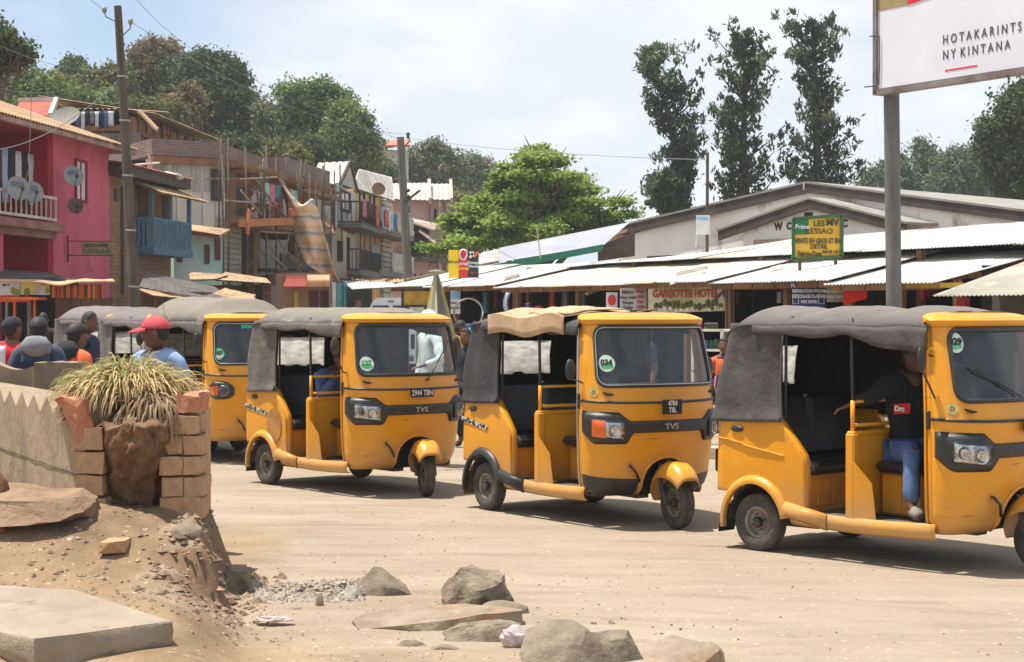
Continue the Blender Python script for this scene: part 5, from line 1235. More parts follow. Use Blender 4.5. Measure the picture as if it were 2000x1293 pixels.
# ---- street level shops further down
H = thing('awning_shop', 'small shop with a red and tan scalloped awning below the hanging tarpaulin', 'shop', (XD(600, 50), 50, 0)); f = Face(545, 50, 648, 50.4)
q = MB(); fbox(q, f, 540, 648, 0, sz(f, 600, 533), -2.5, 0); part(q, 'wall', wmat('ochre_render', srgb(168, 132, 92), srgb(140, 106, 76)), H)
RA = mat('faded_red_awning', srgb(148, 62, 50), srgb(126, 50, 44), scale=3, rough=.9); TA = mat('peach_awning', srgb(206, 152, 110), srgb(186, 130, 94), scale=3, rough=.9)
q = MB(); q.grid(lambda a, b: f.p(553 + 48 * a, 539 + 14 * math.sin(b * 1.57) , .05 + .75 * (1 - math.cos(b * 1.57))) - Vector((0, 0, .12 * b * b)), 10, 8); solid(part(q, 'awning', RA, H, smooth=True), .02)
q = MB(); q.grid(lambda a, b: f.p(600 + 44 * a, 538 + 10 * math.sin(b * 1.57) + 12 * max(0, b - .8) * 5 * (1 if True else 0), .06 + .9 * math.sin(min(1, b / .8) * 1.57)), 14, 10); solid(part(q, 'awning', TA, H, smooth=True), .02)
for x0, x1, m in ((604, 622, mat('maroon_door', (0, 0, 0))), (626, 640, mat('maroon_door', (0, 0, 0))), (574, 582, mat('yellow_goods', srgb(190, 160, 60)))):
 q = MB(); fbox(q, f, x0, x1, 0, sz(f, x0, 568), 0, .05); part(q, 'door', m, H)
q = MB(); fbox(q, f, 643, 650, 0, sz(f, 640, 552), .0, .6); part(q, 'column', mat('cream_column', srgb(204, 196, 184), srgb(180, 170, 156), scale=3), H)
H = thing('corner_shop', 'dark open shop with turquoise pillars under a white tin awning', 'shop', (XD(720, 58), 58, 0)); f = Face(652, 56, 790, 62)
q = MB(); fbox(q, f, 652, 800, 0, sz(f, 700, 540), -3, -1.5); part(q, 'back_wall', mat('green_black_wall', srgb(50, 62, 56), srgb(36, 40, 40), scale=2), H)
q = MB(); fbox(q, f, 657, 667, 0, sz(f, 660, 552), -.3, 0); fbox(q, f, 672, 676, 0, sz(f, 660, 552), -.3, 0); part(q, 'pillar', mat('turquoise_paint', srgb(84, 150, 156), srgb(66, 126, 134), scale=3), H)
q = MB(); corr(q, W(690, 564, 56), W(768, 560, 59), W(770, 552, 61), W(668, 548, 59), .2, .02, .04); part(q, 'awning', mat('white_tin', srgb(226, 226, 226), srgb(206, 204, 200), scale=1, rough=.5), H)
q = MB(); corr(q, W(700, 549, 60), W(792, 552, 62), W(790, 545, 64), W(670, 541, 62), .2, .02, .04); part(q, 'upper_awning', RUSTT, H)
for px, m in ((690, mat('green_paint', srgb(60, 110, 80))), (722, mat('brown_goods', srgb(110, 80, 60))), (768, mat('pink_door', srgb(176, 110, 120)))):
 q = MB(); fbox(q, f, px - 4, px + 4, 0, 2.2, -1.45, -1.35); part(q, 'door', m, H)
# ---- 4 white house
H = thing('white_house', 'whitewashed house with a pale tin gable roof and a washing filled balcony', 'house', at(FS, 660, 0)); FW0 = Face(606, 61.5, 658, 62); FW1 = Face(658, 62, 696, 66.5)
zt_ = sz(FW0, 640, 360); q = MB(); fbox(q, FW0, 606, 658, 0, zt_, -5, 0); fbox(q, FW1, 657.8, 696, 0, zt_, -4, -.01); part(q, 'wall', wmat('grey_whitewash', srgb(216, 212, 206), srgb(190, 186, 180)), H)
q = MB(); A1, B1 = W(602, 361, 61), W(665, 358, 61.4); C1, D1_ = W(685, 315, 64.2), W(622, 318, 64); corr(q, A1, B1, C1, D1_, .25, .02, .05); part(q, 'roof', TIN, H)
q = MB(); q.slab([W(664, 358, 62), W(683, 318, 64), W(695, 370, 66.4)], .05, (0, 1, 0)); part(q, 'gable', WHITEP, H)
q = MB(); q.beam(W(664, 359, 61.3), W(684, 316, 64), .08, .14); q.beam(W(684, 316, 64), W(698, 373, 66.8), .08, .16); part(q, 'bargeboard', mat('brown_board', srgb(84, 62, 50), rough=.9), H)
window(H, FW1, 664, 683, sz(FW1, 672, 412), sz(FW1, 672, 372), mat('brown_board', (0, 0, 0)), DGLASS)
q = MB(); q.beam(at(FW0, 650, 2.5, .03), at(FW0, 650, zt_, .03), .08, .08); part(q, 'drain_pipe', DTIN, H)
q = MB(); q.slab([W(620, 424, 60.4), W(632, 418, 61.4), W(698, 452, 65), W(692, 458, 62.5), W(630, 452, 59.8)], .06); part(q, 'lean_to_roof', RUSTT, H)
q = MB(); fbox(q, FW0, 630, 658, 0, sz(FW0, 640, 455), .0, .9); part(q, 'lower_wall', wmat('cream_render', srgb(184, 172, 150), srgb(160, 146, 124)), H)
q = MB(); fbox(q, FW0, 640, 651, sz(FW0, 640, 512), sz(FW0, 640, 472), .9, .93); part(q, 'door', DARK, H)
q = MB(); fbox(q, FW1, 666, 682, sz(FW1, 672, 530), sz(FW1, 672, 462), 0, .04); part(q, 'door', DARK, H)
z_b = sz(FW1, 680, 440); q = MB(); fbox(q, FW1, 660, 704, z_b - .2, z_b - .05, 0, .9); z_c = sz(FW1, 680, 530); fbox(q, FW1, 656, 704, z_c - .2, z_c - .03, 0, .9); part(q, 'balcony_floor', mat('grey_slab', srgb(120, 114, 106), srgb(90, 84, 78), scale=3), H)
balusters(H, FW1, 660, 704, z_b, z_b + .75, .85, .16, IRON, w=.03); balusters(H, FW1, 658, 704, z_c, z_c + .75, .85, .14, IRON, w=.035)
clothes(FW1, 656, 704, z_b + .85, 1.0, [CL['pink'], CL['black'], CL['maroon'], CL['black'], CL['orange'], CL['grey'], CL['paleblue']], 30, .55, .85, 'dark and pink washing over the white house balcony rail', n=7)
# ---- 5 yellow house
H = thing('yellow_house', 'narrow yellow house with white fat-balustered balconies beside the second pole', 'house', at(FS, 730, 0)); FY = Face(692, 66.5, 768, 75.5)
zt_ = sz(FY, 700, 372); q = MB(); fbox(q, FY, 692.4, 768, 0, zt_, -5, -.02); part(q, 'wall', wmat('yellow_render', srgb(226, 190, 112), srgb(206, 170, 98)), H)
q = MB(); corr(q, W(690, 366, 66), W(770, 392, 72.5), W(765, 346, 75), W(702, 330, 69), .25, .02, .05); part(q, 'roof', TIN, H)
q = MB(); fbox(q, FY, 744, 759, 0, zt_ - .02, .0, .12); part(q, 'block_column', brick_mat('white_blocks', srgb(206, 200, 190), srgb(186, 180, 170), srgb(120, 112, 104), .5, .22, .03), H)
for (yb, nm) in ((450, 0), (530, 1)):
 z_b = sz(FY, 720, yb); q = MB(); fbox(q, FY, 692, 766, z_b - .22, z_b - .02, 0, 1.0); part(q, 'balcony_floor', mat('grey_slab', (0, 0, 0)), H)
 balusters(H, FY, 722, 764, z_b, z_b + .75, .95, .32, WHITEP, w=.09, fat=True)
 for x0 in (702, 722): window(H, FY, x0, x0 + 9, z_b + .2, z_b + 1.75, mat('brown_board', (0, 0, 0)), DGLASS, bars=(0, 1))
q = MB(); fbox(q, FY, 694, 740, sz(FY, 720, 530), sz(FY, 720, 530) + 1.9, .0, .02); part(q, 'peach_panel', wmat('peach_render', srgb(196, 150, 112), srgb(176, 132, 100)), H)
clothes(FY, 697, 726, sz(FY, 710, 412), 1.1, [CL['red'], CL['orange'], CL['white'], CL['paleblue'], CL['blue'], CL['teal']], 31, .6, 1.0, 'bright red and pale blue washing on the yellow house balcony', n=6)
dish_at(739, 370, 1.3, 13, 'big brown mesh dish standing at the eave of the yellow house', mat('brown_mesh', srgb(168, 122, 98), srgb(150, 106, 84), scale=30, rough=.8), False, (.2, -.95, .15), None, FY, False)
dish_at(733, 487, 1.2, 8, 'small grey dish at the lower yellow house balcony', GD, False, (.4, -.9, .2), None, FY, False)
# ---- 6 far pink house
H = thing('far_pink_house', 'dusty pink house with two pale ribbed roofs at the end of the street', 'house', at(FS, 820, 0)); F6 = Face(762, 78, 838, 80); F7 = Face(838, 80, 880, 81)
PK = wmat('dusty_pink_render', srgb(206, 168, 162), srgb(188, 150, 146)); zt_ = sz(F6, 800, 390)
q = MB(); fbox(q, F6, 762, 838, 0, zt_, -5, 0); fbox(q, F7, 838.2, 880, 0, sz(F7, 860, 390), -4, -.6); fbox(q, F7, 838.2, 845, 0, zt_, -.6, .1); part(q, 'wall', PK, H)
q = MB(); corr(q, W(752, 388, 77), W(838, 391, 79), W(836, 357, 81), W(754, 358, 80), .3, .02, .06); z7 = sz(F7, 860, 388); corr(q, W(842, 389, 79.4), W(882, 390, 80.2), W(880, 359, 82), W(842, 359, 82), .3, .02, .06); part(q, 'roof', TIN, H)
q = MB()
for px, D in ((840, 79), (882, 80)): q.beam(W(px, 392, D), W(px - 2, 355, D + 2.6), .14, .3)
part(q, 'gable_edge', PK, H)
window(H, F6, 791, 802, sz(F6, 796, 418), sz(F6, 796, 400)); 
q = MB(); q.slab([W(795, 430, 74), W(846, 448, 77), W(872, 440, 80), W(800, 425, 78)], .07); q.slab([W(818, 450, 75), W(850, 475, 76), W(852, 472, 77), W(820, 446, 77)], .07); part(q, 'porch_roof', mat('pinkish_tin', srgb(196, 168, 150), rough=.9), H)
z_b = sz(F6, 810, 502); q = MB(); fbox(q, F6, 768, 838, z_b - .2, z_b, 0, .5); fbox(q, F7, 838, 880, z_b - .25, z_b - .05, -.6, .5); z_c = sz(F7, 860, 438); fbox(q, F7, 838, 884, z_c - .1, z_c + .05, -.6, .5); part(q, 'balcony_floor', mat('grey_slab', (0, 0, 0)), H)
balusters(H, F6, 790, 838, z_b, z_b + .7, .95, .14, IRON, w=.05)
q = MB(); fbox(q, F6, 800, 836, z_b, z_b + 1.6, .0, .03); fbox(q, F7, 846, 874, z_b, z_c - .2, -.6, -.56); fbox(q, F7, 846, 876, z_c + .1, zt_ - .3, -.6, -.56); fbox(q, F6, 805, 812, 0, z_b - .8, 0, .04); fbox(q, F6, 820, 828, 0, z_b - .8, 0, .04); part(q, 'doorway', DARK, H)
q = MB()
for px in (846, 862, 879): fbox(q, F7, px - 1.5, px + 1.5, 0, zt_, .3, .45)
part(q, 'column', PK, H)
c = F7.p(851, 465, .9); dish('pale round dish on the far pink house balcony', c, (.0, -.95, .2), .32, WHITEP, c - Vector((0, -.3, .3)), False, False)
# house on the hill
H = thing('hill_house', 'small house with a red tiled roof among the trees on the hill', 'house', (XD(765, 125), 125, 4))
q = MB(); f = Face(738, 125, 800, 127); fbox(q, f, 740, 798, 4, sz(f, 760, 292), -5, 0); part(q, 'wall', wmat('pale_hill_wall', srgb(206, 204, 190), srgb(190, 190, 176)), H)
q = MB(); a = W(733, 294, 124); b = W(756, 273, 127); q.slab([W(752, 283, 124), W(802, 283, 125), W(800, 272, 128), W(758, 273, 128)], .15); part(q, 'roof', mat('orange_tiles', srgb(206, 120, 90), srgb(180, 100, 76), scale=5), H)
q = MB(); q.slab([W(736, 292, 124.5), W(752, 274, 125), W(770, 288, 125.5)], .2, (0, 1, 0)); part(q, 'gable', mat('pale_hill_wall', (0, 0, 0)), H)
# ---- poles and wires
def pole(label, x0, y0, x1, y1, D, r0, r1, zb=0, name='utility_pole', m=None):
 t = thing(name, label, 'utility pole', (XD(x1, D), D, zb)); a = W(x0, y0, D); b = W(x1, y1, D); k = (zb - b.z) / (a.z - b.z); base = b + (a - b) * k
 q = MB(); q.tube([base, base.lerp(a, .5), a], [r1, (r0 + r1) / 2, r0], 14); part(q, 'pole', m or POLEW, t, smooth=True, angle=50); return t
T = pole('tall tapering dark utility pole with two insulators, before the brick house', 230, 12, 263, 590, 34, .075, .125)
INS = mat('insulator_glass', srgb(150, 150, 120), srgb(110, 110, 90), scale=20, rough=.3)
for (x, y, bx, by) in ((204, 19, 226, 42), (255, 42, 241, 68)):
 q = MB(); q.tube([W(bx, by, 33.9), W(x + (3 if x < 230 else -1), y + 14, 33.9), W(x, y + 6, 33.9)], .012, 6); o = part(q, 'bracket', IRON, T)
 q = MB(); q.lathe([(.001, .06), (.035, .06), (.05, .02), (.05, -.02), (.035, -.06), (.001, -.06)], c=W(x, y, 33.9), axis='Z', n=12); part(q, 'insulator', INS, T, parent=o, smooth=True)
q = MB()
for py in (150, 236, 343, 450, 560):
 c = W(232 + 31 * (py - 12) / 578, py, 34); q.lathe([(.112 + .0 * py, -.02), (.118, 0), (.112, .02)], c=c, axis='Z', n=14)
part(q, 'strap', mat('strap_steel', srgb(150, 146, 136), rough=.5, metal=.4), T)
T = pole('second grey utility pole in front of the yellow house', 782, 268, 797, 540, 50, .11, .15, m=mat('grey_pole_wood', srgb(118, 112, 104), srgb(94, 88, 80), scale=3, rough=.95, stretch=(3, 3, .3), bump=.4))
q = MB(); q.tube([W(785, 292, 50), W(800, 275, 49.8), W(797, 264, 49.8)], .02, 6); q.tube([W(784, 400, 50), W(820, 372, 49.5)], .035, 6); q.ball(W(797, 262, 49.8), .06, 8, 6); q.ball(W(797, 268, 49.8), .05, 8, 6)
for py in (372, 384): q.ball(W(797, py, 49.8), .06, 8, 6)
part(q, 'bracket', IRON, T)
T = pole('thin brown pole with a small white notice, left of the washroom building', 1382, 298, 1381, 480, 33, .03, .035, name='thin_pole')
q = MB(); q.tube([W(1382, 302, 33), W(1379, 297, 33), W(1375, 302, 33), W(1375, 312, 33)], .012, 6); part(q, 'hook', IRON, T)
q = MB(); a = W(1360, 420, 32.9); b = W(1386, 458, 32.9); q.beam((a + Vector((a.x, a.y, b.z))) / 2 * 1, (Vector((b.x, b.y, a.z)) + b) / 2, .02, a.z - b.z); nb = part(q, 'notice', mat('notice_white', srgb(226, 226, 220), srgb(208, 208, 200), scale=6), T)
q = MB(); q.box(W(1373, 427, 32.87), (.2, .01, .05)); part(q, 'notice_heading', mat('sky_ink', srgb(120, 186, 210)), T, parent=None)
q = MB(); q.tube([W(1362, 455, 33), W(1359, 482, 33)], .02, 6); part(q, 'notice_stick', WHITEP, T)
def wire(label, pts, r=.008, sag=.3, n=20):
 q = MB(); P_ = [W(*p) for p in pts]; out = []
 for a, b in zip(P_, P_[1:]):
  for i in range(n): t = i / n; out.append(a.lerp(b, t) - Vector((0, 0, sag * 4 * t * (1 - t))))
 q.tube(out + [P_[-1]], r * .6, 5, cap=False); return tag(q.build('wire', mat('wire_grey', (.2, .2, .21), rough=.8)), label, 'wire')
wire('power line from the second pole across the sky to the thin pole', [(797, 270, 49.8), (1378, 312, 33)], .011, .1)
wire('power line from the top left corner to the left insulator of the tall pole', [(120, -60, 20), (204, 19, 33.9)], .008, .05)
wire('power line leaving the tall pole towards the second pole', [(255, 42, 33.9), (797, 262, 49.8)], .009, .5)
wire('power line crossing the sky to the right of the tall pole', [(240, -30, 24), (420, 115, 44), (797, 275, 49.8)], .008, .2)
wire('thin line falling from the left edge to the tall pole', [(-40, 70, 26), (236, 135, 34)], .007, .2)
wire('lowest thin line between the left edge and the tall pole', [(-40, 160, 30), (240, 128, 34)], .006, .35)
wire('slack cable sloping up across the pink house balcony', [(0, 292, 33), (238, 150, 34)], .014, .25)
wire('vertical cable hanging before the pink house loggia', [(62, 180, 33), (56, 330, 33), (50, 352, 33)], .012, .0)
# ================================================================ trees
def leaf_cloud(seed, clusters, dens, leaf, clump_r, elong=1.6, outward=.6, up=.25, shell=.55, curl=0.0, flat=1.0, plume=None):
 """clusters: (centre, radii, weight). Leaves sit in clumps spread through each cluster's volume, thinner at the edge"""
 g = np.random.default_rng(seed); VV = []; 
 for (c, r, w) in clusters:
  c = np.array(c, float); r = np.array(r, float); n = max(2, int(dens[0] * w))
  d = g.normal(size=(n, 3)); d /= np.linalg.norm(d, axis=1, keepdims=True)
  rad = (shell + (1 - shell) * g.random((n, 1))) * (1 + .16 * g.normal(size=(n, 1)))
  cc = c + d * r * rad; cs = clump_r * (.6 + .8 * g.random((n, 1))); k = int(dens[1])
  P = np.repeat(cc, k, 0); S = np.repeat(cs, k, 0); O = np.repeat(d, k, 0)
  off = g.normal(size=(n * k, 3)) * .5 * S; off[:, 2] *= flat; P = P + off
  nrm = O * outward + g.normal(size=(n * k, 3)) * .6 + np.array([0, 0, up]); nrm /= np.linalg.norm(nrm, axis=1, keepdims=True)
  t = g.normal(size=(n * k, 3)) if plume is None else (np.array(plume) + O * .6 + g.normal(size=(n * k, 3)) * .35)
  t -= nrm * (t * nrm).sum(1, keepdims=True); t /= np.linalg.norm(t, axis=1, keepdims=True) + 1e-9; b = np.cross(nrm, t)
  s = leaf * (.6 + .8 * g.random((n * k, 1))); a = t * s * elong; bb = b * s * .5
  VV.append(np.stack([P - a * .5, P + bb - a * .05, P + a * .5, P - bb - a * .05], 1))
 V = np.concatenate(VV).reshape(-1, 3); Q = np.arange(len(V)).reshape(-1, 4); return V, Q
def leafm(name, c1, c2, island=.4, scale=.5, trans=.32, c3=None):
 return mat(name, srgb(*c1), srgb(*c2), scale=scale, rough=.75, island=island, trans=trans, spec=.25, c3=srgb(*c3) if c3 else None, c3s=scale * 1.7, c3lo=.5, c3hi=.62)
LM = dict(dark=leafm('dark_green_leaves', (70, 84, 50), (94, 104, 62)), mid=leafm('mid_green_leaves', (98, 116, 62), (124, 136, 78)), olive=leafm('olive_leaves', (118, 118, 68), (92, 100, 52)),
          brown=leafm('brownish_leaves', (104, 100, 62), (134, 112, 76), c3=(146, 116, 86)), lime=leafm('lime_green_leaves', (128, 150, 66), (150, 168, 84), island=.25, trans=.4), fresh=leafm('fresh_green_leaves', (116, 138, 78), (98, 120, 68), trans=.3),
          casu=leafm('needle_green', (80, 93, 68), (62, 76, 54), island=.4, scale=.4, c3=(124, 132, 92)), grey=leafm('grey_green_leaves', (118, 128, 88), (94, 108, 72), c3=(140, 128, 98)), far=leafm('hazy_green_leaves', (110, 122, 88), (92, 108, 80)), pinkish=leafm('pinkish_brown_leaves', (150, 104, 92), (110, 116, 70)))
BARK = mat('grey_brown_bark', srgb(112, 96, 80), srgb(78, 66, 56), scale=3, rough=.95, stretch=(2, 2, .5), bump=.8, bscale=10)
BARKD = mat('dark_bark', srgb(76, 66, 58), srgb(52, 46, 42), scale=3, rough=.95, stretch=(2, 2, .5), bump=.8, bscale=10)
def cl(px, py, D, rx, ry, w=1.0, rd=None):
 """a leaf cluster given by where it shows in the picture and how far off it stands"""
 c = W(px, py, D); k = D / F; return (tuple(c), (rx * k, (rd or (rx + ry) / 2 * 1.0) * k, ry * k), w)
def tree(label, base, clusters, m, seed, dens=(60, 26), leaf=.16, clump=.5, trunk_r=.25, bark=None, name='tree', group='trees behind the houses', top=None, limbs=True, cat='tree', **k):
 t = thing(name, label, cat, base, 0, group); base = Vector(base)
 V, Q = leaf_cloud(seed, clusters, (dens[0] * 1.15, dens[1]), leaf * .74, clump * .8, **k); under(fast_mesh('crown', V, Q, m), t)
 q = MB(); r = random.Random(seed); cs = [Vector(c[0]) for c in clusters]
 tp = Vector(top) if top is not None else sum(cs, Vector()) / len(cs)
 mid = base.lerp(tp, .5) + Vector((r.uniform(-.2, .2), 0, 0)); q.tube([base - Vector((0, 0, .3)), base.lerp(mid, .5), mid, mid.lerp(tp, .5), tp], [trunk_r * 1.25, trunk_r, trunk_r * .85, trunk_r * .65, trunk_r * .35], 8)
 if limbs:
  for c in cs:
   a = base.lerp(tp, r.uniform(.35, .75)); m1 = a.lerp(c, .5) + Vector((0, 0, .1 * (c - a).length)); q.tube([a, m1, c], [trunk_r * .5, trunk_r * .35, trunk_r * .12], 6)
   for _ in range(3):
    e = c + Vector((r.uniform(-1, 1), r.uniform(-1, 1), r.uniform(-.2, 1))) * clump * 1.6; q.tube([m1.lerp(c, .6), e], [trunk_r * .2, trunk_r * .05], 5)
 under(q.build('trunk', bark or BARK, smooth=True), t); return t
def gbase(px, D): x = XD(px, D); return (x, D, max(0, hillz(x, D)) - .2)
# hill trees on the left
tree('dark branch of a big tree reaching in at the upper left corner', gbase(-60, 46), [cl(-20, 70, 46, 45, 34, 1), cl(22, 100, 46, 30, 20, .6), cl(48, 106, 46, 16, 9, .3), cl(-30, 120, 46, 40, 30, .8)], LM['dark'], 1, leaf=.13, clump=.28, trunk_r=.2, dens=(90, 24))
tree('green bushy tree rising behind the pink house roof', gbase(50, 80), [cl(10, 190, 80, 60, 42), cl(70, 180, 80, 60, 38), cl(40, 152, 80, 36, 24, .6)], LM['mid'], 2, dens=(110, 26), leaf=.17, clump=.5)
tree('small round dark tree standing alone on the ridge', gbase(142, 110), [cl(142, 140, 110, 30, 27, 1.0), cl(160, 150, 110, 16, 14, .4)], LM['dark'], 3, dens=(90, 26), leaf=.2, clump=.45)
tree('scruffy pinkish flowering tree on the ridge behind the roofs', gbase(110, 92), [cl(118, 168, 92, 36, 20, .8), cl(90, 184, 92, 30, 20, .6)], LM['pinkish'], 4, dens=(80, 20), leaf=.17, clump=.4)
tree('olive bushy tree left of the tall pole on the ridge', gbase(200, 88), [cl(190, 172, 88, 46, 38), cl(230, 168, 88, 36, 42), cl(160, 190, 88, 42, 30), cl(214, 150, 88, 20, 16, .4)], LM['olive'], 5, dens=(100, 26), leaf=.17, clump=.5)
tree('low bright green scrub tree below the ridge', gbase(120, 84), [cl(150, 196, 84, 50, 22), cl(215, 200, 84, 40, 22)], LM['mid'], 6, dens=(90, 26), leaf=.17, clump=.45)
tree('tall thin-leaved brownish tree right of the tall pole', gbase(300, 92), [cl(292, 130, 92, 44, 44, 1.1), cl(262, 175, 92, 30, 46, .9), cl(325, 105, 92, 28, 26, .6), cl(300, 92, 92, 22, 14, .4), cl(320, 180, 92, 50, 50, 1.2), cl(268, 112, 92, 20, 20, .4)], LM['brown'], 7, dens=(100, 20), leaf=.17, clump=.45)
tree('broad dark crowned tree, the biggest on the hill', gbase(410, 90), [cl(390, 180, 90, 62, 60, 1.6), cl(445, 195, 90, 62, 62, 1.6), cl(400, 130, 90, 50, 28, .9), cl(350, 150, 91, 40, 36, .8), cl(470, 240, 90, 44, 46, 1.2), cl(380, 245, 90, 60, 40, 1.2), cl(440, 145, 90, 40, 26, .8)], LM['dark'], 8, dens=(170, 30), leaf=.17, clump=.5, trunk_r=.35)
tree('brown tinged tree in front of the broad dark crown', gbase(350, 84), [cl(345, 225, 84, 50, 40, 1), cl(372, 188, 84, 26, 24, .5)], LM['brown'], 9, dens=(100, 26), leaf=.16, clump=.4)
tree('pale scrubby tree between the dark crown and the feathery tree', gbase(540, 88), [cl(535, 255, 88, 40, 40), cl(520, 222, 88, 24, 24, .5), cl(570, 275, 88, 40, 34)], LM['grey'], 10, dens=(110, 24), leaf=.16, clump=.42)
tree('light feathery tree with spreading branches above the unfinished building', gbase(610, 86), [cl(575, 180, 86, 42, 20, .8), cl(630, 178, 86, 44, 22, .9), cl(600, 205, 86, 50, 26, 1), cl(664, 200, 86, 30, 26, .6), cl(560, 225, 86, 30, 26, .6), cl(600, 250, 86, 50, 34, 1)], LM['fresh'], 11, dens=(85, 20), leaf=.15, clump=.4, elong=2)
tree('dense round green tree right of the feathery one', gbase(680, 84), [cl(680, 255, 84, 46, 50, 1.4), cl(660, 300, 84, 50, 44, 1.2), cl(710, 292, 84, 40, 46, 1.1), cl(668, 222, 84, 24, 18, .5)], LM['mid'], 12, dens=(150, 28), leaf=.16, clump=.45)
tree('dark tree closing the gap behind the white house roofs', gbase(610, 80), [cl(605, 300, 80, 52, 34, 1.1), cl(650, 325, 80, 40, 24, .6)], LM['dark'], 13, dens=(100, 26), leaf=.16, clump=.42)
tree('wispy grey green tree behind the second pole', gbase(830, 130), [cl(850, 300, 130, 34, 26, .9), cl(815, 318, 130, 36, 36, 1), cl(870, 330, 130, 40, 36, 1), cl(790, 345, 130, 34, 30, .9), cl(840, 352, 130, 50, 26, 1)], LM['grey'], 14, dens=(110, 24), leaf=.22, clump=.55)
tree('dry looking spreading tree at the right end of the hill', gbase(920, 135), [cl(915, 325, 135, 40, 26, .9), cl(940, 345, 135, 34, 32, .9), cl(895, 360, 135, 44, 30, 1), cl(930, 385, 135, 44, 30, 1)], LM['grey'], 15, dens=(110, 24), leaf=.22, clump=.55)
tree('brown scrub on the slope beside the far pink house', gbase(900, 110), [cl(895, 400, 110, 34, 26, 1), cl(880, 440, 110, 30, 40, 1.2), cl(750, 345, 110, 34, 34, 1.1)], LM['olive'], 16, dens=(110, 24), leaf=.2, clump=.5)
for i, (px, py, D, rx, ry, mk, lb) in enumerate(((450, 290, 76, 70, 26, 'dark', 'dark undergrowth tree just above the parapet of the unfinished building'), (300, 225, 78, 60, 30, 'olive', 'olive undergrowth behind the timber house'), (540, 305, 76, 50, 24, 'olive', 'olive undergrowth right above the scaffolding'), (30, 225, 74, 60, 26, 'mid', 'green undergrowth at the far left above the pink roof'), (720, 350, 92, 50, 30, 'dark', 'dark undergrowth behind the yellow house roof'))):
 tree(lb, gbase(px, D), [cl(px, py, D, rx, ry, 1.3), cl(px + rx * .6, py + 8, D, rx * .5, ry, .6)], LM[mk], 40 + i, dens=(120, 24), leaf=.16, clump=.4, name='bush', limbs=False, trunk_r=.1, cat='bush')
# the bright layered tree over the market
r_ = random.Random(77); cls = []; apex = (1040, 285); 
for lay in range(11):
 f = lay / 10; y = 290 + 180 * f ** .92; half = 30 + 158 * f ** .74; k = 3 + int(lay * .9)
 for i in range(k):
  u = -1 + 2 * (i + .5) / k + r_.uniform(-.1, .1); px = 1050 - 4 * f + half * u * r_.uniform(.9, 1.05); D = 60 + r_.uniform(-3.2, 2.5) * (1 - abs(u) * .6)
  cls.append(cl(px, y + 16 * abs(u) + r_.uniform(-9, 9), D, 30 + 12 * f, 11, .62, 28))
cls += [cl(888, 440, 60, 26, 8, .5), cl(880, 425, 60, 18, 6, .3), cl(1215, 395, 60, 22, 8, .4), cl(1228, 418, 60, 16, 6, .3), cl(1000, 420, 60, 70, 44, 1.6), cl(1120, 415, 60, 76, 44, 1.6), cl(1045, 345, 60, 40, 44, 1.0)]
tree('bright lime green tree with layered branches rising behind the market roofs', (XD(1050, 60), 60, 0), cls, LM['lime'], 20, dens=(66, 24), leaf=.13, clump=.34, trunk_r=.22, flat=.45, up=.9, outward=.25, top=W(1045, 330, 60), group=None, shell=.2)
# three tall she-oaks
def casuarina(label, tx, ybase, ytop, lean, prof, D, seed, dens=1.0):
 t = thing('tall_conifer', label, 'tree', (XD(tx, D), D, 0), 0, 'tall dark conifers behind the washroom'); r = random.Random(seed)
 base = Vector((XD(tx, D), D, 0)); pts = []
 def axis(f): # f: 0 at ybase, 1 at top
  py = ybase + (ytop - ybase) * f; return W(tx + lean(f), py, D)
 q = MB(); ax = [base] + [axis(i / 12) for i in range(13)]; q.tube(ax, [.24] + [.2 * (1 - i / 12.5) + .02 for i in range(13)], 8)
 clus = []; k = D / F; n = 60
 for i in range(n):
  f = (i + r.random()) / n; l, rr = prof(f); side = r.choice((-1, 1)); ext = (l if side < 0 else rr) * r.uniform(.35, 1.05)
  a = axis(max(0, f - .05)); ang = r.uniform(-.9, .9); dx = side * ext * k * math.cos(ang); dy = ext * k * math.sin(ang) * 1.0; rise = ext * k * r.uniform(.35, 1.0) + .2
  e = a + Vector((dx, dy, rise)); q.tube([a, a.lerp(e, .5) - Vector((0, 0, .06 * ext * k)), e], [.05, .035, .012], 5)
  for m_ in range(4):
   g_ = .35 + .25 * m_; c = a.lerp(e, g_) + Vector((r.uniform(-.15, .15), r.uniform(-.2, .2), r.uniform(-.1, .25))); s = (.17 + .12 * r.random()) * (1.15 - .4 * g_); clus.append((tuple(c), (s, s, s * 1.25), .5))
 for i in range(26):
  f = i / 25; c = axis(f); l, rr = prof(f); s = .13 * (l + rr) * k; clus.append((tuple(c + Vector((r.uniform(-.1, .1), 0, 0))), (s, s, s * 1.3), .7))
 V, Q = leaf_cloud(seed, clus, (4.7 * dens, 12), .095, .2, elong=2.8, outward=.4, up=.1, shell=.15, plume=(0, 0, .9))
 under(fast_mesh('crown', V, Q, LM['casu']), t); under(q.build('trunk', BARKD, smooth=True), t)
def interp(tab):
 def f(x):
  for a, b in zip(tab, tab[1:]):
   if x <= b[0]: t = (x - a[0]) / (b[0] - a[0]); return tuple(p + (q - p) * t for p, q in zip(a[1:], b[1:]))
  return tab[-1][1:]
 return f
casuarina('leftmost of three tall dark conifers, its crown leaning left', 1333, 420, 96, lambda f: -66 * f ** 1.7, interp([(0, 10, 14), (.14, 26, 20), (.2, 48, 30), (.3, 44, 48), (.45, 60, 44), (.6, 46, 50), (.8, 52, 60), (.92, 38, 60), (1, 8, 12)]), 70, 31)
casuarina('middle one of three tall dark conifers, directly left of the gable ridge', 1450, 420, 68, lambda f: 6 * f, interp([(0, 72, 66), (.2, 70, 62), (.3, 64, 66), (.45, 70, 50), (.6, 58, 56), (.72, 66, 74), (.85, 60, 50), (.95, 50, 32), (1, 8, 8)]), 70, 32)
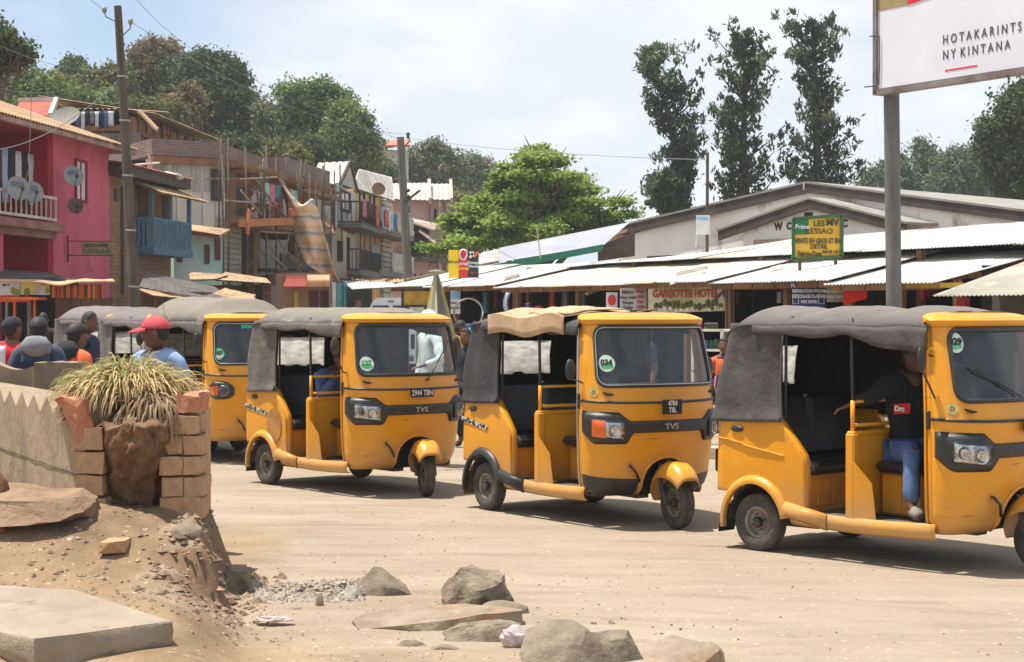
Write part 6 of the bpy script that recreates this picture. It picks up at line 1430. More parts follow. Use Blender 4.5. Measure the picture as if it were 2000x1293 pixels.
casuarina('rightmost of three tall dark conifers, just above the gable ridge', 1600, 400, 46, lambda f: -14 * f, interp([(0, 72, 84), (.12, 70, 78), (.3, 60, 64), (.45, 44, 48), (.6, 34, 40), (.72, 56, 44), (.85, 74, 58), (.94, 56, 56), (1, 10, 10)]), 70, 33)
casuarina('short side conifer at the foot of the leaning one', 1300, 420, 362, lambda f: 0, interp([(0, 34, 20), (.5, 34, 26), (1, 10, 14)]), 69, 34, .8)
# right-hand trees
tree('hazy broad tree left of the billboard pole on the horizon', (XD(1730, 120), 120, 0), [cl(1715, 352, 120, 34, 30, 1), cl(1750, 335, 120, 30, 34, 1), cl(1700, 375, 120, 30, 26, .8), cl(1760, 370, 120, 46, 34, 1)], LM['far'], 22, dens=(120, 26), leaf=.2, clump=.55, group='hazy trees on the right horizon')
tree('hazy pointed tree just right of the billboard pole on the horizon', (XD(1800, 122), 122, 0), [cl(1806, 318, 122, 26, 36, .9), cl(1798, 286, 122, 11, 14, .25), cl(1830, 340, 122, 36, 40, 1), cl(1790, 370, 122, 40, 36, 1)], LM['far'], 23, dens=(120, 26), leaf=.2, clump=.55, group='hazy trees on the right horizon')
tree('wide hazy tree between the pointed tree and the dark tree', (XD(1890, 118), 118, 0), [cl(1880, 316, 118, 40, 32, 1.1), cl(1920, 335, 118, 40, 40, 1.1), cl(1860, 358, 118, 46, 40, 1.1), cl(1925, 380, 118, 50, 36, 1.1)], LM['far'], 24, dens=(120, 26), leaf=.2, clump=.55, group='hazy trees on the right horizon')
tree('large dark tree leaning in from the right edge below the billboard', (XD(2040, 72), 72, 0), [cl(1940, 258, 72, 34, 30, .9), cl(1985, 215, 72, 44, 44, 1.2), cl(1960, 320, 72, 40, 40, 1.1), cl(2010, 280, 72, 60, 70, 1.8), cl(1990, 370, 72, 40, 36, 1), cl(1925, 285, 72, 22, 16, .3), cl(2000, 185, 72, 30, 26, .6)], LM['dark'], 25, dens=(120, 28), leaf=.14, clump=.38, trunk_r=.35, group=None)
# ================================================================ market row on the right
MW = mat('white_market_tin', srgb(206, 206, 203), srgb(188, 185, 178), scale=.7, rough=.55, c3=srgb(150, 128, 104), c3s=1.3, c3lo=.54, c3hi=.8, bump=.3, bscale=6, stretch=(1, 1, 1))
MW2 = mat('aged_market_tin', srgb(206, 196, 178), srgb(180, 160, 134), scale=1.4, rough=.7, c3=srgb(150, 112, 82), c3s=2, c3lo=.55, c3hi=.75)
FM = Face(800, 38, 1900, 24)      # line of the shop fronts
mt, mn = FM.t, FM.n
def mp_at(s, z, out=0.0): return FM.a + mt * s + mn * out + Vector((0, 0, z))
def s_of(px): p = FM.p(px, 600); return (p - FM.a).dot(mt)
def market_sheets(root, s0, s1, zlo, zhi, o_lo, o_hi, seed, w=.84, m=None, wave=.076, jit=1.0, rusty=()):
 r = random.Random(seed); s = s0; i = 0
 while s < s1 - .05:
  e = min(s + w, s1); q = MB(); dz = r.uniform(-.004, .004) * jit; ex = r.uniform(-.08, .08) * jit; sl = r.uniform(-.005, .005) * jit; lap = .09
  n = int((e + lap - s) / wave * 6)
  def f(a, b):
   ss = s + (e + lap - s) * a; return mp_at(ss, (zlo if not callable(zlo) else zlo(ss)) * (1 - b) + (zhi if not callable(zhi) else zhi(ss)) * b + dz + .012 * math.sin(ss / wave * 2 * math.pi) + sl * a, (o_lo + ex) * (1 - b) + o_hi * b) + Vector((0, 0, .006 * (i % 2)))
  q.grid(f, n, 3); solid(part(q, 'roof_sheet', (MW2 if i in rusty else (m or MW)), root, smooth=True), .004); s = e; i += 1
# lower front roof, split in a few stalls; upper roof behind
def stall(label, px0, px1, zl=2.2, dz=0, seed=1, o=.55, back=1.9, posts=2, rusty=()):
 a, b = s_of(px0), s_of(px1); t = thing('market_stall', label, 'market stall', mp_at((a + b) / 2, 0), 0, 'tin roofed market stalls')
 market_sheets(t, a, b, zl + dz, zl + .50 + dz, o, -back, seed, rusty=rusty)
 q = MB()
 for i in range(posts + 1):
  p = mp_at(a + (b - a) * (i + .02) / (posts + .04), 0, .0); q.beam(p, p + Vector((0, 0, zl + .03)), .09, .09, up=mt)
 part(q, 'post', WOOD, t); q = MB()
 for oo, zz in ((.35, zl - .05), (-.6, zl + .12), (-1.7, zl + .34)): q.beam(mp_at(a, zz + dz, oo), mp_at(b, zz + dz, oo), .07, .09)
 part(q, 'rafter', WOOD, t)
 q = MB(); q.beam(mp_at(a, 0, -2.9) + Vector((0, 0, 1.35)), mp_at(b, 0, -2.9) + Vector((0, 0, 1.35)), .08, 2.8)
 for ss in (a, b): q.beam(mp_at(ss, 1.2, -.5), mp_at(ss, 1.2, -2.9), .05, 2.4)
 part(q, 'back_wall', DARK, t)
 return t
STL = [stall('leftmost market stall with a yellow board under its white tin roof', 792, 870, 2.30, 0, 11, posts=1), stall('dark market stall behind the hanging wheel ring', 870, 1010, 2.27, 0, 12, posts=1), stall('market stall with bright goods hanging, its tin eave patched with brown sheets', 1010, 1265, 2.24, -.02, 13, posts=2, rusty=(2, 3)),
       stall('market eating stall with the painted food banner', 1265, 1425, 2.22, .02, 14, rusty=(0,)), stall('market stall with the dark red lintel and the blue phone repair sign', 1425, 1660, 2.20, 0, 15), stall('rightmost white roofed stall with a yellow beam near the billboard pole', 1660, 1872, 2.16, -.02, 16)]
UP = thing('market_hall_roof', 'long white upper tin roof running over the whole market row', 'roof', mp_at(8, 2.6, -2))
sA, sB = s_of(800), s_of(2060)
market_sheets(UP, s_of(925), sB, lambda s: 2.60 + .12 * min(1, max(0, (s - s_of(925)) / 3)), lambda s: 2.74 + .46 * min(1, max(0, (s - s_of(925)) / (s_of(1190) - s_of(925)))) + .012 * max(0, s - s_of(1200)), -1.2, -4.6, 21, rusty=(7,))
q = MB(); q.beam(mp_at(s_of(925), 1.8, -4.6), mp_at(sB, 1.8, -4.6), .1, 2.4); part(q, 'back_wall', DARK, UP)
q = MB()
for ss in range(5): 
 s = s_of(925) + (sB - s_of(925)) * ss / 4.0; q.beam(mp_at(s, 0, -4.4), mp_at(s, 2.9, -4.4), .1, .1, up=mt); q.beam(mp_at(s, 0, -1.4), mp_at(s, 2.7, -1.4), .1, .1, up=mt)
part(q, 'post', WOOD, UP)
# battens, loose sheets and junk on the roofs
def loose(label, pts, m, name='loose_batten', w=.07, cat='batten'):
 q = MB(); q.beam(W(*pts[0]), W(*pts[1]), w, w * .7); return tag(q.build(name, m), label, cat)
loose('long rusty batten lying askew on the lower tin roof', ((1146, 574, 31.2), (1290, 522, 33.2)), mat('rusty_batten', srgb(160, 116, 84), srgb(130, 92, 66), scale=4))
loose('dark stick poking over the tin eave near the billboard pole', ((1688, 548, 26.3), (1736, 530, 27.6)), WOOD, w=.035)
loose('tall thin bamboo stick standing out of the market roof', ((1056, 505, 36), (1048, 440, 36)), mat('bamboo', srgb(190, 176, 130), srgb(160, 146, 104), scale=4), 'bamboo_stick', .035, 'stick')
for i, (a, b, c, d, lb, m) in enumerate((((1308, 556, 28.9), (1372, 540, 29.2), (1380, 532, 29.8), (1312, 546, 29.6), 'brown curled sheet on the eave above the food banner', MW2), ((1316, 544, 29.6), (1384, 528, 30), (1378, 522, 30.6), (1330, 530, 30.4), 'grey bent sheet lying above the brown curled sheet', mat('grey_sheet', srgb(150, 140, 128), srgb(120, 110, 100), scale=4)), ((1498, 532, 28.2), (1530, 524, 28.3), (1524, 520, 28.9), (1510, 524, 28.9), 'small tin scrap on the lower roof under the yellow sign', MW2), ((984, 548, 34.2), (1016, 540, 34.6), (1010, 537, 35), (990, 542, 35), 'grey tin scrap on the roof left of the brown sheets', mat('grey_sheet', (0, 0, 0))))):
 q = MB(); q.grid(lambda u, v: W(*a).lerp(W(*b), u).lerp(W(*d).lerp(W(*c), u), v) + Vector((0, 0, .05 * math.sin(v * 3.1))), 6, 5); tag(solid(q.build('loose_sheet', m, smooth=True), .012), lb, 'roof sheet')
q = MB(); r_ = random.Random(9)
for i in range(46):
 px = r_.uniform(1862, 1932); py = 512 - (px - 1862) * .24 + r_.uniform(-9, 8); a = W(px, py, 27.5); q.tube([a, a + Vector((r_.uniform(.1, .5), r_.uniform(-.2, .2), r_.uniform(-.04, .1))), a + Vector((r_.uniform(.3, .8), r_.uniform(-.2, .2), r_.uniform(-.02, .12)))], r_.uniform(.012, .04), 5)
tag(q.build('netting_heap', mat('blue_grey_net', srgb(92, 104, 112), srgb(64, 72, 80), scale=8), smooth=True), 'heap of blue grey netting thrown on the market roof', 'netting')
# lintels and boards under the eaves
def board(label, name, px0, px1, py0, py1, D, m, cat='sign', th=.03, tilt=0, D2=None, frame=None):
 f = Face(px0, D, px1, D2 or D); t = thing(name, label, cat, f.p((px0 + px1) / 2, py1)); q = MB(); a = f.p(px0, py1); b = f.p(px1, py1 + tilt); h0 = f.p(px0, py0).z; h1 = f.p(px1, py0 + tilt).z
 q.slab([a, b, Vector((b.x, b.y, h1)), Vector((a.x, a.y, h0))], th, -f.n); part(q, 'board', m, t)
 if frame:
  q = MB(); P4 = [a, b, Vector((b.x, b.y, h1)), Vector((a.x, a.y, h0))]
  for i in range(4): q.beam(P4[i] + f.n * .012, P4[(i + 1) % 4] + f.n * .012, .05, .05)
  part(q, 'frame', frame, t)
 return t, f
def write(t, f, txt, px, py, size, m, bold=.002, sx=1.0, out=.012):
 o = lettering(txt, size, f.p(px, py, out), f.t, m, None, bold=bold, sx=sx, depth=.003); under(o, t); return o
INKD = mat('faded_dark_ink', srgb(70, 66, 50), rough=.8); INKR = mat('faded_red_ink', srgb(170, 60, 60), rough=.8); INKW = mat('chalk_white_ink', srgb(220, 222, 224), rough=.8); INKB = mat('ink_black', (.015, .015, .018), rough=.6)
t, f = board('yellow painted board under the leftmost tin eave', 'yellow_board', 786, 862, 566, 598, 36.5, mat('golden_board', srgb(206, 166, 40), srgb(150, 108, 20), scale=2, rough=.5), 'board', frame=mat('dark_frame', (0, 0, 0)))
t, f = board('three part sign in yellow, red and black standing on the market roof', 'operator_sign', 876, 935, 488, 543, 36.0, mat('sign_yellow', srgb(244, 206, 24), rough=.5))
q = MB(); fbox(q, f, 896, 914, f.p(900, 543).z, f.p(900, 487).z, .002, .012); part(q, 'red_panel', mat('sign_red', srgb(208, 50, 44), rough=.5), t)
q = MB(); fbox(q, f, 914, 935, f.p(925, 542).z, f.p(925, 486).z, .002, .012); part(q, 'black_panel', mat('sign_black', srgb(50, 44, 44), rough=.5), t)
write(t, f, 'MVola', 886, 512, .085, mat('sign_olive_ink', srgb(150, 130, 40), rough=.7)); write(t, f, 'airtel', 905, 515, .1, INKW); write(t, f, 'money', 905, 524, .09, mat('sign_yellow', (0, 0, 0))); write(t, f, 'Orange', 925, 513, .08, INKW); write(t, f, 'Money', 925, 520, .08, INKW); write(t, f, 'disponible', 925, 532, .04, INKR)
q = MB(); c = f.p(905, 497, .02); q.loop([c + f.t * .08 * math.cos(a * .5) + Vector((0, 0, .11 * math.sin(a * .5))) for a in range(11)], .018, 6); part(q, 'swirl_mark', INKW, t)
q = MB(); c = f.p(925, 498, .02); q.beam(c - f.t * .08 + Vector((0, 0, -.06)), c + Vector((0, 0, .07)), .02, .05); q.beam(c - f.t * .08 + Vector((0, 0, .07)), c + Vector((0, 0, -.02)), .02, .05); part(q, 'arrow_mark', INKW, t)
q = MB(); q.beam(c + f.t * .01 + Vector((0, 0, -.05)), c + f.t * .09 + Vector((0, 0, .07)), .02, .05); part(q, 'arrow_mark', mat('orange_ink', srgb(230, 110, 40), rough=.6), t)
t, f = board('blue topped white poster on a post by the hanging ring', 'poster', 880, 899, 568, 613, 35.5, INKW)
q = MB(); fbox(q, f, 880.5, 898.5, f.p(889, 584).z, f.p(889, 569).z, .001, .006); part(q, 'blue_print', mat('sky_print', srgb(96, 160, 206), srgb(160, 196, 220), scale=8), t)
write(t, f, 'ORANGE', 889, 592, .05, INKD); write(t, f, 'CREDIT', 889, 602, .06, INKD)
q = MB(); fbox(q, f, 884, 897, 0, f.p(889, 614).z, -.03, .0); part(q, 'post', mat('dark_red_paint', srgb(126, 26, 26), srgb(98, 20, 20), scale=3), t)
t, f = board('white drink poster with a red round mark leaning out of the eave', 'poster', 1184, 1206, 571, 606, 30.6, INKW, tilt=0)
q = MB(); c = f.p(1195, 586, .012); q.add([c] + [c + f.t * .075 * math.cos(a * math.pi / 9) + Vector((0, 0, .1 * math.sin(a * math.pi / 9))) for a in range(18)], [(0, 1 + i, 1 + (i + 1) % 18) for i in range(18)]); part(q, 'red_mark', mat('sign_red', (0, 0, 0)), t)
t, f = board('white price list board beside the food banner', 'price_board', 1211, 1262, 563, 607, 30.2, mat('board_grey_white', srgb(196, 196, 196), srgb(176, 176, 176), scale=4), tilt=-2)
for i, (a, b) in enumerate((('MENU', 'PRIX'), ('Vary kely', '1000'), ('Soupe', '500'), ('Tsaky', '1500'))): write(t, f, a, 1226, 571 + 10 * i, .075, INKD); write(t, f, b, 1250, 570 + 10 * i, .08, INKR)
t, f = board('long food stall banner with red words over a painted row of dishes', 'banner', 1266, 1419, 561, 612, 29.9, mat('banner_pale_green', srgb(206, 204, 178), srgb(150, 150, 96), scale=2.2, rough=.7, c3=srgb(110, 118, 70), c3s=3), D2=28.9, tilt=-5)
write(t, f, 'GARGOTTE HOTEL', 1338, 574, .19, INKR, sx=.82, bold=.006)
q = MB(); r_ = random.Random(6)
for i in range(16):
 c = f.p(1282 + i * 8.4, 597 + r_.uniform(-5, 4), .015); s = r_.uniform(.03, .06); q.ball(c, (s * abs(f.t.x) + .008, s * .5, s * 1.4), 8, 6)
part(q, 'painted_dish', mat('painted_green_dish', srgb(70, 76, 44), srgb(120, 110, 60), scale=12), t); q = MB()
for i in range(12):
 c = f.p(1288 + i * 11, 603 + r_.uniform(-3, 3), .018); s = r_.uniform(.02, .04); q.ball(c, (s, s * .4, s), 8, 6)
part(q, 'painted_cup', INKW, t)
q = MB(); c = f.p(1407, 575, .02); q.beam(c - f.t * .18 - Vector((0, 0, .15)), c + f.t * .05 + Vector((0, 0, .05)), .012, .05); q.ball(c + f.t * .1 + Vector((0, 0, .03)), (.05, .02, .12), 8, 8); part(q, 'painted_fork', mat('fork_grey', srgb(84, 80, 80)), t)
t, f = board('blue phone repair sign with white capitals', 'repair_sign', 1548, 1612, 552, 600, 26.6, mat('sign_blue', srgb(38, 66, 128), srgb(32, 56, 112), scale=3, rough=.6))
for i, (s_, sz_) in enumerate((('MANIPUTEL MOBIL', .085), ('REPARATION PHONE', .07), ('DECODAGE FLASHAGE', .07), ('MIX SONS', .07))): write(t, f, s_, 1580 - (0 if i != 2 else -2), 558 + 10.5 * i, sz_, INKW, sx=.78, bold=.003)
q = MB()
for px in (1554, 1604): c = f.p(px, 584, .01); q.loop([c + f.t * .045 * x + Vector((0, 0, .07 * z)) for x, z in ((-1, -1), (1, -1), (1, 1), (-1, 1))], .008, 4)
part(q, 'phone_mark', INKW, t)
t, f = board('grey hand lettered notice beside the blue sign', 'notice', 1615, 1650, 551, 590, 26.3, mat('notice_grey', srgb(150, 148, 140), srgb(120, 118, 112), scale=4))
for i, s_ in enumerate(('RECHARGE', 'REPARATION', 'MIX DVD')): write(t, f, s_, 1632, 558 + 11 * i, .06, INKW, bold=.002)
t, f = board('bright red hanging cloth panel right of the notices', 'red_cloth', 1648, 1694, 560, 595, 25.9, mat('scarlet_cloth', srgb(216, 44, 24), srgb(190, 36, 20), scale=3), 'cloth', tilt=-12)
for (x0, x1, y0, y1, D, m, lb, nm) in ((1425, 1548, 551, 566, 28.2, mat('dark_red_lintel', srgb(130, 26, 24), srgb(100, 20, 20), scale=2), 'dark red lintel board over the dark stall opening', 'lintel'), (1694, 1880, 552, 562, 25.4, mat('mustard_beam', srgb(176, 140, 30), srgb(140, 110, 26), scale=3), 'mustard yellow beam under the eave near the billboard pole', 'beam')):
 t, f = board(lb, nm, x0, x1, y0, y1, D, m, 'beam', D2=D - (x1 - x0) * .0105)
t, f = board('yellow hand painted sale sign in a green frame on the market roof', 'sale_sign', 1549, 1644, 427, 507, 27.6, mat('mustard_sign', srgb(226, 178, 40), srgb(200, 154, 36), scale=1.6, rough=.6), tilt=-6, frame=mat('green_frame', srgb(50, 96, 56), rough=.7))
q = MB(); fbox(q, f, 1553, 1579, f.p(1566, 458).z, f.p(1566, 429).z, .002, .01); part(q, 'green_patch', mat('sign_green', srgb(34, 112, 60), rough=.5), t)
write(t, f, 'Prime', 1567, 443, .1, INKW, out=.02); write(t, f, 'LES', 1600, 437, .13, INKD); write(t, f, 'MV', 1626, 435, .15, INKD, out=.014, bold=.006); write(t, f, 'RESSAO', 1600, 452, .13, INKD, bold=.001); write(t, f, 'VENTE EN GROS ET EN', 1597, 471, .115, INKD, sx=.62); write(t, f, 'DETAIL', 1600, 482, .11, INKD, sx=.8); write(t, f, 'Fabrice-Dony', 1582, 496, .12, INKD, sx=.6); write(t, f, '032 40 118 22', 1626, 492, .06, INKD, sx=.9)
q = MB(); 
for px in (1562, 1632): q.tube([f.p(px, 507, -.03), f.p(px, 530, -.03)], .03, 6)
part(q, 'leg', WOOD, t)
# front right shack with the weathered roof
t = thing('corner_shack', 'weathered grey tin shack with crimson posts at the right edge', 'market stall', (XD(1930, 22.5), 22.5, 0)); FR = Face(1815, 23.0, 2100, 21.0)
q = MB(); A1, B1 = FR.p(1820, 578), FR.p(2100, 578); B1.z = A1.z; up_ = -FR.n * 2.6 + Vector((0, 0, .78)); n = int((B1 - A1).length / .076 * 6)
q.grid(lambda a, b: A1.lerp(B1, a) + up_ * b + Vector((0, 0, .010 * math.sin(a * (B1 - A1).length / .076 * 2 * math.pi))) + FR.t * .35 * b, n, 3); solid(part(q, 'roof', mat('weathered_tin', srgb(172, 164, 148), srgb(140, 134, 122), scale=1.2, rough=.75, stretch=(1, 1, 1), c3=srgb(200, 186, 160), c3s=1.2), t, smooth=True), .004)
q = MB()
for px in (1856, 1991): fbox(q, FR, px - 8, px + 8, 0, A1.z - .02, -.3, -.2)
part(q, 'post', mat('crimson_paint', srgb(160, 28, 48), srgb(130, 22, 38), scale=3), t)
q = MB(); fbox(q, FR, 1830, 2100, 0, A1.z, -1.2, -1.1); part(q, 'back_wall', mat('drab_wall', srgb(84, 80, 72), srgb(60, 58, 54), scale=2), t)
q = MB(); q.beam(W(1800, 572, 25.2), W(1930, 505, 27.6), .05, .22); part(q, 'edge_board', mat('crimson_paint', (0, 0, 0)), t)
# ---- white wall and green fascia hall behind the roofs
t = thing('market_hall', 'long pale hall with a green fascia board behind the tin roofs', 'building', (XD(1050, 42), 42, 0)); FG = Face(790, 47, 1182, 41.5)
q = MB(); q.slab([W(975, 512, 44.5), W(1180, 478, 41.8), W(1230, 434, 42.5), W(975, 484, 45.2)], .06, (0, 1, 0)); part(q, 'roof', mat('lavender_white_wall', srgb(160, 160, 170), srgb(146, 146, 156), scale=.8, rough=.85), t)
q = MB(); q.slab([W(792, 562, 46.8), W(1178, 490, 41.6), W(1178, 477, 41.6), W(792, 548, 46.8)], .12, (0, 1, 0)); part(q, 'fascia', mat('green_fascia', srgb(30, 116, 90), srgb(26, 100, 78), scale=2, rough=.6), t)
q = MB(); q.slab([W(792, 548, 46.78), W(975, 513, 44.2), W(975, 509, 44.2), W(792, 543, 46.78)], .14, (0, 1, 0)); part(q, 'edge_strip', RUSTT, t)
q = MB(); q.slab([W(930, 505, 44.0), W(974, 494, 43.8), W(974, 506, 43.7), W(930, 516, 43.8)], .05, (0, 1, 0)); q.slab([W(940, 494, 44.2), W(974, 486, 44.0), W(974, 492, 43.9), W(940, 500, 44)], .05, (0, 1, 0)); part(q, 'louvre', WHITEP, t)
q = MB(); fbox(q, FG, 792, 1178, 0, 2.55, -4, -.3); part(q, 'wall', wmat('hall_wall', srgb(180, 170, 156), srgb(150, 140, 128)), t)
# ---- washroom building with two gables
q = MB(); q.slab([W(1168, 510, 42.2), W(1240, 500, 42.2), W(1240, 452, 42.2), W(1168, 482, 42.2)], .1, (0, 1, 0)); part(q, 'end_wall', mat('end_wall_timber', srgb(112, 88, 72), srgb(84, 66, 56), scale=3), t)
t = thing('washroom_building', 'low cream building with a big and a small dark edged gable and painted letters', 'building', (XD(1572, 41), 41, 0)); FWC = Face(1175, 45.5, 1995, 36.2)
CRM = wmat('grubby_cream_wall', srgb(246, 240, 232), srgb(234, 224, 212), c3=srgb(160, 140, 122), c3s=1.3, scale=.8)
eL, eR, ap = FWC.p(1215, 462), FWC.p(1985, 418), FWC.p(1572, 372); ap2 = FWC.p(1572, 357)
q = MB(); fL = Vector((eL.x, eL.y, 0)); fR_ = Vector((eR.x, eR.y, 0)); q.slab([fL, fR_, eR, ap, eL], 9, -FWC.n); part(q, 'wall', CRM, t)
def verge(mb, face, pts, w, out, drop):
 P_ = [face.p(x, y, out) for x, y in pts]
 for a, b in zip(P_, P_[1:]): mb.slab([a, b, b - Vector((0, 0, drop)), a - Vector((0, 0, drop))], w, -face.n)
 return P_
BOARD = mat('charred_bargeboard', srgb(86, 74, 68), srgb(62, 54, 50), scale=2.5, rough=.9)
q = MB(); verge(q, FWC, [(1165, 452), (1572, 358)], .08, .14, .24); verge(q, FWC, [(1572, 358), (2000, 413)], .08, .14, .22); part(q, 'bargeboard', BOARD, t)
PV = [FWC.p(1165, 449, .16), FWC.p(1572, 354, .16), FWC.p(2000, 409, .16)]
q = MB()
for a, b in zip(PV, PV[1:]): q.slab([a, b, b - FWC.n * 10, a - FWC.n * 10], .05)
part(q, 'roof', mat('grey_sheet_roof', srgb(150, 146, 138), srgb(124, 118, 110), scale=2, rough=.8), t)
q = MB(); a = FWC.p(1178, 462, .3); b = FWC.p(1232, 440, .3); q.slab([FWC.p(1172, 470, .2), FWC.p(1225, 452, .2), FWC.p(1225, 447, .2), FWC.p(1172, 462, .2)], .5, -FWC.n); part(q, 'eave_board', mat('bare_timber', srgb(170, 134, 108), srgb(140, 108, 86), scale=4), t)
FW2 = Face(1405, 41.4, 1765, 37.2)
q = MB(); a, b, c = FW2.p(1452, 452), FW2.p(1720, 440), FW2.p(1578, 398); q.slab([Vector((a.x, a.y, 0)), Vector((b.x, b.y, 0)), b, c, a], 1.6, -FW2.n); part(q, 'porch_wall', CRM, t)
q = MB(); verge(q, FW2, [(1402, 452), (1578, 389)], .08, .12, .22); verge(q, FW2, [(1578, 389), (1768, 437)], .08, .12, .22); part(q, 'bargeboard', BOARD, t)
PV = [FW2.p(1400, 448, .14), FW2.p(1578, 385, .14), FW2.p(1770, 433, .14)]; q = MB()
for a, b in zip(PV, PV[1:]): q.slab([a, b, b - FW2.n * 2.4, a - FW2.n * 2.4], .05)
part(q, 'porch_roof', mat('grey_sheet_roof', (0, 0, 0)), t)
q = MB(); fbox(q, FW2, 1473, 1700, 2.0, FW2.p(1600, 463).z, .0, .03); part(q, 'lintel_band', mat('tan_band', srgb(196, 156, 118), srgb(170, 132, 100), scale=2), t)
q = MB()
for x, y in ((1576, 418), (1582, 424), (1576, 430)): c = FW2.p(x, y, .02); q.beam(c - FW2.t * .07, c + FW2.t * .07, .03, .06)
c = FW2.p(1579, 424, .01); q.beam(c - FW2.t * .12, c + FW2.t * .12, .02, .22); part(q, 'vent', mat('vent_brown', srgb(60, 44, 40)), t)
for ch, px, py in (('W', 1520, 443), ('C', 1541, 442), ('P', 1566, 440), ('U', 1584, 440), ('B', 1602, 439), ('L', 1619, 438), ('I', 1633, 438), ('C', 1650, 437)): write(t, FW2, ch, px, py, .23, mat('faded_black_paint', srgb(66, 58, 60), rough=.9), bold=.012, out=.01)
q = MB(); q.beam(FWC.p(1570, 356, .24), FWC.p(1570, 371, .24), .03, .03); part(q, 'ridge_cap', WHITEP, t)
# ---- billboard
t = thing('billboard', 'big white billboard on a round steel post with thin grey capitals', 'billboard', (XD(1750, 20), 20, 0)); FB = Face(1714, 20.0, 2000, 18.2)
q = MB(); a = W(1741, 178, 20.08); b = Vector((a.x + .06, a.y, 0)); q.tube([b, a.lerp(b, .5), a + Vector((0, 0, 0))], .092, 18); part(q, 'post', mat('galvanised_post', srgb(122, 120, 116), srgb(92, 88, 84), scale=3, rough=.6, metal=.2, stretch=(2, 2, .5), c3=srgb(110, 76, 60), c3s=1.6, c3lo=.62, c3hi=.78), t, smooth=True, angle=60)
zb_ = FB.p(1714, 174).z; zt_ = zb_ + 2.6; A1, B1 = at(FB, 1714, 0), at(FB, 2200, 0)
def bb(mb, s0, s1, z0, z1, o0, o1):
 p, q_ = A1 + FB.t * s0, A1 + FB.t * s1; mb.slab([p + FB.n * o0 + Vector((0, 0, z0)), q_ + FB.n * o0 + Vector((0, 0, z0)), q_ + FB.n * o1 + Vector((0, 0, z0)), p + FB.n * o1 + Vector((0, 0, z0))], z1 - z0, (0, 0, 1))
Lb = 3.6
q = MB(); bb(q, .0, Lb, zb_, zt_, -.02, .0); part(q, 'panel', mat('billboard_vinyl', srgb(226, 226, 230), srgb(216, 216, 222), scale=.6, rough=.55), t)
q = MB(); bb(q, -.06, .0, zb_ - .06, zt_, -.12, .03); bb(q, -.06, Lb, zb_ - .07, zb_ - .003, -.12, .03); part(q, 'frame', mat('rust_brown_frame', srgb(104, 84, 80), srgb(140, 132, 128), scale=3, rough=.6), t)
zi = FB.p(1714, 22).z; zred = FB.p(1800, 4).z
q = MB(); bb(q, .0, .47, zi, zt_, .001, .004); part(q, 'picture', mat('grassy_picture', srgb(140, 140, 84), srgb(170, 140, 96), scale=9, rough=.6, c3=srgb(90, 96, 60), c3s=14), t)
q = MB(); p0 = FB.p(1783, 10, .006); q.slab([A1 + FB.t * .47 + Vector((0, 0, zi + .0)) + FB.n * .004, A1 + FB.t * 3.3 + Vector((0, 0, zi + .30)) + FB.n * .004, A1 + FB.t * 3.3 + Vector((0, 0, zt_)) + FB.n * .004, A1 + FB.t * .47 + Vector((0, 0, zt_)) + FB.n * .004], .004, FB.n); part(q, 'red_stripe', mat('poster_red', srgb(214, 30, 56), rough=.5), t)
GI = mat('slate_letters', srgb(74, 74, 84), rough=.6)
def bb_text(txt, px, py, size, m, sp=1.0):
 c = FB.p(px, py, .004); cu_ = text_mesh(txt, size, .002, .001, 'LEFT', .80); 
 me = cu_; me.materials.clear(); me.materials.append(m); o = bpy.data.objects.new('lettering', me); COL.objects.link(o); x = FB.t; u = Vector((0, 0, 1)); z = x.cross(u)
 o.matrix_basis = Matrix.Translation(c) @ Matrix((x, u, z)).transposed().to_4x4(); under(o, t)
bb_text('H O T A K A R I N T S I K A', 1841, 79, .145, GI); bb_text('N Y  K I N T A N A', 1841, 109, .145, GI)
q = MB(); z_ = FB.p(1846, 138).z; s_a = (FB.p(1846, 138) - A1).dot(FB.t); s_b = (FB.p(1909, 130) - A1).dot(FB.t); bb(q, s_a, s_b, z_ - .008, z_ + .008, .001, .004); part(q, 'red_rule', mat('poster_red', (0, 0, 0)), t)
q = MB(); q.tube([FB.p(1717, 70, .02), FB.p(1718, 120, .02), FB.p(1716, 165, .02)], .006, 5); q.beam(W(1698, 71, 20), W(1722, 70, 20), .012, .012); q.beam(W(1688, 170, 20), W(1712, 168, 20), .012, .012); q.tube([W(1968, 146, 18.2), W(1971, 162, 18.2)], .01, 5); part(q, 'tie_bolt', IRON, t)
# ---- closed parasol, ring, yellow sheet and market clutter
t = thing('closed_parasol', 'tall closed parasol with faded yellow and grey stripes', 'parasol', (XD(852, 27), 27, 0)); q = MB()
def par(a, b):
 th = a * 2 * math.pi; z = lerp_tab([(0, 0.02), (.12, .07), (.5, .19), (.8, .28), (1, .34)], b)[0] * (1 + .22 * math.cos(th * 8)) ; c = W(852 + 8 * b, 532 + 200 * b, 27); return Vector((c.x + z * math.cos(th), 27 + z * math.sin(th) * .8, c.z))
PSM = [mat('parasol_yellow', srgb(176, 166, 96), srgb(156, 148, 84), scale=3, rough=.9), mat('parasol_grey', srgb(128, 118, 112), srgb(110, 102, 98), scale=3, rough=.9), mat('parasol_cream', srgb(196, 188, 160), srgb(180, 170, 140), scale=3, rough=.9)]
q.grid(par, 64, 16); 
for i_, f_ in enumerate(q.f): q.mi[i_] = (0, 1, 2, 1, 0, 2, 1, 0)[(i_ % 64) // 8]
o = q.build('canopy', PSM, smooth=True); under(o, t)
q = MB(); a = W(852, 527, 27); q.tube([Vector((a.x + .1, a.y, 0)), a], .025, 8); q.lathe([(.001, .0), (.12, -.01), (.12, -.03), (.001, -.03)], c=a, axis='Z', n=12); part(q, 'pole', mat('pale_pole', srgb(190, 184, 170), rough=.7), t)
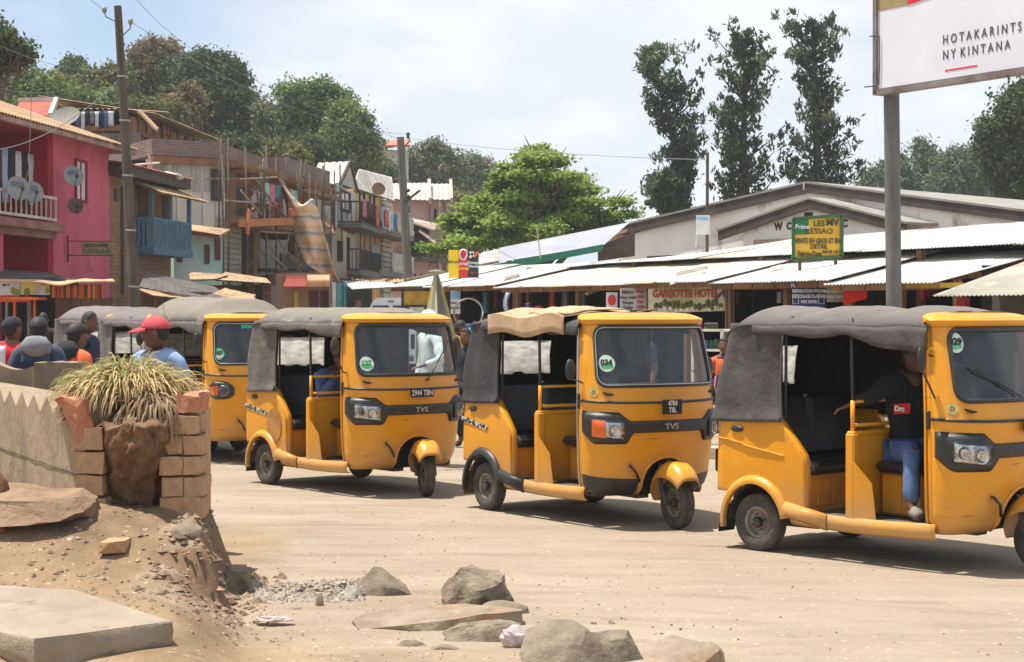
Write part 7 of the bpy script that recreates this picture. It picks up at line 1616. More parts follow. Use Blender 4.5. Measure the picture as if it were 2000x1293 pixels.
c = W(915, 612, 26); q = MB(); q.loop([c + Vector((math.cos(a * math.pi / 20) * .22, .05 * math.sin(a * .3), math.sin(a * math.pi / 20) * .225)) for a in range(40)], .014, 8); tag(q.build('hanging_ring', mat('worn_rim', srgb(150, 146, 142), srgb(110, 106, 102), scale=8, rough=.5, metal=.3), smooth=True), 'thin metal wheel ring hanging in front of the dark stall', 'ring')
def clutter(name, label, cat, px0, px1, py0, py1, D, dep, m, group=None, bev=.02):
 a, b = W(px0, py1, D), W(px1, py0, D); q = MB(); q.box(((a.x + b.x) / 2, D + dep / 2, (a.z + b.z) / 2), (b.x - a.x, dep, b.z - a.z), bev=bev); return tag(q.build(name, m), label, cat, group)
# display rack with shelves right of the third rickshaw
t = thing('display_rack', 'white metal display rack with shelves of pots at the eating stall', 'rack', (XD(1395, 26), 26, 0)); q = MB()
f = Face(1352, 26.4, 1450, 25.6)
for px in (1354, 1411, 1448): fbox(q, f, px - 2.5, px + 2.5, 0, f.p(px, 643).z, -.02, .02); 
part(q, 'frame', WHITEP, t)
for i, py in enumerate((645, 684, 726, 770)):
 q = MB(); z = f.p(1400, py).z; fbox(q, f, 1352, 1450, z - .02, z + .015, -.4, .02); part(q, 'shelf', WHITEP if i < 2 else WOOD, t)
r_ = random.Random(4); i = 0
for py in (684, 726, 770):
 for px in range(1360, 1446, 10):
  i += 1; z = f.p(1400, py).z + .015; c = f.p(px, py, -.15 + r_.uniform(-.1, .1)); h = r_.uniform(.06, .16); rr = r_.uniform(.03, .06); q = MB()
  q.lathe([(.001, 0), (rr, 0), (rr * 1.1, h * .5), (rr * .7, h * .9), (rr * .75, h), (.001, h)], c=(c.x, c.y, z), axis='Z', n=12)
  k = r_.choice((('steel', 'dull steel'), ('red', 'red'), ('green', 'green'), ('cream', 'cream'), ('blue', 'blue'))); cc = dict(steel=(150, 150, 150), red=(150, 50, 40), green=(70, 100, 70), cream=(190, 176, 140), blue=(60, 90, 130))[k[0]]
  o = q.build('pot', mat('pot_' + k[0], srgb(*cc), rough=.45), smooth=True, angle=50); tag(o, '%s pot, %s from the left on the %s shelf of the white rack' % (k[1], ('first', 'second', 'third', 'fourth', 'fifth', 'sixth', 'seventh', 'eighth', 'ninth')[(px - 1360) // 10], {684: 'upper', 726: 'middle', 770: 'lowest'}[py]), 'pot', 'pots on the display rack')
q = MB(); z = f.p(1400, 643).z
clutter('tub', 'red tub standing on top of the white display rack', 'tub', 1358, 1372, 630, 642, 26.2, .25, mat('red_plastic', srgb(170, 40, 34), rough=.5))
clutter('cooking_pot', 'row of dark pans on top of the white display rack', 'pan', 1378, 1404, 630, 642, 26.2, .25, mat('dark_steel', srgb(70, 66, 64), rough=.4, metal=.5))
# kerb and pavement before the market
KP = [(1330, 877, 0), (2300, 960, 0)]
q = MB(); a = G(1345, 893, 0); b = G(1415, 898, 0); d = (b - a).normalized(); q.beam(a + Vector((0, .15, .06)), a + Vector((0, .15, .06)) + d * 1.25, .3, .14); tag(q.build('kerb', mat('kerb_concrete', srgb(186, 170, 150), srgb(160, 142, 124), scale=4, rough=.95, bump=.5)), kind='structure')
q = MB(); P4 = [mp_at(-1, .0, 2.6), mp_at(sB, .0, 2.6), mp_at(sB, .0, -4), mp_at(-1, .0, -4)]; q.slab([p + Vector((0, 0, .14)) for p in P4], .2); tag(q.build('pavement', mat('market_pavement', srgb(176, 152, 126), srgb(146, 122, 100), scale=2, rough=.95, bump=.4)), kind='structure')
# hanging bright goods
def hang(label, px, py0, py1, D, w, m, name='hanging_cloth', curl=0):
 q = MB()
 q.grid(lambda a, b: W(px + w * (a - .5) + curl * math.sin(b * 2.8), py0 + (py1 - py0) * b, D + .06 * math.sin(a * 8)), 6, 8); return tag(solid(q.build(name, m, smooth=True), .01), label, 'cloth')
hang('pale grey curled plastic sheet hanging from the tin eave', 992, 572, 610, 33, 9, mat('pale_plastic_sheet', srgb(186, 194, 206), rough=.4), curl=-5)
hang('lilac garment hanging in the dark stall', 1031, 592, 608, 33, 12, CL['purple']); hang('bright pink garment hanging beside the lilac one', 1052, 597, 608, 33, 16, mat('hot_pink', srgb(214, 50, 100)))
hang('mint green cloth draped by the dark stall behind the hanging ring', 927, 640, 680, 25, 22, mat('mint_cloth', srgb(90, 200, 160), srgb(70, 170, 190), scale=3)); hang('blue cloth above the mint green one', 916, 632, 652, 25.2, 30, CL['blue'])
for i, (px, py, D, w, h, c, lb) in enumerate(((1100, 640, 31, 40, 50, (70, 54, 46), 'brown crate stack in the dark middle stall'), (1470, 790, 26.5, 40, 50, (60, 46, 40), 'dark wooden counter box under the red lintel'), (900, 700, 33, 30, 60, (56, 40, 36), 'dark red cabinet in the stall behind the ring'), (1400, 850, 24, 50, 60, (50, 44, 40), 'low dark bench before the white display rack'))):
 clutter('cabinet', lb, 'cabinet', px - w / 2, px + w / 2, py - h / 2, py + h / 2 + 30, D, .5, mat('clutter_%d' % i, srgb(*c), tuple(x * .7 for x in srgb(*c)), scale=5))
# ---- white van
def van(label, px0, px1, py_top, D):
 t = thing('van', label, 'van', (XD((px0 + px1) / 2, D), D, 0)); a = W(px0, py_top, D); b = W(px1, py_top, D); w = b.x - a.x; h = a.z; cx_ = (a.x + b.x) / 2
 q = MB(); sec = []
 def body(u, v):  # rear view: rounded box, tapering at the roof
  y = D + 4.2 * v; ww = w / 2 * (1 - .03 * (v > .95)); th = u * math.pi; x = math.cos(th); k = math.copysign(abs(x) ** .35, x); zz = .35 + (h - .35) * max(0, math.sin(th)) ** .42; top = zz / h; return Vector((cx_ + ww * k * (1 - .1 * max(0, top - .55) / .45), y + (.12 * max(0, top - .5) if v < .05 else 0), zz if v < .75 or top < .6 else zz - (v - .75) * 1.8 * (top - .6) * h))
 q.grid(body, 40, 12); vs = [body(i / 40, 0) for i in range(41)]; q.add(vs, [tuple(range(41))]); vs = [body(i / 40, 1) for i in range(41)]; q.add(vs, [tuple(range(41))]); part(q, 'body', mat('van_white', srgb(226, 230, 234), rough=.35, coat=.3), t, smooth=True, angle=45)
 for s in (-1, 1):
  q = MB(); x0 = cx_ + s * .04 * w; x1 = cx_ + s * .36 * w; z0, z1_ = h - .55, h - .22
  q.slab([Vector((x0, D + .0, z0)), Vector((x1 + s * .03, D + .0, z0)), Vector((x1, D + .03, z1_)), Vector((x0, D + .03, z1_))], .02, (0, -1, 0)); part(q, 'rear_window', mat('van_glass', (.02, .022, .025), rough=.12), t)
  q = MB(); q.box((cx_ + s * .44 * w, D - .01, .95), (.1, .06, .4), bev=.01); part(q, 'tail_lamp', mat('red_lens', (0, 0, 0)), t)
  for yy in (D + .8, D + 3.3):
   q = MB(); q.lathe([(.001, -.1), (.2, -.1), (.31, -.09), (.32, 0), (.31, .09), (.2, .1), (.001, .1)], c=(cx_ + s * .43 * w, yy, .32), axis='X', n=20); part(q, 'wheel', TM['tyre'], t, smooth=True, angle=40)
 q = MB(); q.box((cx_, D - .04, .5), (w * .92, .12, .16), bev=.03); part(q, 'bumper', mat('grey_plastic', (.1, .1, .1), rough=.6), t)
 q = MB(); q.box((cx_, D + .04, h - .1), (.16, .06, .04), bev=.01); part(q, 'brake_lamp', TM['black'], t)
van('white van with two dark rear windows parked in the street behind the rickshaws', 714, 812, 581, 46)
for i, (px, w_, y1_, c, lb) in enumerate(((948, 12, 612, 'teal', 'teal cloth hanging in the dark stall right of the ring'), (968, 9, 604, 'maroon', 'maroon cloth hanging between the teal cloth and the grey plastic'), (1078, 12, 604, 'orange', 'orange garment hanging right of the pink one'), (1104, 14, 600, 'grey', 'grey garment hanging above the brown sheeted rickshaw'), (1140, 12, 600, 'blue', 'blue garment hanging left of the drink poster'), (1440, 12, 596, 'maroon', 'maroon bag hanging under the dark red lintel'), (1480, 14, 594, 'navy', 'navy cloth hanging under the middle of the red lintel'), (1522, 10, 592, 'white', 'white cloth hanging left of the blue repair sign'))):
 hang(lb, px, 570, y1_, 38 - (px - 800) * .0125, w_, CL[c])
# ---------------------------------------------------------------- the rickshaws
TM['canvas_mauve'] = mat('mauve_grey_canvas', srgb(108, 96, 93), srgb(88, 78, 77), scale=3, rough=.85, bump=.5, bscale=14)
sunlit_top(TM['canvas_mauve'], 1.62, 1.72, (126, 114, 109), .6)
loc, a = tuk_pose(518, 946, -51)
make_tuk('yellow auto rickshaw with grey hood, permit 127 and a round rusty patch on its side', loc, a, ('2944 TBN',), '127', canvas='canvas_pale', rust=True, sag=.05, crown=1.75, seed=2, curtain=.82, steer=R(-24))
loc, a = tuk_pose(948, 996, -57)
make_tuk('yellow auto rickshaw with a brown sheet over its roof, black wheel arches and permit 034', loc, a, ('4784', 'TBL'), '034', canvas='canvas_dark', arch='black', skirt='black', indicator=True, cover=True, sag=.02, crown=1.70, seed=3, curtain=.82, steer=R(-8), oval=True, wiper=False, mirror_h=1.24, permit_at=(-.36, 1.30))
loc, a = tuk_pose(1478, 1076, -47)
make_tuk('nearest yellow auto rickshaw with permit 029, cut off by the right edge', loc, a, ('3512 TBM',), '029', canvas='canvas', sag=.07, crown=1.74, seed=4, steer=R(-4), oval=True, stripe=False, permit_at=(-.40, 1.50))
loc, a = tuk_pose(300, 888, -54)
make_tuk('yellow auto rickshaw with a high pale hood and permit 187, behind the grass tuft', loc, a, ('1062 TBG',), '187', canvas='canvas_pale', lamp='pod', big_text='JESOA TSY MANDAO', sag=.06, crown=1.89, seed=5, permit_green=True, plate_y=.0, permit_at=(-.40, 1.24))
loc, a = tuk_pose(122, 846, -50)
make_tuk('farthest yellow auto rickshaw with a mauve grey hood, left of all the others', loc, a, ('1187 TBD',), '112', canvas='canvas_mauve', sag=.05, crown=1.80, seed=6)
loc, a = tuk_pose(208, 868, -56)
make_tuk('yellow auto rickshaw with a mauve grey hood half hidden behind the high hooded one', loc, a, ('2210 TBF',), '141', canvas='canvas_mauve', sag=.06, crown=1.74, seed=7)
# ================================================================ foreground: slab, ruined planter, rocks
CONC = mat('weathered_concrete', srgb(150, 138, 120), srgb(128, 116, 100), scale=5, rough=.95, bump=.8, bscale=30, c3=srgb(104, 90, 74), c3s=2.2, c3lo=.55, c3hi=.75)
CONCW = mat('old_wall_concrete', srgb(160, 141, 116), srgb(136, 117, 93), scale=3, rough=.95, bump=.7, bscale=22, stretch=(1, 1, .6), c3=srgb(108, 92, 74), c3s=2.4, c3lo=.52, c3hi=.7)
CLAY = mat('mud_brick', srgb(190, 152, 114), srgb(166, 126, 90), scale=7, rough=.95, bump=.8, bscale=26, c3=srgb(190, 158, 126), c3s=5, c3lo=.55, c3hi=.75)
REDCLAY = mat('broken_red_brick', srgb(194, 134, 100), srgb(172, 108, 78), scale=9, rough=.95, bump=1, bscale=24, c3=srgb(200, 160, 126), c3s=7)
SOIL = mat('dry_brown_soil', srgb(126, 97, 68), srgb(94, 69, 49), scale=7, rough=1, bump=1, bscale=22, c3=srgb(140, 110, 80), c3s=12, c3lo=.56, c3hi=.72)
ROCK = mat('pale_rock', srgb(138, 124, 106), srgb(106, 92, 78), scale=6, rough=.95, bump=1, bscale=18, c3=srgb(106, 88, 72), c3s=9, c3lo=.56, c3hi=.72)
ROCKG = mat('grey_brown_rock', srgb(142, 127, 108), srgb(110, 95, 79), scale=8, rough=.95, bump=1.4, bscale=14, c3=srgb(82, 68, 56), c3s=14, c3lo=.56, c3hi=.68)
ROCKR = mat('ochre_rock', srgb(152, 136, 115), srgb(128, 110, 90), scale=6, rough=.95, bump=1, bscale=16, c3=srgb(160, 124, 94), c3s=5)
def cpx(px, py): 
 """ground point seen at a photo pixel, on the real relief"""
 o = Vector((0, 0, EYE)); d = W(px, py, 1.0) - o; t = 5.0
 while t < 40 and o.z + d.z * t > gh(d.x * t, d.y * t): t += .03
 return o + d * t
def rough_hull(pts, m, name='rock', label='', loc=(0, 0, 0), sub=3, amp=.02, freq=6, smooth=False, group=None, cat='rock', seed=0, parent=None, keepedge=.6):
 """convex rock: hull of corner points, subdivided and roughened; keeps its sharp facets"""
 bm = bmesh.new()
 for p in pts: bm.verts.new(p)
 bmesh.ops.convex_hull(bm, input=bm.verts)
 bmesh.ops.delete(bm, geom=[v for v in bm.verts if not v.link_faces], context='VERTS')
 bmesh.ops.triangulate(bm, faces=bm.faces)
 for _ in range(sub): bmesh.ops.subdivide_edges(bm, edges=bm.edges, cuts=1, use_grid_fill=True, smooth=.0)
 for v in bm.verts:
  q = v.co * freq; n = Vector((noise.noise(q + Vector((seed, 0, 0))), noise.noise(q + Vector((0, seed + 9, 0))), noise.noise(q + Vector((0, 0, seed + 17)))))
  n2 = noise.noise(v.co * freq * 3.1 + Vector((seed, 5, 5)))
  v.co += n * amp + v.co.normalized() * n2 * amp * .4
 bmesh.ops.recalc_face_normals(bm, faces=bm.faces)
 me = bpy.data.meshes.new(name); bm.to_mesh(me); bm.free(); me.materials.append(m)
 me.polygons.foreach_set('use_smooth', [True] * len(me.polygons)); me.set_sharp_from_angle(angle=R(28))
 o = bpy.data.objects.new(name, me); COL.objects.link(o); o.location = loc
 if parent is not None: o.parent = parent
 else: tag(o, label, cat, group)
 return o
def rockpts(w, d, h, seed, n=14, flat=.0, top=None):
 r = random.Random(seed); pts = []
 for i in range(n):
  a = 2 * math.pi * (i + r.uniform(-.3, .3)) / n; k = r.uniform(.8, 1)
  lvl = r.choice((-.12, .35, .75)) if top is None else r.choice(top)
  s = (1 if lvl < .3 else (.95 if lvl < .6 else .68)); pts.append((w / 2 * k * s * math.cos(a), d / 2 * k * s * math.sin(a), h * lvl))
 pts += [(r.uniform(-.2, .2) * w, r.uniform(-.2, .2) * d, h * r.uniform(.9, 1)) for _ in range(3)] + [(w * .35 * x, d * .35 * y, -.15 * h) for x in (-1, 1) for y in (-1, 1)]
 return pts
RG = 'rocks strewn along the edge of the road'
# sizes from the picture: (px left, px right, py foot, py top, depth)
def rock_at(x0, x1, yb, yt, dep, label, m, seed, name='rock', pts=None, amp=.012, freq=7, group=RG, sub=2):
 p = cpx((x0 + x1) / 2, yb); w = (x1 - x0) / F * p.y; D = p.y + dep / 2; h = (yb - yt) / F * p.y - dep * .12
 base = Vector((XD((x0 + x1) / 2, D), D, gh(p.x, D) - .01))
 P_ = [(a * w / 2, b * dep / 2, c * h) for a, b, c in pts] if pts else rockpts(w, dep, h, seed)
 return rough_hull(P_, m, name, label, base, amp=amp * 1.5, freq=freq, seed=seed, group=group, sub=sub)
rock_at(692, 804, 1166, 1098, .3, 'pointed rock with a sharp ridge beside the gravel heap', ROCK, 1,
  pts=[(-1, .1, .3), (-.95, .8, .0), (-.7, -.6, .0), (-.15, -.75, 0), (-.35, .1, 1.0), (-.1, .3, .95), (.1, -.7, .38), (.55, -.6, .3), (1, .0, .0), (1, -.5, .05), (.5, .9, .0), (-.6, -.2, .62), (.3, .2, .62), (.75, .1, .36), (-.9, 0, -.1), (.9, .5, -.1), (0, -.9, -.1)], amp=.007)
rock_at(864, 1001, 1188, 1100, .38, 'big round grey boulder standing at the road edge', ROCKG, 2,
  pts=[(-1, 0, .35), (-.95, -.4, .1), (-.85, -.2, .7), (-.5, -.3, .97), (-.1, -.2, 1.02), (.35, -.2, 1.0), (.75, -.3, .88), (.9, -.4, .6), (1, -.3, .25), (.95, -.5, 0), (-.4, -.95, .1), (.3, -1, .15), (-.3, -.95, .55), (.4, -.9, .6), (-.7, .9, .2), (.7, .9, .2), (-.4, .7, .9), (.5, .7, .85), (-.9, 0, -.1), (.9, 0, -.1), (0, .9, -.1), (0, -.9, -.1)], amp=.022, freq=9)
rock_at(922, 1032, 1202, 1170, .22, 'low flat rock lying against the foot of the round boulder', ROCK, 3,
  pts=[(-1, -.3, .1), (-.6, .5, .7), (.1, .2, 1), (.7, -.1, .95), (1, -.2, .7), (1, -.6, .1), (.4, -1, .1), (-.2, -.9, .0), (-.8, .6, 0), (.9, .9, .1), (0, .9, .4), (0, 0, -.2), (.95, -.5, .6)], amp=.008)
rock_at(684, 1024, 1236, 1178, .42, 'broad flat tan stone bedded in the earth below the gravel', ROCKR, 4,
  pts=[(-1, -.1, .3), (-.85, .6, .55), (-.4, .95, .7), (.3, .9, .8), (1, .7, .65), (1, .1, .7), (.55, -.4, .75), (.1, -.8, .55), (-.4, -.9, .35), (-.9, -.6, .1), (1, 0, -.3), (-1, 0, -.3), (0, -1, -.3), (0, 1, -.3)], amp=.007)
rock_at(862, 1022, 1256, 1206, .24, 'dark craggy rock half buried in front of the flat tan stone', ROCKG, 5,
  pts=[(-1, -.2, .6), (-.7, -.4, .75), (-.2, -.3, .55), (.2, -.5, .9), (.6, -.2, 1), (1, -.1, .95), (.95, -.6, .2), (.3, -1, .0), (-.3, -.8, .0), (-.9, -.8, .2), (-.9, .8, .2), (.9, .9, .4), (0, 0, -.2), (-.4, .5, .8), (.4, .7, .9)], amp=.014)
rock_at(1012, 1206, 1300, 1208, .34, 'large grey faceted rock with a dark triangular face near the bottom edge', ROCK, 6,
  pts=[(-1, -.5, .2), (-.85, .3, .75), (-.45, .7, .95), (.1, .5, 1), (.38, -.1, .92), (.62, -.3, .6), (.98, -.5, .05), (.25, -.95, .05), (-.2, -.9, .12), (-.9, -.7, 0), (.9, .6, .1), (0, 0, -.3), (.2, -.8, .35), (.35, -.4, .86)], amp=.006)
rock_at(1146, 1262, 1296, 1222, .26, 'blocky rock with a flat lit top beside the grey faceted rock', ROCK, 7,
  pts=[(-.9, -.2, .95), (-.2, .0, 1), (.35, -.1, .96), (.7, -.3, .55), (1, -.5, .0), (.4, -1, .0), (-.5, -.9, .1), (-.95, -.5, .3), (-.8, .8, .7), (.5, .8, .8), (.3, -.6, .8), (-.4, -.6, .75), (0, 0, -.3), (.9, .6, 0)], amp=.008)
rock_at(1268, 1412, 1302, 1240, .3, 'tan rock with an orange broken face, rightmost by the bottom edge', ROCKR, 8,
  pts=[(-1, -.3, .2), (-.7, .4, .8), (-.3, .7, 1), (.2, .4, .85), (.8, -.2, .78), (1, -.4, .45), (1, -.6, .0), (.2, -1, .0), (.1, -.8, .15), (-.6, -.8, .05), (.9, .7, .2), (0, 0, -.3), (.85, -.55, .62)], amp=.006)
rock_at(1186, 1204, 1221, 1206, .06, 'single small dark upright stone behind the blocky rock', ROCKG, 9, amp=.004)
rock_at(768, 836, 1264, 1244, .1, 'thin flat stone chip lying before the dark craggy rock', ROCK, 10, amp=.004)
rock_at(830, 900, 1270, 1252, .1, 'grey flat stone chip next to the thin tan chip', ROCKG, 11, amp=.004)
rock_at(446, 486, 1160, 1112, .16, 'dark square kerb stone at the foot of the earth bank', ROCKG, 12, 'kerb_stone', amp=.006,
  pts=[(a, b, c) for a in (-1, 1) for b in (-1, 1) for c in (-.1, 1)])
rock_at(612, 634, 1186, 1154, .07, 'upright reddish stone in front of the gravel heap', ROCKR, 13, amp=.004)
rock_at(664, 714, 1172, 1138, .16, 'pale grey lump of rubble at the right end of the gravel heap', mat('grey_rubble', srgb(158, 150, 138), srgb(128, 120, 108), scale=14, rough=.95, bump=1, bscale=30), 14, amp=.012, freq=14)
rock_at(505, 535, 1182, 1174, .05, 'dark flat stick of stone left of the gravel heap', ROCKG, 15, amp=.003)
rock_at(553, 594, 1192, 1181, .05, 'dark brown slat of stone below the gravel heap', ROCKR, 16, amp=.003)
rock_at(1284, 1316, 1122, 1117, .05, 'little stone chip alone on the open road', ROCKG, 17, amp=.002)
# gravel heap: nobody could count it
GRAV = MB(); r_ = random.Random(3)
def pebble(mb, c, s, r):
 k = [1 + r.uniform(-.3, .3) for _ in range(6)]; z = r.uniform(.5, .9)
 v = [(c[0] + s * k[0], c[1], c[2]), (c[0] - s * k[1], c[1], c[2]), (c[0], c[1] + s * k[2], c[2]), (c[0], c[1] - s * k[3], c[2]), (c[0] + r.uniform(-.3, .3) * s, c[1] + r.uniform(-.3, .3) * s, c[2] + s * z * k[4]), (c[0], c[1], c[2] - s * .5)]
 mb.add(v, [(0, 2, 4), (2, 1, 4), (1, 3, 4), (3, 0, 4), (2, 0, 5), (1, 2, 5), (3, 1, 5), (0, 3, 5)])
for i in range(1500):
 px = 488 + 222 * r_.random() ** .8; t = (px - 488) / 222; py = r_.uniform(1134 + 18 * (1 - t), 1176) 
 p = cpx(px, py); hh = .05 * math.exp(-((py - 1152) / 16) ** 2) * (.4 + .6 * t)
 pebble(GRAV, (p.x, p.y, p.z + hh * r_.random()), r_.choice((.007, .01, .014, .02, .026)) * r_.uniform(.7, 1.1), r_)
tag(GRAV.build('gravel', mat('pale_gravel', srgb(168, 156, 140), srgb(136, 122, 106), scale=30, rough=.95, island=.25)), kind='stuff')
GRAV = MB()
for i in range(2600):
 if i % 3 == 0: p = cpx(r_.uniform(420, 1300), r_.uniform(1120, 1293))
 else: p = cpx(r_.uniform(0, 900), r_.uniform(1050, 1293))
 pebble(GRAV, (p.x, p.y, p.z), r_.choice((.003, .004, .005, .007, .012)) * r_.uniform(.6, 1.2), r_)
for i in range(1300):
 x, y = (r_.uniform(-3, -1.3), r_.uniform(8.2, 10.15)) if i % 3 else (r_.uniform(-2.0, -1.45), r_.uniform(8.8, 10.9)); pebble(GRAV, (x, y, gh(x, y)), r_.choice((.005, .008, .012, .02)) * (1 if i % 3 else 1.7) * r_.uniform(.6, 1.2), r_)
for i in range(500):
 p = G(r_.uniform(400, 1990), r_.uniform(900, 1280)); pebble(GRAV, (p.x, p.y, 0), r_.choice((.005, .007, .01)), r_)
tag(GRAV.build('loose_pebbles', mat('brown_pebbles', srgb(150, 126, 104), srgb(112, 90, 72), scale=20, rough=.95, island=.35)), kind='stuff')
# crumpled plastic
for (px, py, s, lb) in ((1007, 1262, .075, 'crumpled clear plastic bag caught beside the grey faceted rock'), (535, 1222, .06, 'scrap of white plastic on the bare earth')):
 p = cpx(px, py); q = MB(); q.ball((0, 0, s * .6), (s, s * .8, s * .75), 16, 10, fn=lambda v, d: v * (1 + .3 * nz(d.x * 2.5, d.y * 2.5, d.z * 2.5 + px)) if px > 900 else Vector((v.x * 1.7, v.y, v.z * .3)) * (1 + .5 * nz(d.x * 3, d.y * 3, d.z * 3)))
 tag(q.build('plastic_bag' if px > 900 else 'plastic_scrap', mat('crinkled_plastic', srgb(226, 214, 208), srgb(190, 176, 172), scale=30, rough=.25, trans=.4), origin=None), lb, 'litter').location = p
# ---- concrete slab lying at bottom left
def slab_pt(px, py, z): return G(px, py, z)
zt = .265
A = slab_pt(-190, 1130, zt); B_ = slab_pt(150, 1152, zt); C_ = slab_pt(338, 1213, zt); D_ = slab_pt(68, 1249, zt); E_ = slab_pt(-10, 1232, zt); F_ = slab_pt(-230, 1225, zt)
q = MB(); ring = []
def edge_pts(a, b, n): return [a + (b - a) * i / n for i in range(n)]
ring = edge_pts(A, B_, 8) + edge_pts(B_, C_, 10) + edge_pts(C_, D_, 22) + edge_pts(D_, E_, 7) + edge_pts(E_, F_, 6) + edge_pts(F_, A, 6)
cen = sum(ring, Vector()) / len(ring)
def jit(p, k, amp): return Vector((nz(p.x * 6, p.y * 6, k), nz(p.x * 6, p.y * 6, k + 4), nz(p.x * 5, p.y * 5, k + 8))) * amp
layers = []
for (dz, sc, am) in ((0, .93, .0), (0, .985, .004), (-.012, 1.0, .012), (-.04, 1.004, .014), (-.085, 1.0, .02), (-.13, .985, .02)):
 layers.append([cen + (p - cen) * sc + Vector((0, 0, dz)) + jit(p, dz * 30, am) for p in ring])
vs = [p for l in layers for p in l]; n_ = len(ring); fs = [tuple(range(n_))]
for k in range(len(layers) - 1):
 for i in range(n_): fs.append((k * n_ + i, k * n_ + (i + 1) % n_, (k + 1) * n_ + (i + 1) % n_, (k + 1) * n_ + i))
q.add(vs, fs); so_ = q.build('concrete_slab', mat('cast_slab', srgb(160, 145, 125), srgb(140, 124, 105), scale=2.4, rough=.95, bump=.6, bscale=26, c3=srgb(122, 104, 84), c3s=5, c3lo=.6, c3hi=.75), smooth=True, angle=35)
tag(so_, 'thick pale concrete slab lying flat on the earth', 'slab')
# ---- ruined planter: front wall panel with a notched top
wf = Face(146, 10.25, -60, 13.0)
def wp(px, py, out=0): return wf.p(px, py, out)
wl = wp(-60, 700); wr_ = wp(146, 700); t_ = (wr_ - wl); wl.z = wr_.z = 0; Lw = (wr_ - wl).length; td = (wr_ - wl).normalized(); nd = -wf.n if wf.n.y > 0 else wf.n
if nd.y > 0: nd = -nd
ztop, zbot = 1.155, .30
q = MB(); N_ = 9; top_i = []
pts_f = []
per = Lw / N_
def crack(p): return Vector((0, 0, 0))
teeth = []
for i in range(N_ * 2 + 1):
 s_ = i * per / 2; pk = (i % 2 == 0)
 teeth.append(wl + td * s_ + nd * .0 + Vector((0, 0, ztop - (.0 if pk else .10) + .012 * nz(s_ * 3))))
xe = td * 0
rows = []
n2 = len(teeth)
# the right end leans outwards towards its foot
def lean(p): 
 s_ = (p - wl).dot(td); k = max(0, (s_ - (Lw - .45)) / .45); return td * (.13 * (ztop - p.z) * k) 
base_ = [wl + td * (i * per / 2) + Vector((0, 0, zbot)) for i in range(n2)]
mid = [[Vector((t.x, t.y, t.z + (zbot - t.z) * f)) for t in teeth] for f in (0, .3, .6, .98)]
F4 = [[p + lean(p) + nd * (.006 * nz(p.x * 4, p.z * 4, p.y * 4) - .035 * abs(nz(p.z * 2.2, p.x * .5)) * 0) for p in r] for r in mid]
back = [wl + td * (i * per / 2) - nd * .10 + Vector((0, 0, ztop + .01 * nz(i * .3, 7))) for i in range(n2)]; back = [p + lean(p) for p in back]
back2 = [p - nd * .14 for p in back]
vs = [p for r in F4 for p in r] + back + back2 + [p - Vector((0, 0, .85)) for p in back2]; fs = []
for k in range(3):
 for i in range(n2 - 1): fs.append((k * n2 + i, k * n2 + i + 1, (k + 1) * n2 + i + 1, (k + 1) * n2 + i))
o = 4 * n2
for i in range(n2 - 1):
 fs.append((i, i + 1, o + i + 1, o + i)); fs.append((o + i, o + i + 1, o + n2 + i + 1, o + n2 + i)); fs.append((o + n2 + i, o + n2 + i + 1, o + 2 * n2 + i + 1, o + 2 * n2 + i))
fs.append((n2 - 1, 2 * n2 - 1, 3 * n2 - 1, 4 * n2 - 1, o + 3 * n2 - 1, o + 2 * n2 - 1, o + n2 - 1))
q.add(vs, fs)
ROOT_PL = thing('ruined_planter', 'ruined concrete and brick planter with a notched top, full of earth', 'planter', (-2.6, 10.6, .35))
under(q.build('wall_panel', CONCW, smooth=True, angle=22), ROOT_PL)
# crack line across the panel, a shadow gap
q = MB(); cp = []
for i in range(40):
 p = wl + td * (Lw * i / 39); p.z = .735 - .02 * i / 39 + .012 * nz(i * .4); cp.append(p + lean(p) + nd * .004)
q.tube(cp, .0028, 5); under(q.build('crack', mat('crack_dark', (.05, .04, .03), rough=1)), ROOT_PL)
# red broken block at the wall's end, brick courses below it
def brick(x0, x1, y0, y1, D, dep, m, seed, amp=.006, name='brick'):
 a = W(x0, y1, D); b = W(x1, y0, D); w = (b.x - a.x) / 2; h = (b.z - a.z) / 2
 c = Vector(((a.x + b.x) / 2, D + dep / 2, (a.z + b.z) / 2)); j = random.Random(seed)
 pts = [(sx * w, sy * dep / 2 * j.uniform(.95, 1.05), sz * h) for sx in (-1, 1) for sy in (-1, 1) for sz in (-1, 1)]
 pts += [(sx * (w + .004), sy * dep / 2 * .8, sz * h * .8) for sx in (-1, 1) for sy in (-1, 1) for sz in (-1, 1)]
 return under(rough_hull(pts, m, name, loc=c, sub=2, amp=amp, freq=9, seed=seed, parent=None), ROOT_PL)
def fixtag(o):
 for k in ('label', 'category', 'group'):
  if k in o.keys(): del o[k]
 return o
p_ = W(150, 822, 10.25)
fixtag(under(rough_hull([(-.12, .0, .13), (-.06, -.03, .15), (.05, -.04, .14), (.08, 0, .05), (.10, -.03, -.09), (.02, -.05, -.12), (-.04, -.03, -.04), (-.14, .3, .14), (.12, .3, .1), (.1, .3, -.1), (-.06, .3, -.1), (.0, -.05, .02)], REDCLAY, 'broken_block', loc=p_, amp=.028, freq=10, seed=3), ROOT_PL))
k = 0
for (x0, x1, y0, y1) in ((140, 166, 842, 880), (163, 200, 836, 878), (144, 202, 884, 925), (148, 200, 930, 968), (152, 205, 974, 1008), (160, 209, 1012, 1044)):
 k += 1; fixtag(brick(x0, x1, y0, y1, 10.22 - .008 * k, .24, CLAY, 30 + k, .010))
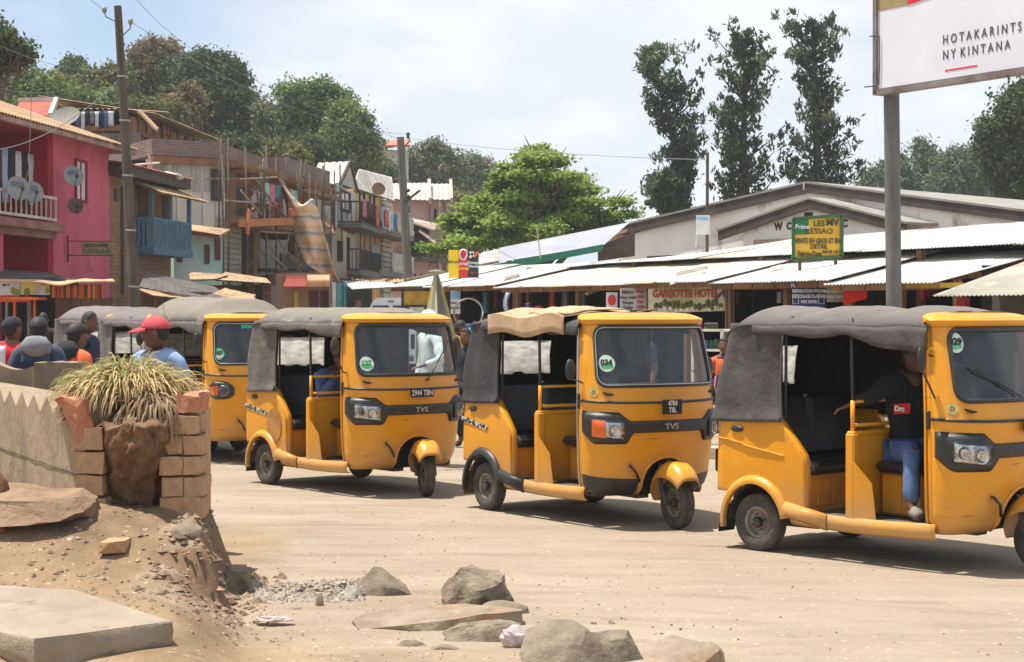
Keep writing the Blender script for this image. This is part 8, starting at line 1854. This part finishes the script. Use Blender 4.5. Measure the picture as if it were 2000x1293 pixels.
# earth fill: a rounded column bulging between the two piers
q = MB()
def soil(a, b):
 x0, x1 = 188 + 14 * b, 322 + 18 * b; D0 = 10.42 - .10 * b
 px = x0 + (x1 - x0) * a; py = 1050 - 250 * b
 p = W(px, py, D0); bul = .33 * math.sin(a * math.pi) ** .5 * (.3 + .7 * sstep(.3, .75, b)) ; fade = 1 - sstep(.86, 1.0, b)
 p = W(px, 1050 - 250 * min(b, .93), D0 - bul * fade + (b > .93) * (b - .93) * 6)
 p += Vector((nz(a * 5, b * 6, 1), nz(a * 6, b * 7, 4) * 1.6, nz(a * 5, b * 7, 8))) * .038 + Vector((nz(a * 17, b * 19, 1), nz(a * 17, b * 19, 5), 0)) * .02
 if b < .25: p.y += .12 * (.25 - b) / .25 * math.sin(a * math.pi)
 return p
q.grid(soil, 46, 60)
def soiltop(a, b):
 px = 110 + 280 * a; D = 10.25 + 1.2 * b; z = 1.02 + .14 * math.sin(b * 2.6) * (.6 + .4 * math.sin(a * 3)) + .05 * nz(a * 6, b * 6)
 return Vector((XD(px, D), D, z))
q.grid(soiltop, 30, 20); under(q.build('earth_fill', SOIL, smooth=True), ROOT_PL)
# right pier, brick courses; each brick a part
courses = [(1012, 972), (970, 932), (928, 893), (888, 852), (848, 812), (808, 770)]
k = 60
for i, (y1, y0) in enumerate(courses):
 D = 10.18 + (.02 if i % 2 else 0)
 xs_ = {0: [(312, 396)], 1: [(317, 357), (359, 398)], 2: [(312, 356), (358, 388)], 3: [(315, 355), (358, 395)], 4: [(312, 385)], 5: [(344, 384)]}[i]
 for (x0, x1) in xs_:
  k += 1; fixtag(brick(x0, x1, y0, y1, D, .26 if i < 5 else .4, CLAY if i < 5 else REDCLAY, k, .008 if i < 5 else .022))
q = MB()
for i, (y1, y0) in enumerate(courses[:5]):
 a = W(318, y0 - 3, 10.24); b = W(386, y0 - 3, 10.24); q.box(((a.x + b.x) / 2, 10.36, a.z), (b.x - a.x, .24, .02))
under(q.build('mortar', mat('grey_mortar', srgb(112, 104, 94), rough=.95)), ROOT_PL)
a = W(340, 900, 10.5); q = MB(); q.box((a.x - .01, 10.9, .68), (.2, .75, .78)); q.box((XD(190, 12.0), 12.0, .7), (1.0, .16, .84)); under(q.build('back_wall', CLAY), ROOT_PL)
rock_at(324, 400, 1062, 1024, .3, 'earth covered stone step under the planter pier', ROCK, 81, 'step_stone', amp=.02, group=None)
# plain fix: loose brick on the earth
rock_at(200, 248, 1096, 1064, .22, 'loose tan brick lying on the earth before the planter', CLAY, 82, 'loose_brick', amp=.006, group=None, pts=[(-1, -.9, 0), (-1, .9, 0), (1, -.6, 0), (1, 1, 0), (-.95, -.8, .95), (-1, 1, .9), (1, -.5, 1), (1, 1, 1), (0, -1, .9)])
# further wall segments behind, on the left
def wallseg(x0, x1, yt, D, label, wave=0, m=CONCW, thick=.14, zb=.2, name='concrete_wall'):
 q = MB(); n = 24
 def f(a, b):
  px = x0 + (x1 - x0) * a; z = W(px, yt + (wave * abs(math.sin(a * math.pi * 1.6 + .6)) if wave else 2 * nz(a * 4)), D).z
  return z
 prof = [(0, 0), (0, 1), (1, 1), (1, 0)]
 vs = []
 for i in range(n + 1):
  a = i / n; x = XD(x0 + (x1 - x0) * a, D); z = f(a, 0); vs += [(x, D, zb), (x, D, z), (x, D + thick, z), (x, D + thick, zb)]
 fs = [(4 * i + k, 4 * i + 4 + k, 4 * i + 5 + k, 4 * i + 1 + k) for i in range(n) for k in range(3)] + [(0, 1, 2, 3), tuple(4 * n + k for k in range(4))]
 q.add(vs, fs); return tag(q.build(name, m, smooth=True, angle=40), label, 'wall')
wallseg(-90, 62, 706, 13.2, 'low concrete wall with a wavy top at the left edge', wave=16)
wallseg(66, 150, 708, 12.6, 'flat topped concrete block wall behind the grass tuft', thick=.3)
# ledge in front of the wall: stone step and dark jar-like stone at the left edge
rock_at(-90, 180, 1062, 990, .55, 'long earth covered concrete ledge at the foot of the planter wall', mat('earth_ledge', srgb(150, 123, 96), srgb(124, 99, 76), scale=6, rough=1, bump=1, bscale=20), 83, 'ledge', amp=.02, group=None,
  pts=[(-1, -.8, -.2), (-1, 1, 1), (.7, 1, 1.0), (1, .8, .75), (1, .0, .5), (.98, -.5, .2), (.6, -.95, .1), (-.1, -1, -.2), (-1, -.5, .8), (.2, -.6, .72), (.8, -.3, .8), (1, .9, -.3), (-1, 1, -.3)])
rock_at(-40, 26, 998, 918, .24, 'rounded dark brown stone cut by the left edge', mat('brown_stone', srgb(128, 92, 66), srgb(96, 66, 48), scale=6, rough=.9, bump=.8), 84, amp=.01, group=None)
rock_at(-40, 20, 1052, 1030, .2, 'flat reddish broken tile at the left edge', REDCLAY, 85, 'broken_tile', amp=.006, group=None)
# withered leaves on the ledge
q = MB(); r_ = random.Random(12); p0 = W(44, 975, 10.6)
for i in range(26):
 c = p0 + Vector((r_.uniform(-.07, .07), r_.uniform(-.05, .05), r_.uniform(-.03, .06))); u = Vector((r_.uniform(-1, 1), r_.uniform(-1, 1), r_.uniform(-.3, 1))).normalized(); w_ = ortho(u)[0]
 q.add([c, c + u * .03 + w_ * .014, c + u * .07, c + u * .03 - w_ * .014], [(0, 1, 2, 3)])
tag(q.build('weed', mat('yellowing_leaf', srgb(130, 140, 50), srgb(190, 150, 60), scale=12, rough=.7, trans=.3)), 'small yellowing weed growing beside the brown stone', 'plant')
# ---- grass tuft on the planter: long dry blades
def blades(n, seed, cen, spread, lmin, lmax, width, droop, upb, hollow=0):
 r = random.Random(seed); V = []; Q = []
 for i in range(n):
  a = r.uniform(0, 2 * math.pi); k = r.random() ** .6; bx = cen[0] + spread[0] * k * math.cos(a); by = cen[1] + spread[1] * k * math.sin(a); bz = cen[2] + .05 * r.uniform(-1, 1) + .06 * (1 - k)
  d = Vector((math.cos(a) * (.35 + k) + r.uniform(-.5, .5), math.sin(a) * (.35 + k) + r.uniform(-.5, .5), upb * r.uniform(.5, 1.5))).normalized()
  L_ = r.uniform(lmin, lmax); w = width * r.uniform(.6, 1.3); p = Vector((bx, by, bz)); side = Vector((-d.y, d.x, r.uniform(-.3, .3))).normalized(); o = len(V); S_ = 6
  for s in range(S_ + 1):
   ww = w * (1 - (s / S_) ** 1.6) + .0006; V += [tuple(p - side * ww), tuple(p + side * ww)]
   d = (d + Vector((0, 0, -droop * r.uniform(.7, 1.3) / S_ * (1 + s * .6)))).normalized(); p = p + d * (L_ / S_)
  for s in range(S_): Q.append((o + 2 * s, o + 2 * s + 1, o + 2 * s + 3, o + 2 * s + 2))
 return V, Q
GR = [mat('dry_grass_green', srgb(124, 136, 74), srgb(156, 158, 96), scale=4, rough=.75, island=.35, trans=.3), mat('dry_grass_straw', srgb(196, 176, 126), srgb(170, 144, 98), scale=4, rough=.8, island=.3, trans=.25), mat('dead_grass', srgb(168, 146, 112), srgb(124, 98, 72), scale=4, rough=.85, island=.3, trans=.15)]
GT = thing('grass_tuft', 'big tuft of dry spiky grass growing on top of the ruined planter', 'grass tuft', (XD(260, 10.7), 10.7, 1.1))
def add_blades(nm, m, *a):
 V, Q = blades(*a); under(fast_mesh(nm, V, Q, m), GT)
cx_ = XD(250, 10.75)
add_blades('green_blades', GR[0], 520, 1, (cx_ - .02, 10.72, 1.20), (.28, .26), .15, .30, .0085, 1.0, 1.7)
add_blades('straw_blades', GR[1], 2600, 2, (cx_ + .03, 10.68, 1.18), (.33, .3), .13, .31, .0075, 1.15, 1.5)
add_blades('hanging_blades', GR[2], 460, 3, (XD(300, 10.35), 10.34, 1.12), (.2, .14), .18, .34, .007, 2.6, .4)
add_blades('creeping_blades', GR[1], 420, 4, (XD(185, 10.9), 10.9, 1.14), (.16, .16), .10, .22, .007, 1.5, .6)
# ================================================================ people
def skin_me(joints, edges, sub=1):
 bm = bmesh.new(); lay = bm.verts.layers.skin.verify(); vs = []
 for i, (p, r) in enumerate(joints):
  v = bm.verts.new(p); v[lay].radius = (r, r) if not isinstance(r, tuple) else r; v[lay].use_root = (i == 0); vs.append(v)
 for a, b in edges: bm.edges.new((vs[a], vs[b]))
 me = bpy.data.meshes.new('skin'); bm.to_mesh(me); bm.free(); o = bpy.data.objects.new('skin', me); COL.objects.link(o)
 o.modifiers.new('s', 'SKIN').use_smooth_shade = True; m = o.modifiers.new('u', 'SUBSURF'); m.levels = m.render_levels = sub
 r = bpy.data.meshes.new_from_object(o.evaluated_get(bpy.context.evaluated_depsgraph_get())); bpy.data.objects.remove(o); bpy.data.meshes.remove(me); return r
def join_me(name, mes, mats_):
 bm = bmesh.new(); k = 0
 for me, mi in mes:
  n0 = len(bm.faces); bm.from_mesh(me); bm.faces.ensure_lookup_table()
  for f in bm.faces[n0:]: f.material_index = mi; f.smooth = True
 out = bpy.data.meshes.new(name); bm.to_mesh(out); bm.free()
 for m in mats_: out.materials.append(m)
 return out
SKN = mat('brown_skin', srgb(112, 74, 54), srgb(92, 60, 44), scale=9, rough=.55)
HAIR = mat('black_hair', (.012, .011, .011), (.02, .018, .016), scale=20, rough=.7)
def head_me(c, yaw, pitch=0.0, s=1.0):
 q = MB(); Rm = Matrix.Rotation(yaw, 3, 'Z') @ Matrix.Rotation(pitch, 3, 'X')
 def f(v, d):
  x, y, z = v; 
  if y > 0: y *= .94
  jaw = max(0, -d.z); x *= 1 - .28 * jaw; y += .012 * jaw * (y > 0)
  if d.y > .5:
   y += .024 * math.exp(-((d.x / .16) ** 2) - (((d.z + .10) / .16) ** 2))          # nose
   for sx in (-1, 1): y -= .012 * math.exp(-(((d.x - sx * .36) / .17) ** 2) - (((d.z - .08) / .12) ** 2))   # eye sockets
   y += .008 * math.exp(-((d.x / .3) ** 2) - (((d.z + .42) / .09) ** 2)) + .008 * math.exp(-((d.x / .3) ** 2) - (((d.z + .72) / .14) ** 2))  # lips, chin
   y -= .005 * math.exp(-((d.x / .3) ** 2) - (((d.z + .43) / .03) ** 2))
  for sx in (-1, 1): x += sx * .018 * math.exp(-((d.y / .14) ** 2) - (((d.z + .02) / .22) ** 2)) * (d.x * sx > .7)   # ears
  return Rm @ (Vector((x, y, z)) * s)
 q.ball(c, (.072, .092, .112), 28, 22, fn=f); o = q.build('h', SKN, smooth=True); me = o.data; bpy.data.objects.remove(o); return me
def person(label, loc, rz, shirt, trousers=None, cap=None, hair=True, pose=None, look=0.0, nod=0.0, shoe=None, group=None, cat='person', skirt=None, brim=True, sleeves='long', extra=None, parent=None, hood=None, stripe=None, fat=1.0, height=1.68):
 t = thing('person', label, cat, loc, rz, group); k = height / 1.70
 P = dict(pel=(0, 0, .93), wai=(0, 0, 1.06), che=(0, .0, 1.25), nb=(0, -.01, 1.42), nk=(0, .01, 1.49), hd=(0, .03, 1.585), sl=(-.175, 0, 1.38), sr=(.175, 0, 1.38), el=(-.225, -.02, 1.11), er=(.225, -.02, 1.11), wl=(-.22, .09, .87), wr=(.22, .09, .87),
             hl=(-.09, 0, .88), hr=(.09, 0, .88), kl=(-.105, .02, .5), kr=(.105, .02, .5), al=(-.11, -.02, .09), ar=(.11, -.02, .09), fl=(-.12, .13, .035), fr=(.12, .13, .035))
 if pose: P.update(pose)
 P = {a: Vector(b) * k for a, b in P.items()}
 def sk(names, rad, ed, sub=1): return skin_me([(P[n] if isinstance(n, str) else n, r) for n, r in zip(names, rad)], ed, sub)
 J = ['pel', 'wai', 'che', 'nb', 'nk', 'sl', 'el', 'wl', 'sr', 'er', 'wr', 'hl', 'kl', 'al', 'fl', 'hr', 'kr', 'ar', 'fr']; RD = [(.11, .08), (.10, .075), (.115, .08), .062, .055, .05, .04, .026, .055, .04, .026, .08, .055, .036, .03, .08, .055, .036, .03]
 E = [(0, 1), (1, 2), (2, 3), (3, 4), (3, 5), (5, 6), (6, 7), (3, 8), (8, 9), (9, 10), (0, 11), (11, 12), (12, 13), (13, 14), (0, 15), (15, 16), (16, 17), (17, 18)]
 body = [(sk(J, RD, E, 2), 0)]
 for s in 'lr':   # hands: palm and five curled fingers
  w, e = P['w' + s], P['e' + s]; d = (w - e).normalized(); side, up = ortho(d); js = [(w - d * .01, .02), (w + d * .05, (.034, .016))]; ed = [(0, 1)]
  for i in range(5):
   off = side * (.027 - .018 * i) if i < 4 else side * .036; L_ = (.07, .078, .074, .058, .05)[i]; st = w + d * (.075 if i < 4 else .03) + off; b1 = st + (d if i < 4 else (d + side * .9).normalized()) * L_ * .5; b2 = b1 + (d * .75 - up * .6 * (1 if i < 4 else .3)).normalized() * L_ * .5
   n = len(js); js += [(st, .0095), (b1, .0085), (b2, .007)]; ed += [(1, n), (n, n + 1), (n + 1, n + 2)]
  body.append((skin_me(js, ed, 1), 0))
 hc = P['hd']; body.append((head_me(hc, look, nod), 0)); me = join_me('body', body, [SKN]); o = bpy.data.objects.new('body', me); COL.objects.link(o); o.parent = t
 def cloth(nm, names, rad, ed, m, sub=1):
  me = sk(names, [tuple(x * fat for x in r) if isinstance(r, tuple) else r * fat for r in rad], ed, sub); me = join_me(nm, [(me, 0)], [m]); c = bpy.data.objects.new(nm, me); COL.objects.link(c); c.parent = t
  for v in me.vertices: v.co += v.normal * (.018 * nz(v.co.x * 7, v.co.y * 7, v.co.z * 6) + .012 * nz(v.co.x * 18, v.co.y * 18, v.co.z * 9))
  return c
 hem = P['pel'] + Vector((0, 0, -.06 if P['kl'].z < .6 else -.045))
 cuff = [P['e' + s].lerp(P['w' + s], .93 if sleeves == 'long' else (.0)) for s in 'lr']
 if sleeves != 'long': cuff = [P['s' + s].lerp(P['e' + s], .85) for s in 'lr']; elb = [P['s' + s].lerp(P['e' + s], .5) for s in 'lr']
 else: elb = [P['e' + s] for s in 'lr']
 cloth('shirt', [hem, 'pel', 'wai', 'che', 'nb', 'sl', elb[0], cuff[0], 'sr', elb[1], cuff[1]], [(.16, .125), (.155, .12), (.14, .11), (.165, .12), (.085, .075), .075, .055, .04, .075, .055, .04], [(0, 1), (1, 2), (2, 3), (3, 4), (4, 5), (5, 6), (6, 7), (4, 8), (8, 9), (9, 10)], shirt, 2)
 if skirt: cloth('skirt', ['pel', P['kl'].lerp(P['kr'], .5), P['al'].lerp(P['ar'], .5) + Vector((0, 0, .12))], [(.17, .15), (.2, .16), (.22, .16)], [(0, 1), (1, 2)], skirt)
 elif trousers:
  cloth('trousers', ['pel', 'hl', 'kl', P['kl'].lerp(P['al'], .95), 'hr', 'kr', P['kr'].lerp(P['ar'], .95)], [(.14, .115), .098, .072, .058, .098, .072, .058], [(0, 1), (1, 2), (2, 3), (0, 4), (4, 5), (5, 6)], trousers)
 for s in 'lr': 
  c = cloth('shoe', [P['a' + s] + Vector((0, 0, -.02)), P['f' + s]], [(.045, .05), (.042, .035)], [(0, 1)], shoe or mat('dusty_shoe', srgb(70, 60, 54), rough=.8))
 Rm = Matrix.Rotation(look, 3, 'Z') @ Matrix.Rotation(nod, 3, 'X')
 def dome(nm, m, r, z0, dz=.0, bulge=1.0):
  q = MB(); q.grid(lambda a, b: hc + Rm @ Vector((r[0] * math.cos(a * 2 * math.pi) * math.cos(b * 1.57), r[1] * math.sin(a * 2 * math.pi) * math.cos(b * 1.57) - .008, z0 + (r[2]) * math.sin(b * 1.57) + dz * math.sin(a * 2 * math.pi) * (1 - b))), 24, 8); c = q.build(nm, m, t, smooth=True); solid(c, .004); return c
 if cap:
  dome('cap', cap, (.082, .105, .09), .03, .012)
  if brim:
   q = MB(); q.grid(lambda a, b: hc + Rm @ Vector(((-.085 + .17 * a), (.06 + .05 * math.sin(a * math.pi)) + .085 * b * math.sin(a * math.pi) ** .5, .042 + .012 * math.sin(a * math.pi) - .022 * b)), 10, 4); c = q.build('cap_brim', cap, t, smooth=True); solid(c, .005)
 if hair:
  def hd(a, b): return Vector((math.sin(b * 3.14159) * math.cos(a * 6.28319), math.sin(b * 3.14159) * math.sin(a * 6.28319), math.cos(b * 3.14159)))
  q = MB(); q.grid(lambda a, b: hc + Rm @ Vector((hd(a, b).x * .076 * (1 - .15 * max(0, -hd(a, b).z)), hd(a, b).y * .097, hd(a, b).z * .117)), 32, 22, keep=lambda a, b: hd(a, b).z > -.5 + .95 * max(0, hd(a, b).y + .55)); solid(q.build('hair', HAIR, t, smooth=True), .004)
 if hood:
  q = MB(); q.ball(P['nb'] + Vector((0, -.07, .03)), (.13, .09, .09), 16, 10, fn=lambda v, d: v * (1 + .15 * nz(d.x * 3, d.y * 3, d.z * 3))); q.build('hood', hood, t, smooth=True)
 if stripe:
  q = MB(); q.grid(lambda a, b: P['che'] + Vector((-.17 + .34 * a, -.128 + .02 * abs(a - .5), -.02 + .09 * b)), 8, 2); q.build('stripe', stripe, t, smooth=True)
 return t
def gl(px, D, z=0): return (XD(px, D), D, z)
BLUESH = mat('pale_blue_shirt', srgb(150, 172, 210), srgb(126, 148, 190), scale=5, rough=.9)
person('man in a faded red cap and pale blue shirt behind the grass tuft', gl(308, 12), R(160), BLUESH, CL['navy'], cap=mat('faded_red_cap', srgb(204, 84, 88), srgb(186, 66, 72), scale=9, rough=.9), look=R(-62), nod=R(-8), height=1.665)
t = person('person at the left edge in a red and white shirt and dark cap', gl(22, 15.5), R(-8), mat('scarlet_shirt', srgb(206, 34, 44), rough=.9), CL['black'], cap=CL['black'], brim=False, height=1.66, look=R(-25))
q = MB(); q.grid(lambda a, b: Vector((-.19 + .2 * a, -.145 - .02 * math.sin(a * 3), .88 + .52 * b)), 8, 8); solid(q.build('white_panel', CL['white'], t, smooth=True), .01)
person('man seen from behind in a navy and grey hooded top with a black cap', gl(74, 14.2), R(6), mat('grey_navy_top', srgb(76, 84, 104), srgb(52, 58, 76), scale=4, rough=.95), CL['black'], cap=HAIR, brim=False, hood=CL['grey'], stripe=CL['navy'], height=1.66, fat=1.12)
person('person in an orange top and black hood between the hooded man and the grass', gl(146, 15), R(-40), mat('orange_top', srgb(232, 110, 60), srgb(206, 90, 48), scale=4, rough=.9), CL['black'], cap=HAIR, brim=False, hood=CL['black'], height=1.6)
person('dark haired man in a blue shirt looking right before the far rickshaws', gl(170, 17.5), R(-100), CL['navy'], CL['black'], height=1.72, look=R(-10))
person('person in dark clothes far back at the left shop front', gl(84, 26), R(10), CL['black'], CL['black'], height=1.72)
person('man in a white cap and pale shirt standing behind the windscreen of rickshaw 127', gl(842, 18.8), R(120), mat('off_white_shirt', srgb(214, 220, 214), srgb(190, 198, 192), scale=5, rough=.9), CL['grey'], cap=CL['white'], brim=False, height=1.74, fat=1.1, pose=dict(el=(-.34, .05, 1.15), wl=(-.30, .25, 1.1)))
person('woman in black clothes beside the dark stall left of the third rickshaw', gl(912, 21.5), R(150), CL['black'], CL['black'], cap=None, height=1.5, pose=dict(er=(.3, .05, 1.12), wr=(.32, .22, .95)))
person('thin person in dark clothes walking by the stalls, hidden to the waist', gl(896, 24), R(-90), mat('dull_yellow_shirt', srgb(150, 130, 60), rough=.9), CL['maroon'], height=1.6)
person('bystander in a dark top behind the windscreen of rickshaw 034', gl(1248, 19.5), R(140), CL['navy'], CL['maroon'], height=1.62, sleeves='short', pose=dict(er=(.26, .08, 1.12), wr=(.24, .14, .85)))
SIT = dict(pel=(0, 0, .52), wai=(0, .02, .66), che=(0, .05, .85), nb=(0, .06, 1.02), nk=(0, .08, 1.09), hd=(0, .11, 1.18), sl=(-.175, .05, .97), sr=(.175, .05, .97), el=(-.24, .1, .72), er=(.24, .1, .72), wl=(-.15, .34, .62), wr=(.15, .34, .62), hl=(-.09, .02, .5), hr=(.09, .02, .5), kl=(-.14, .44, .5), kr=(.14, .44, .5), al=(-.14, .42, .1), ar=(.14, .42, .1), fl=(-.15, .56, .05), fr=(.15, .56, .05))
person('person in an orange top sitting before the display rack with a black bag', gl(1418, 22.2, .12), R(160), mat('orange_top', (0, 0, 0)), CL['black'], pose=SIT, height=1.66)
q = MB(); q.ball(gl(1404, 21.75, .75), (.1, .07, .17), 14, 10); tag(q.build('bag', CL['black'], smooth=True), 'black bag with a pink stripe in front of the sitting person', 'bag')
q = MB(); q.tube([W(1398, 735, 21.64), W(1396, 755, 21.6), W(1402, 775, 21.62)], .012, 6); o_ = q.build('strap', CL['pink']); o_.parent = bpy.data.objects['bag']
person('helmeted rider far down the street left of the white van', gl(700, 44, .05), R(190), CL['black'], CL['black'], cap=CL['grey'], brim=False, height=1.7)
person('distant bystander in a checked shirt beside the white van', gl(718, 47, .0), R(180), CL['grey'], CL['black'], height=1.72)
# riders, seated inside their rickshaws
def tuk_world(px, py, deg, v):
 loc, a = tuk_pose(px, py, deg); M3 = Matrix.Rotation(a, 3, 'Z'); return Vector(loc) + M3 @ Vector(v), a
w, a = tuk_world(1478, 1076, -47, (.92, -.08, 0))
# local frame of the driver: x right, y forward -> vehicle forward is +x
drv = dict(pel=(0, 0, .74), wai=(-.02, -.02, .87), che=(0, -.03, 1.07), nb=(0, 0, 1.24), nk=(0, .03, 1.30), hd=(.02, .06, 1.39), sl=(-.175, 0, 1.19), sr=(.18, -.04, 1.19), el=(-.28, .18, 1.02), wl=(-.2, .42, 1.08), er=(.30, -.10, 1.12), wr=(.37, -.20, 1.07), hl=(-.09, .04, .72), hr=(.10, .04, .72), kl=(-.16, .38, .72), kr=(.33, .25, .76), al=(-.16, .40, .38), ar=(.37, .27, .40), fl=(-.17, .5, .33), fr=(.41, .37, .335))
t = person('driver in a black jacket and jeans, one hand on the nearest rickshaw rail', tuple(w), a - R(90), mat('jet_black_jacket', (.012, .012, .014), rough=.9), mat('blue_jeans', srgb(96, 122, 160), srgb(70, 94, 132), scale=7, rough=.9), pose=drv, look=R(-15), shoe=mat('grey_trainer', srgb(150, 140, 128), srgb(110, 100, 90), scale=20, rough=.8), height=1.70)
q = MB(); q.slab([(.15, .0, 1.00), (.15, .13, 1.01), (.15, .13, 1.08), (.15, .0, 1.07)], .006, (1, 0, 0)); o_ = q.build('red_print', mat('scarlet_cloth', (0, 0, 0)), t); o_.location = (0.02, 0, 0)
l = lettering('Drc', .05, (.182, .065, 1.04), (0, 1, 0), INKW, o_, bold=.002); 
w, a = tuk_world(518, 946, -51, (.34, -.12, 0))
pas = dict(SIT); pas = {k_: (v[0], v[1], v[2] + .18) for k_, v in SIT.items()}; pas.update(che=(0, .16, 1.0), nb=(0, .24, 1.15), nk=(0, .28, 1.2), hd=(0, .33, 1.27), sl=(-.17, .2, 1.12), sr=(.17, .2, 1.12), el=(-.22, .3, .9), er=(.22, .3, .9), wl=(-.15, .4, 1.08), wr=(.15, .42, 1.08), al=(-.14, .36, .36), ar=(.14, .36, .36), fl=(-.15, .42, .33), fr=(.15, .42, .33))
person('passenger in a blue top and green skirt bending forward in rickshaw 127', tuple(w), a - R(90), CL['blue'], None, cap=HAIR, pose=pas, skirt=mat('green_skirt', srgb(60, 120, 50), srgb(150, 120, 40), scale=5, rough=.9), height=1.66)

# ================================================================ the dusty air
hz = bpy.data.materials.new('dusty_air'); hz.use_nodes = True; t_ = hz.node_tree; t_.nodes.remove(t_.nodes['Principled BSDF'])
pv = t_.nodes.new('ShaderNodeVolumePrincipled'); pv.inputs['Color'].default_value = (.96, .975, .99, 1); pv.inputs['Density'].default_value = .0006; pv.inputs['Anisotropy'].default_value = .2
t_.links.new(pv.outputs[0], t_.nodes['Material Output'].inputs['Volume'])
q = MB(); q.box((0, 137, 13), (540, 350, 31)); tag(q.build('haze', hz), kind='stuff')
for o in list(bpy.data.objects):
 if o.type == 'MESH' and o.name.split('.')[0] in ('bracket', 'balcony_post', 'timber_post', 'column', 'veranda_post', 'post', 'wall_stud', 'pillar', 'doorway', 'bargeboard', 'gable_edge', 'poster_print', 'strap', 'louvre') and o.parent: split_loose(o)
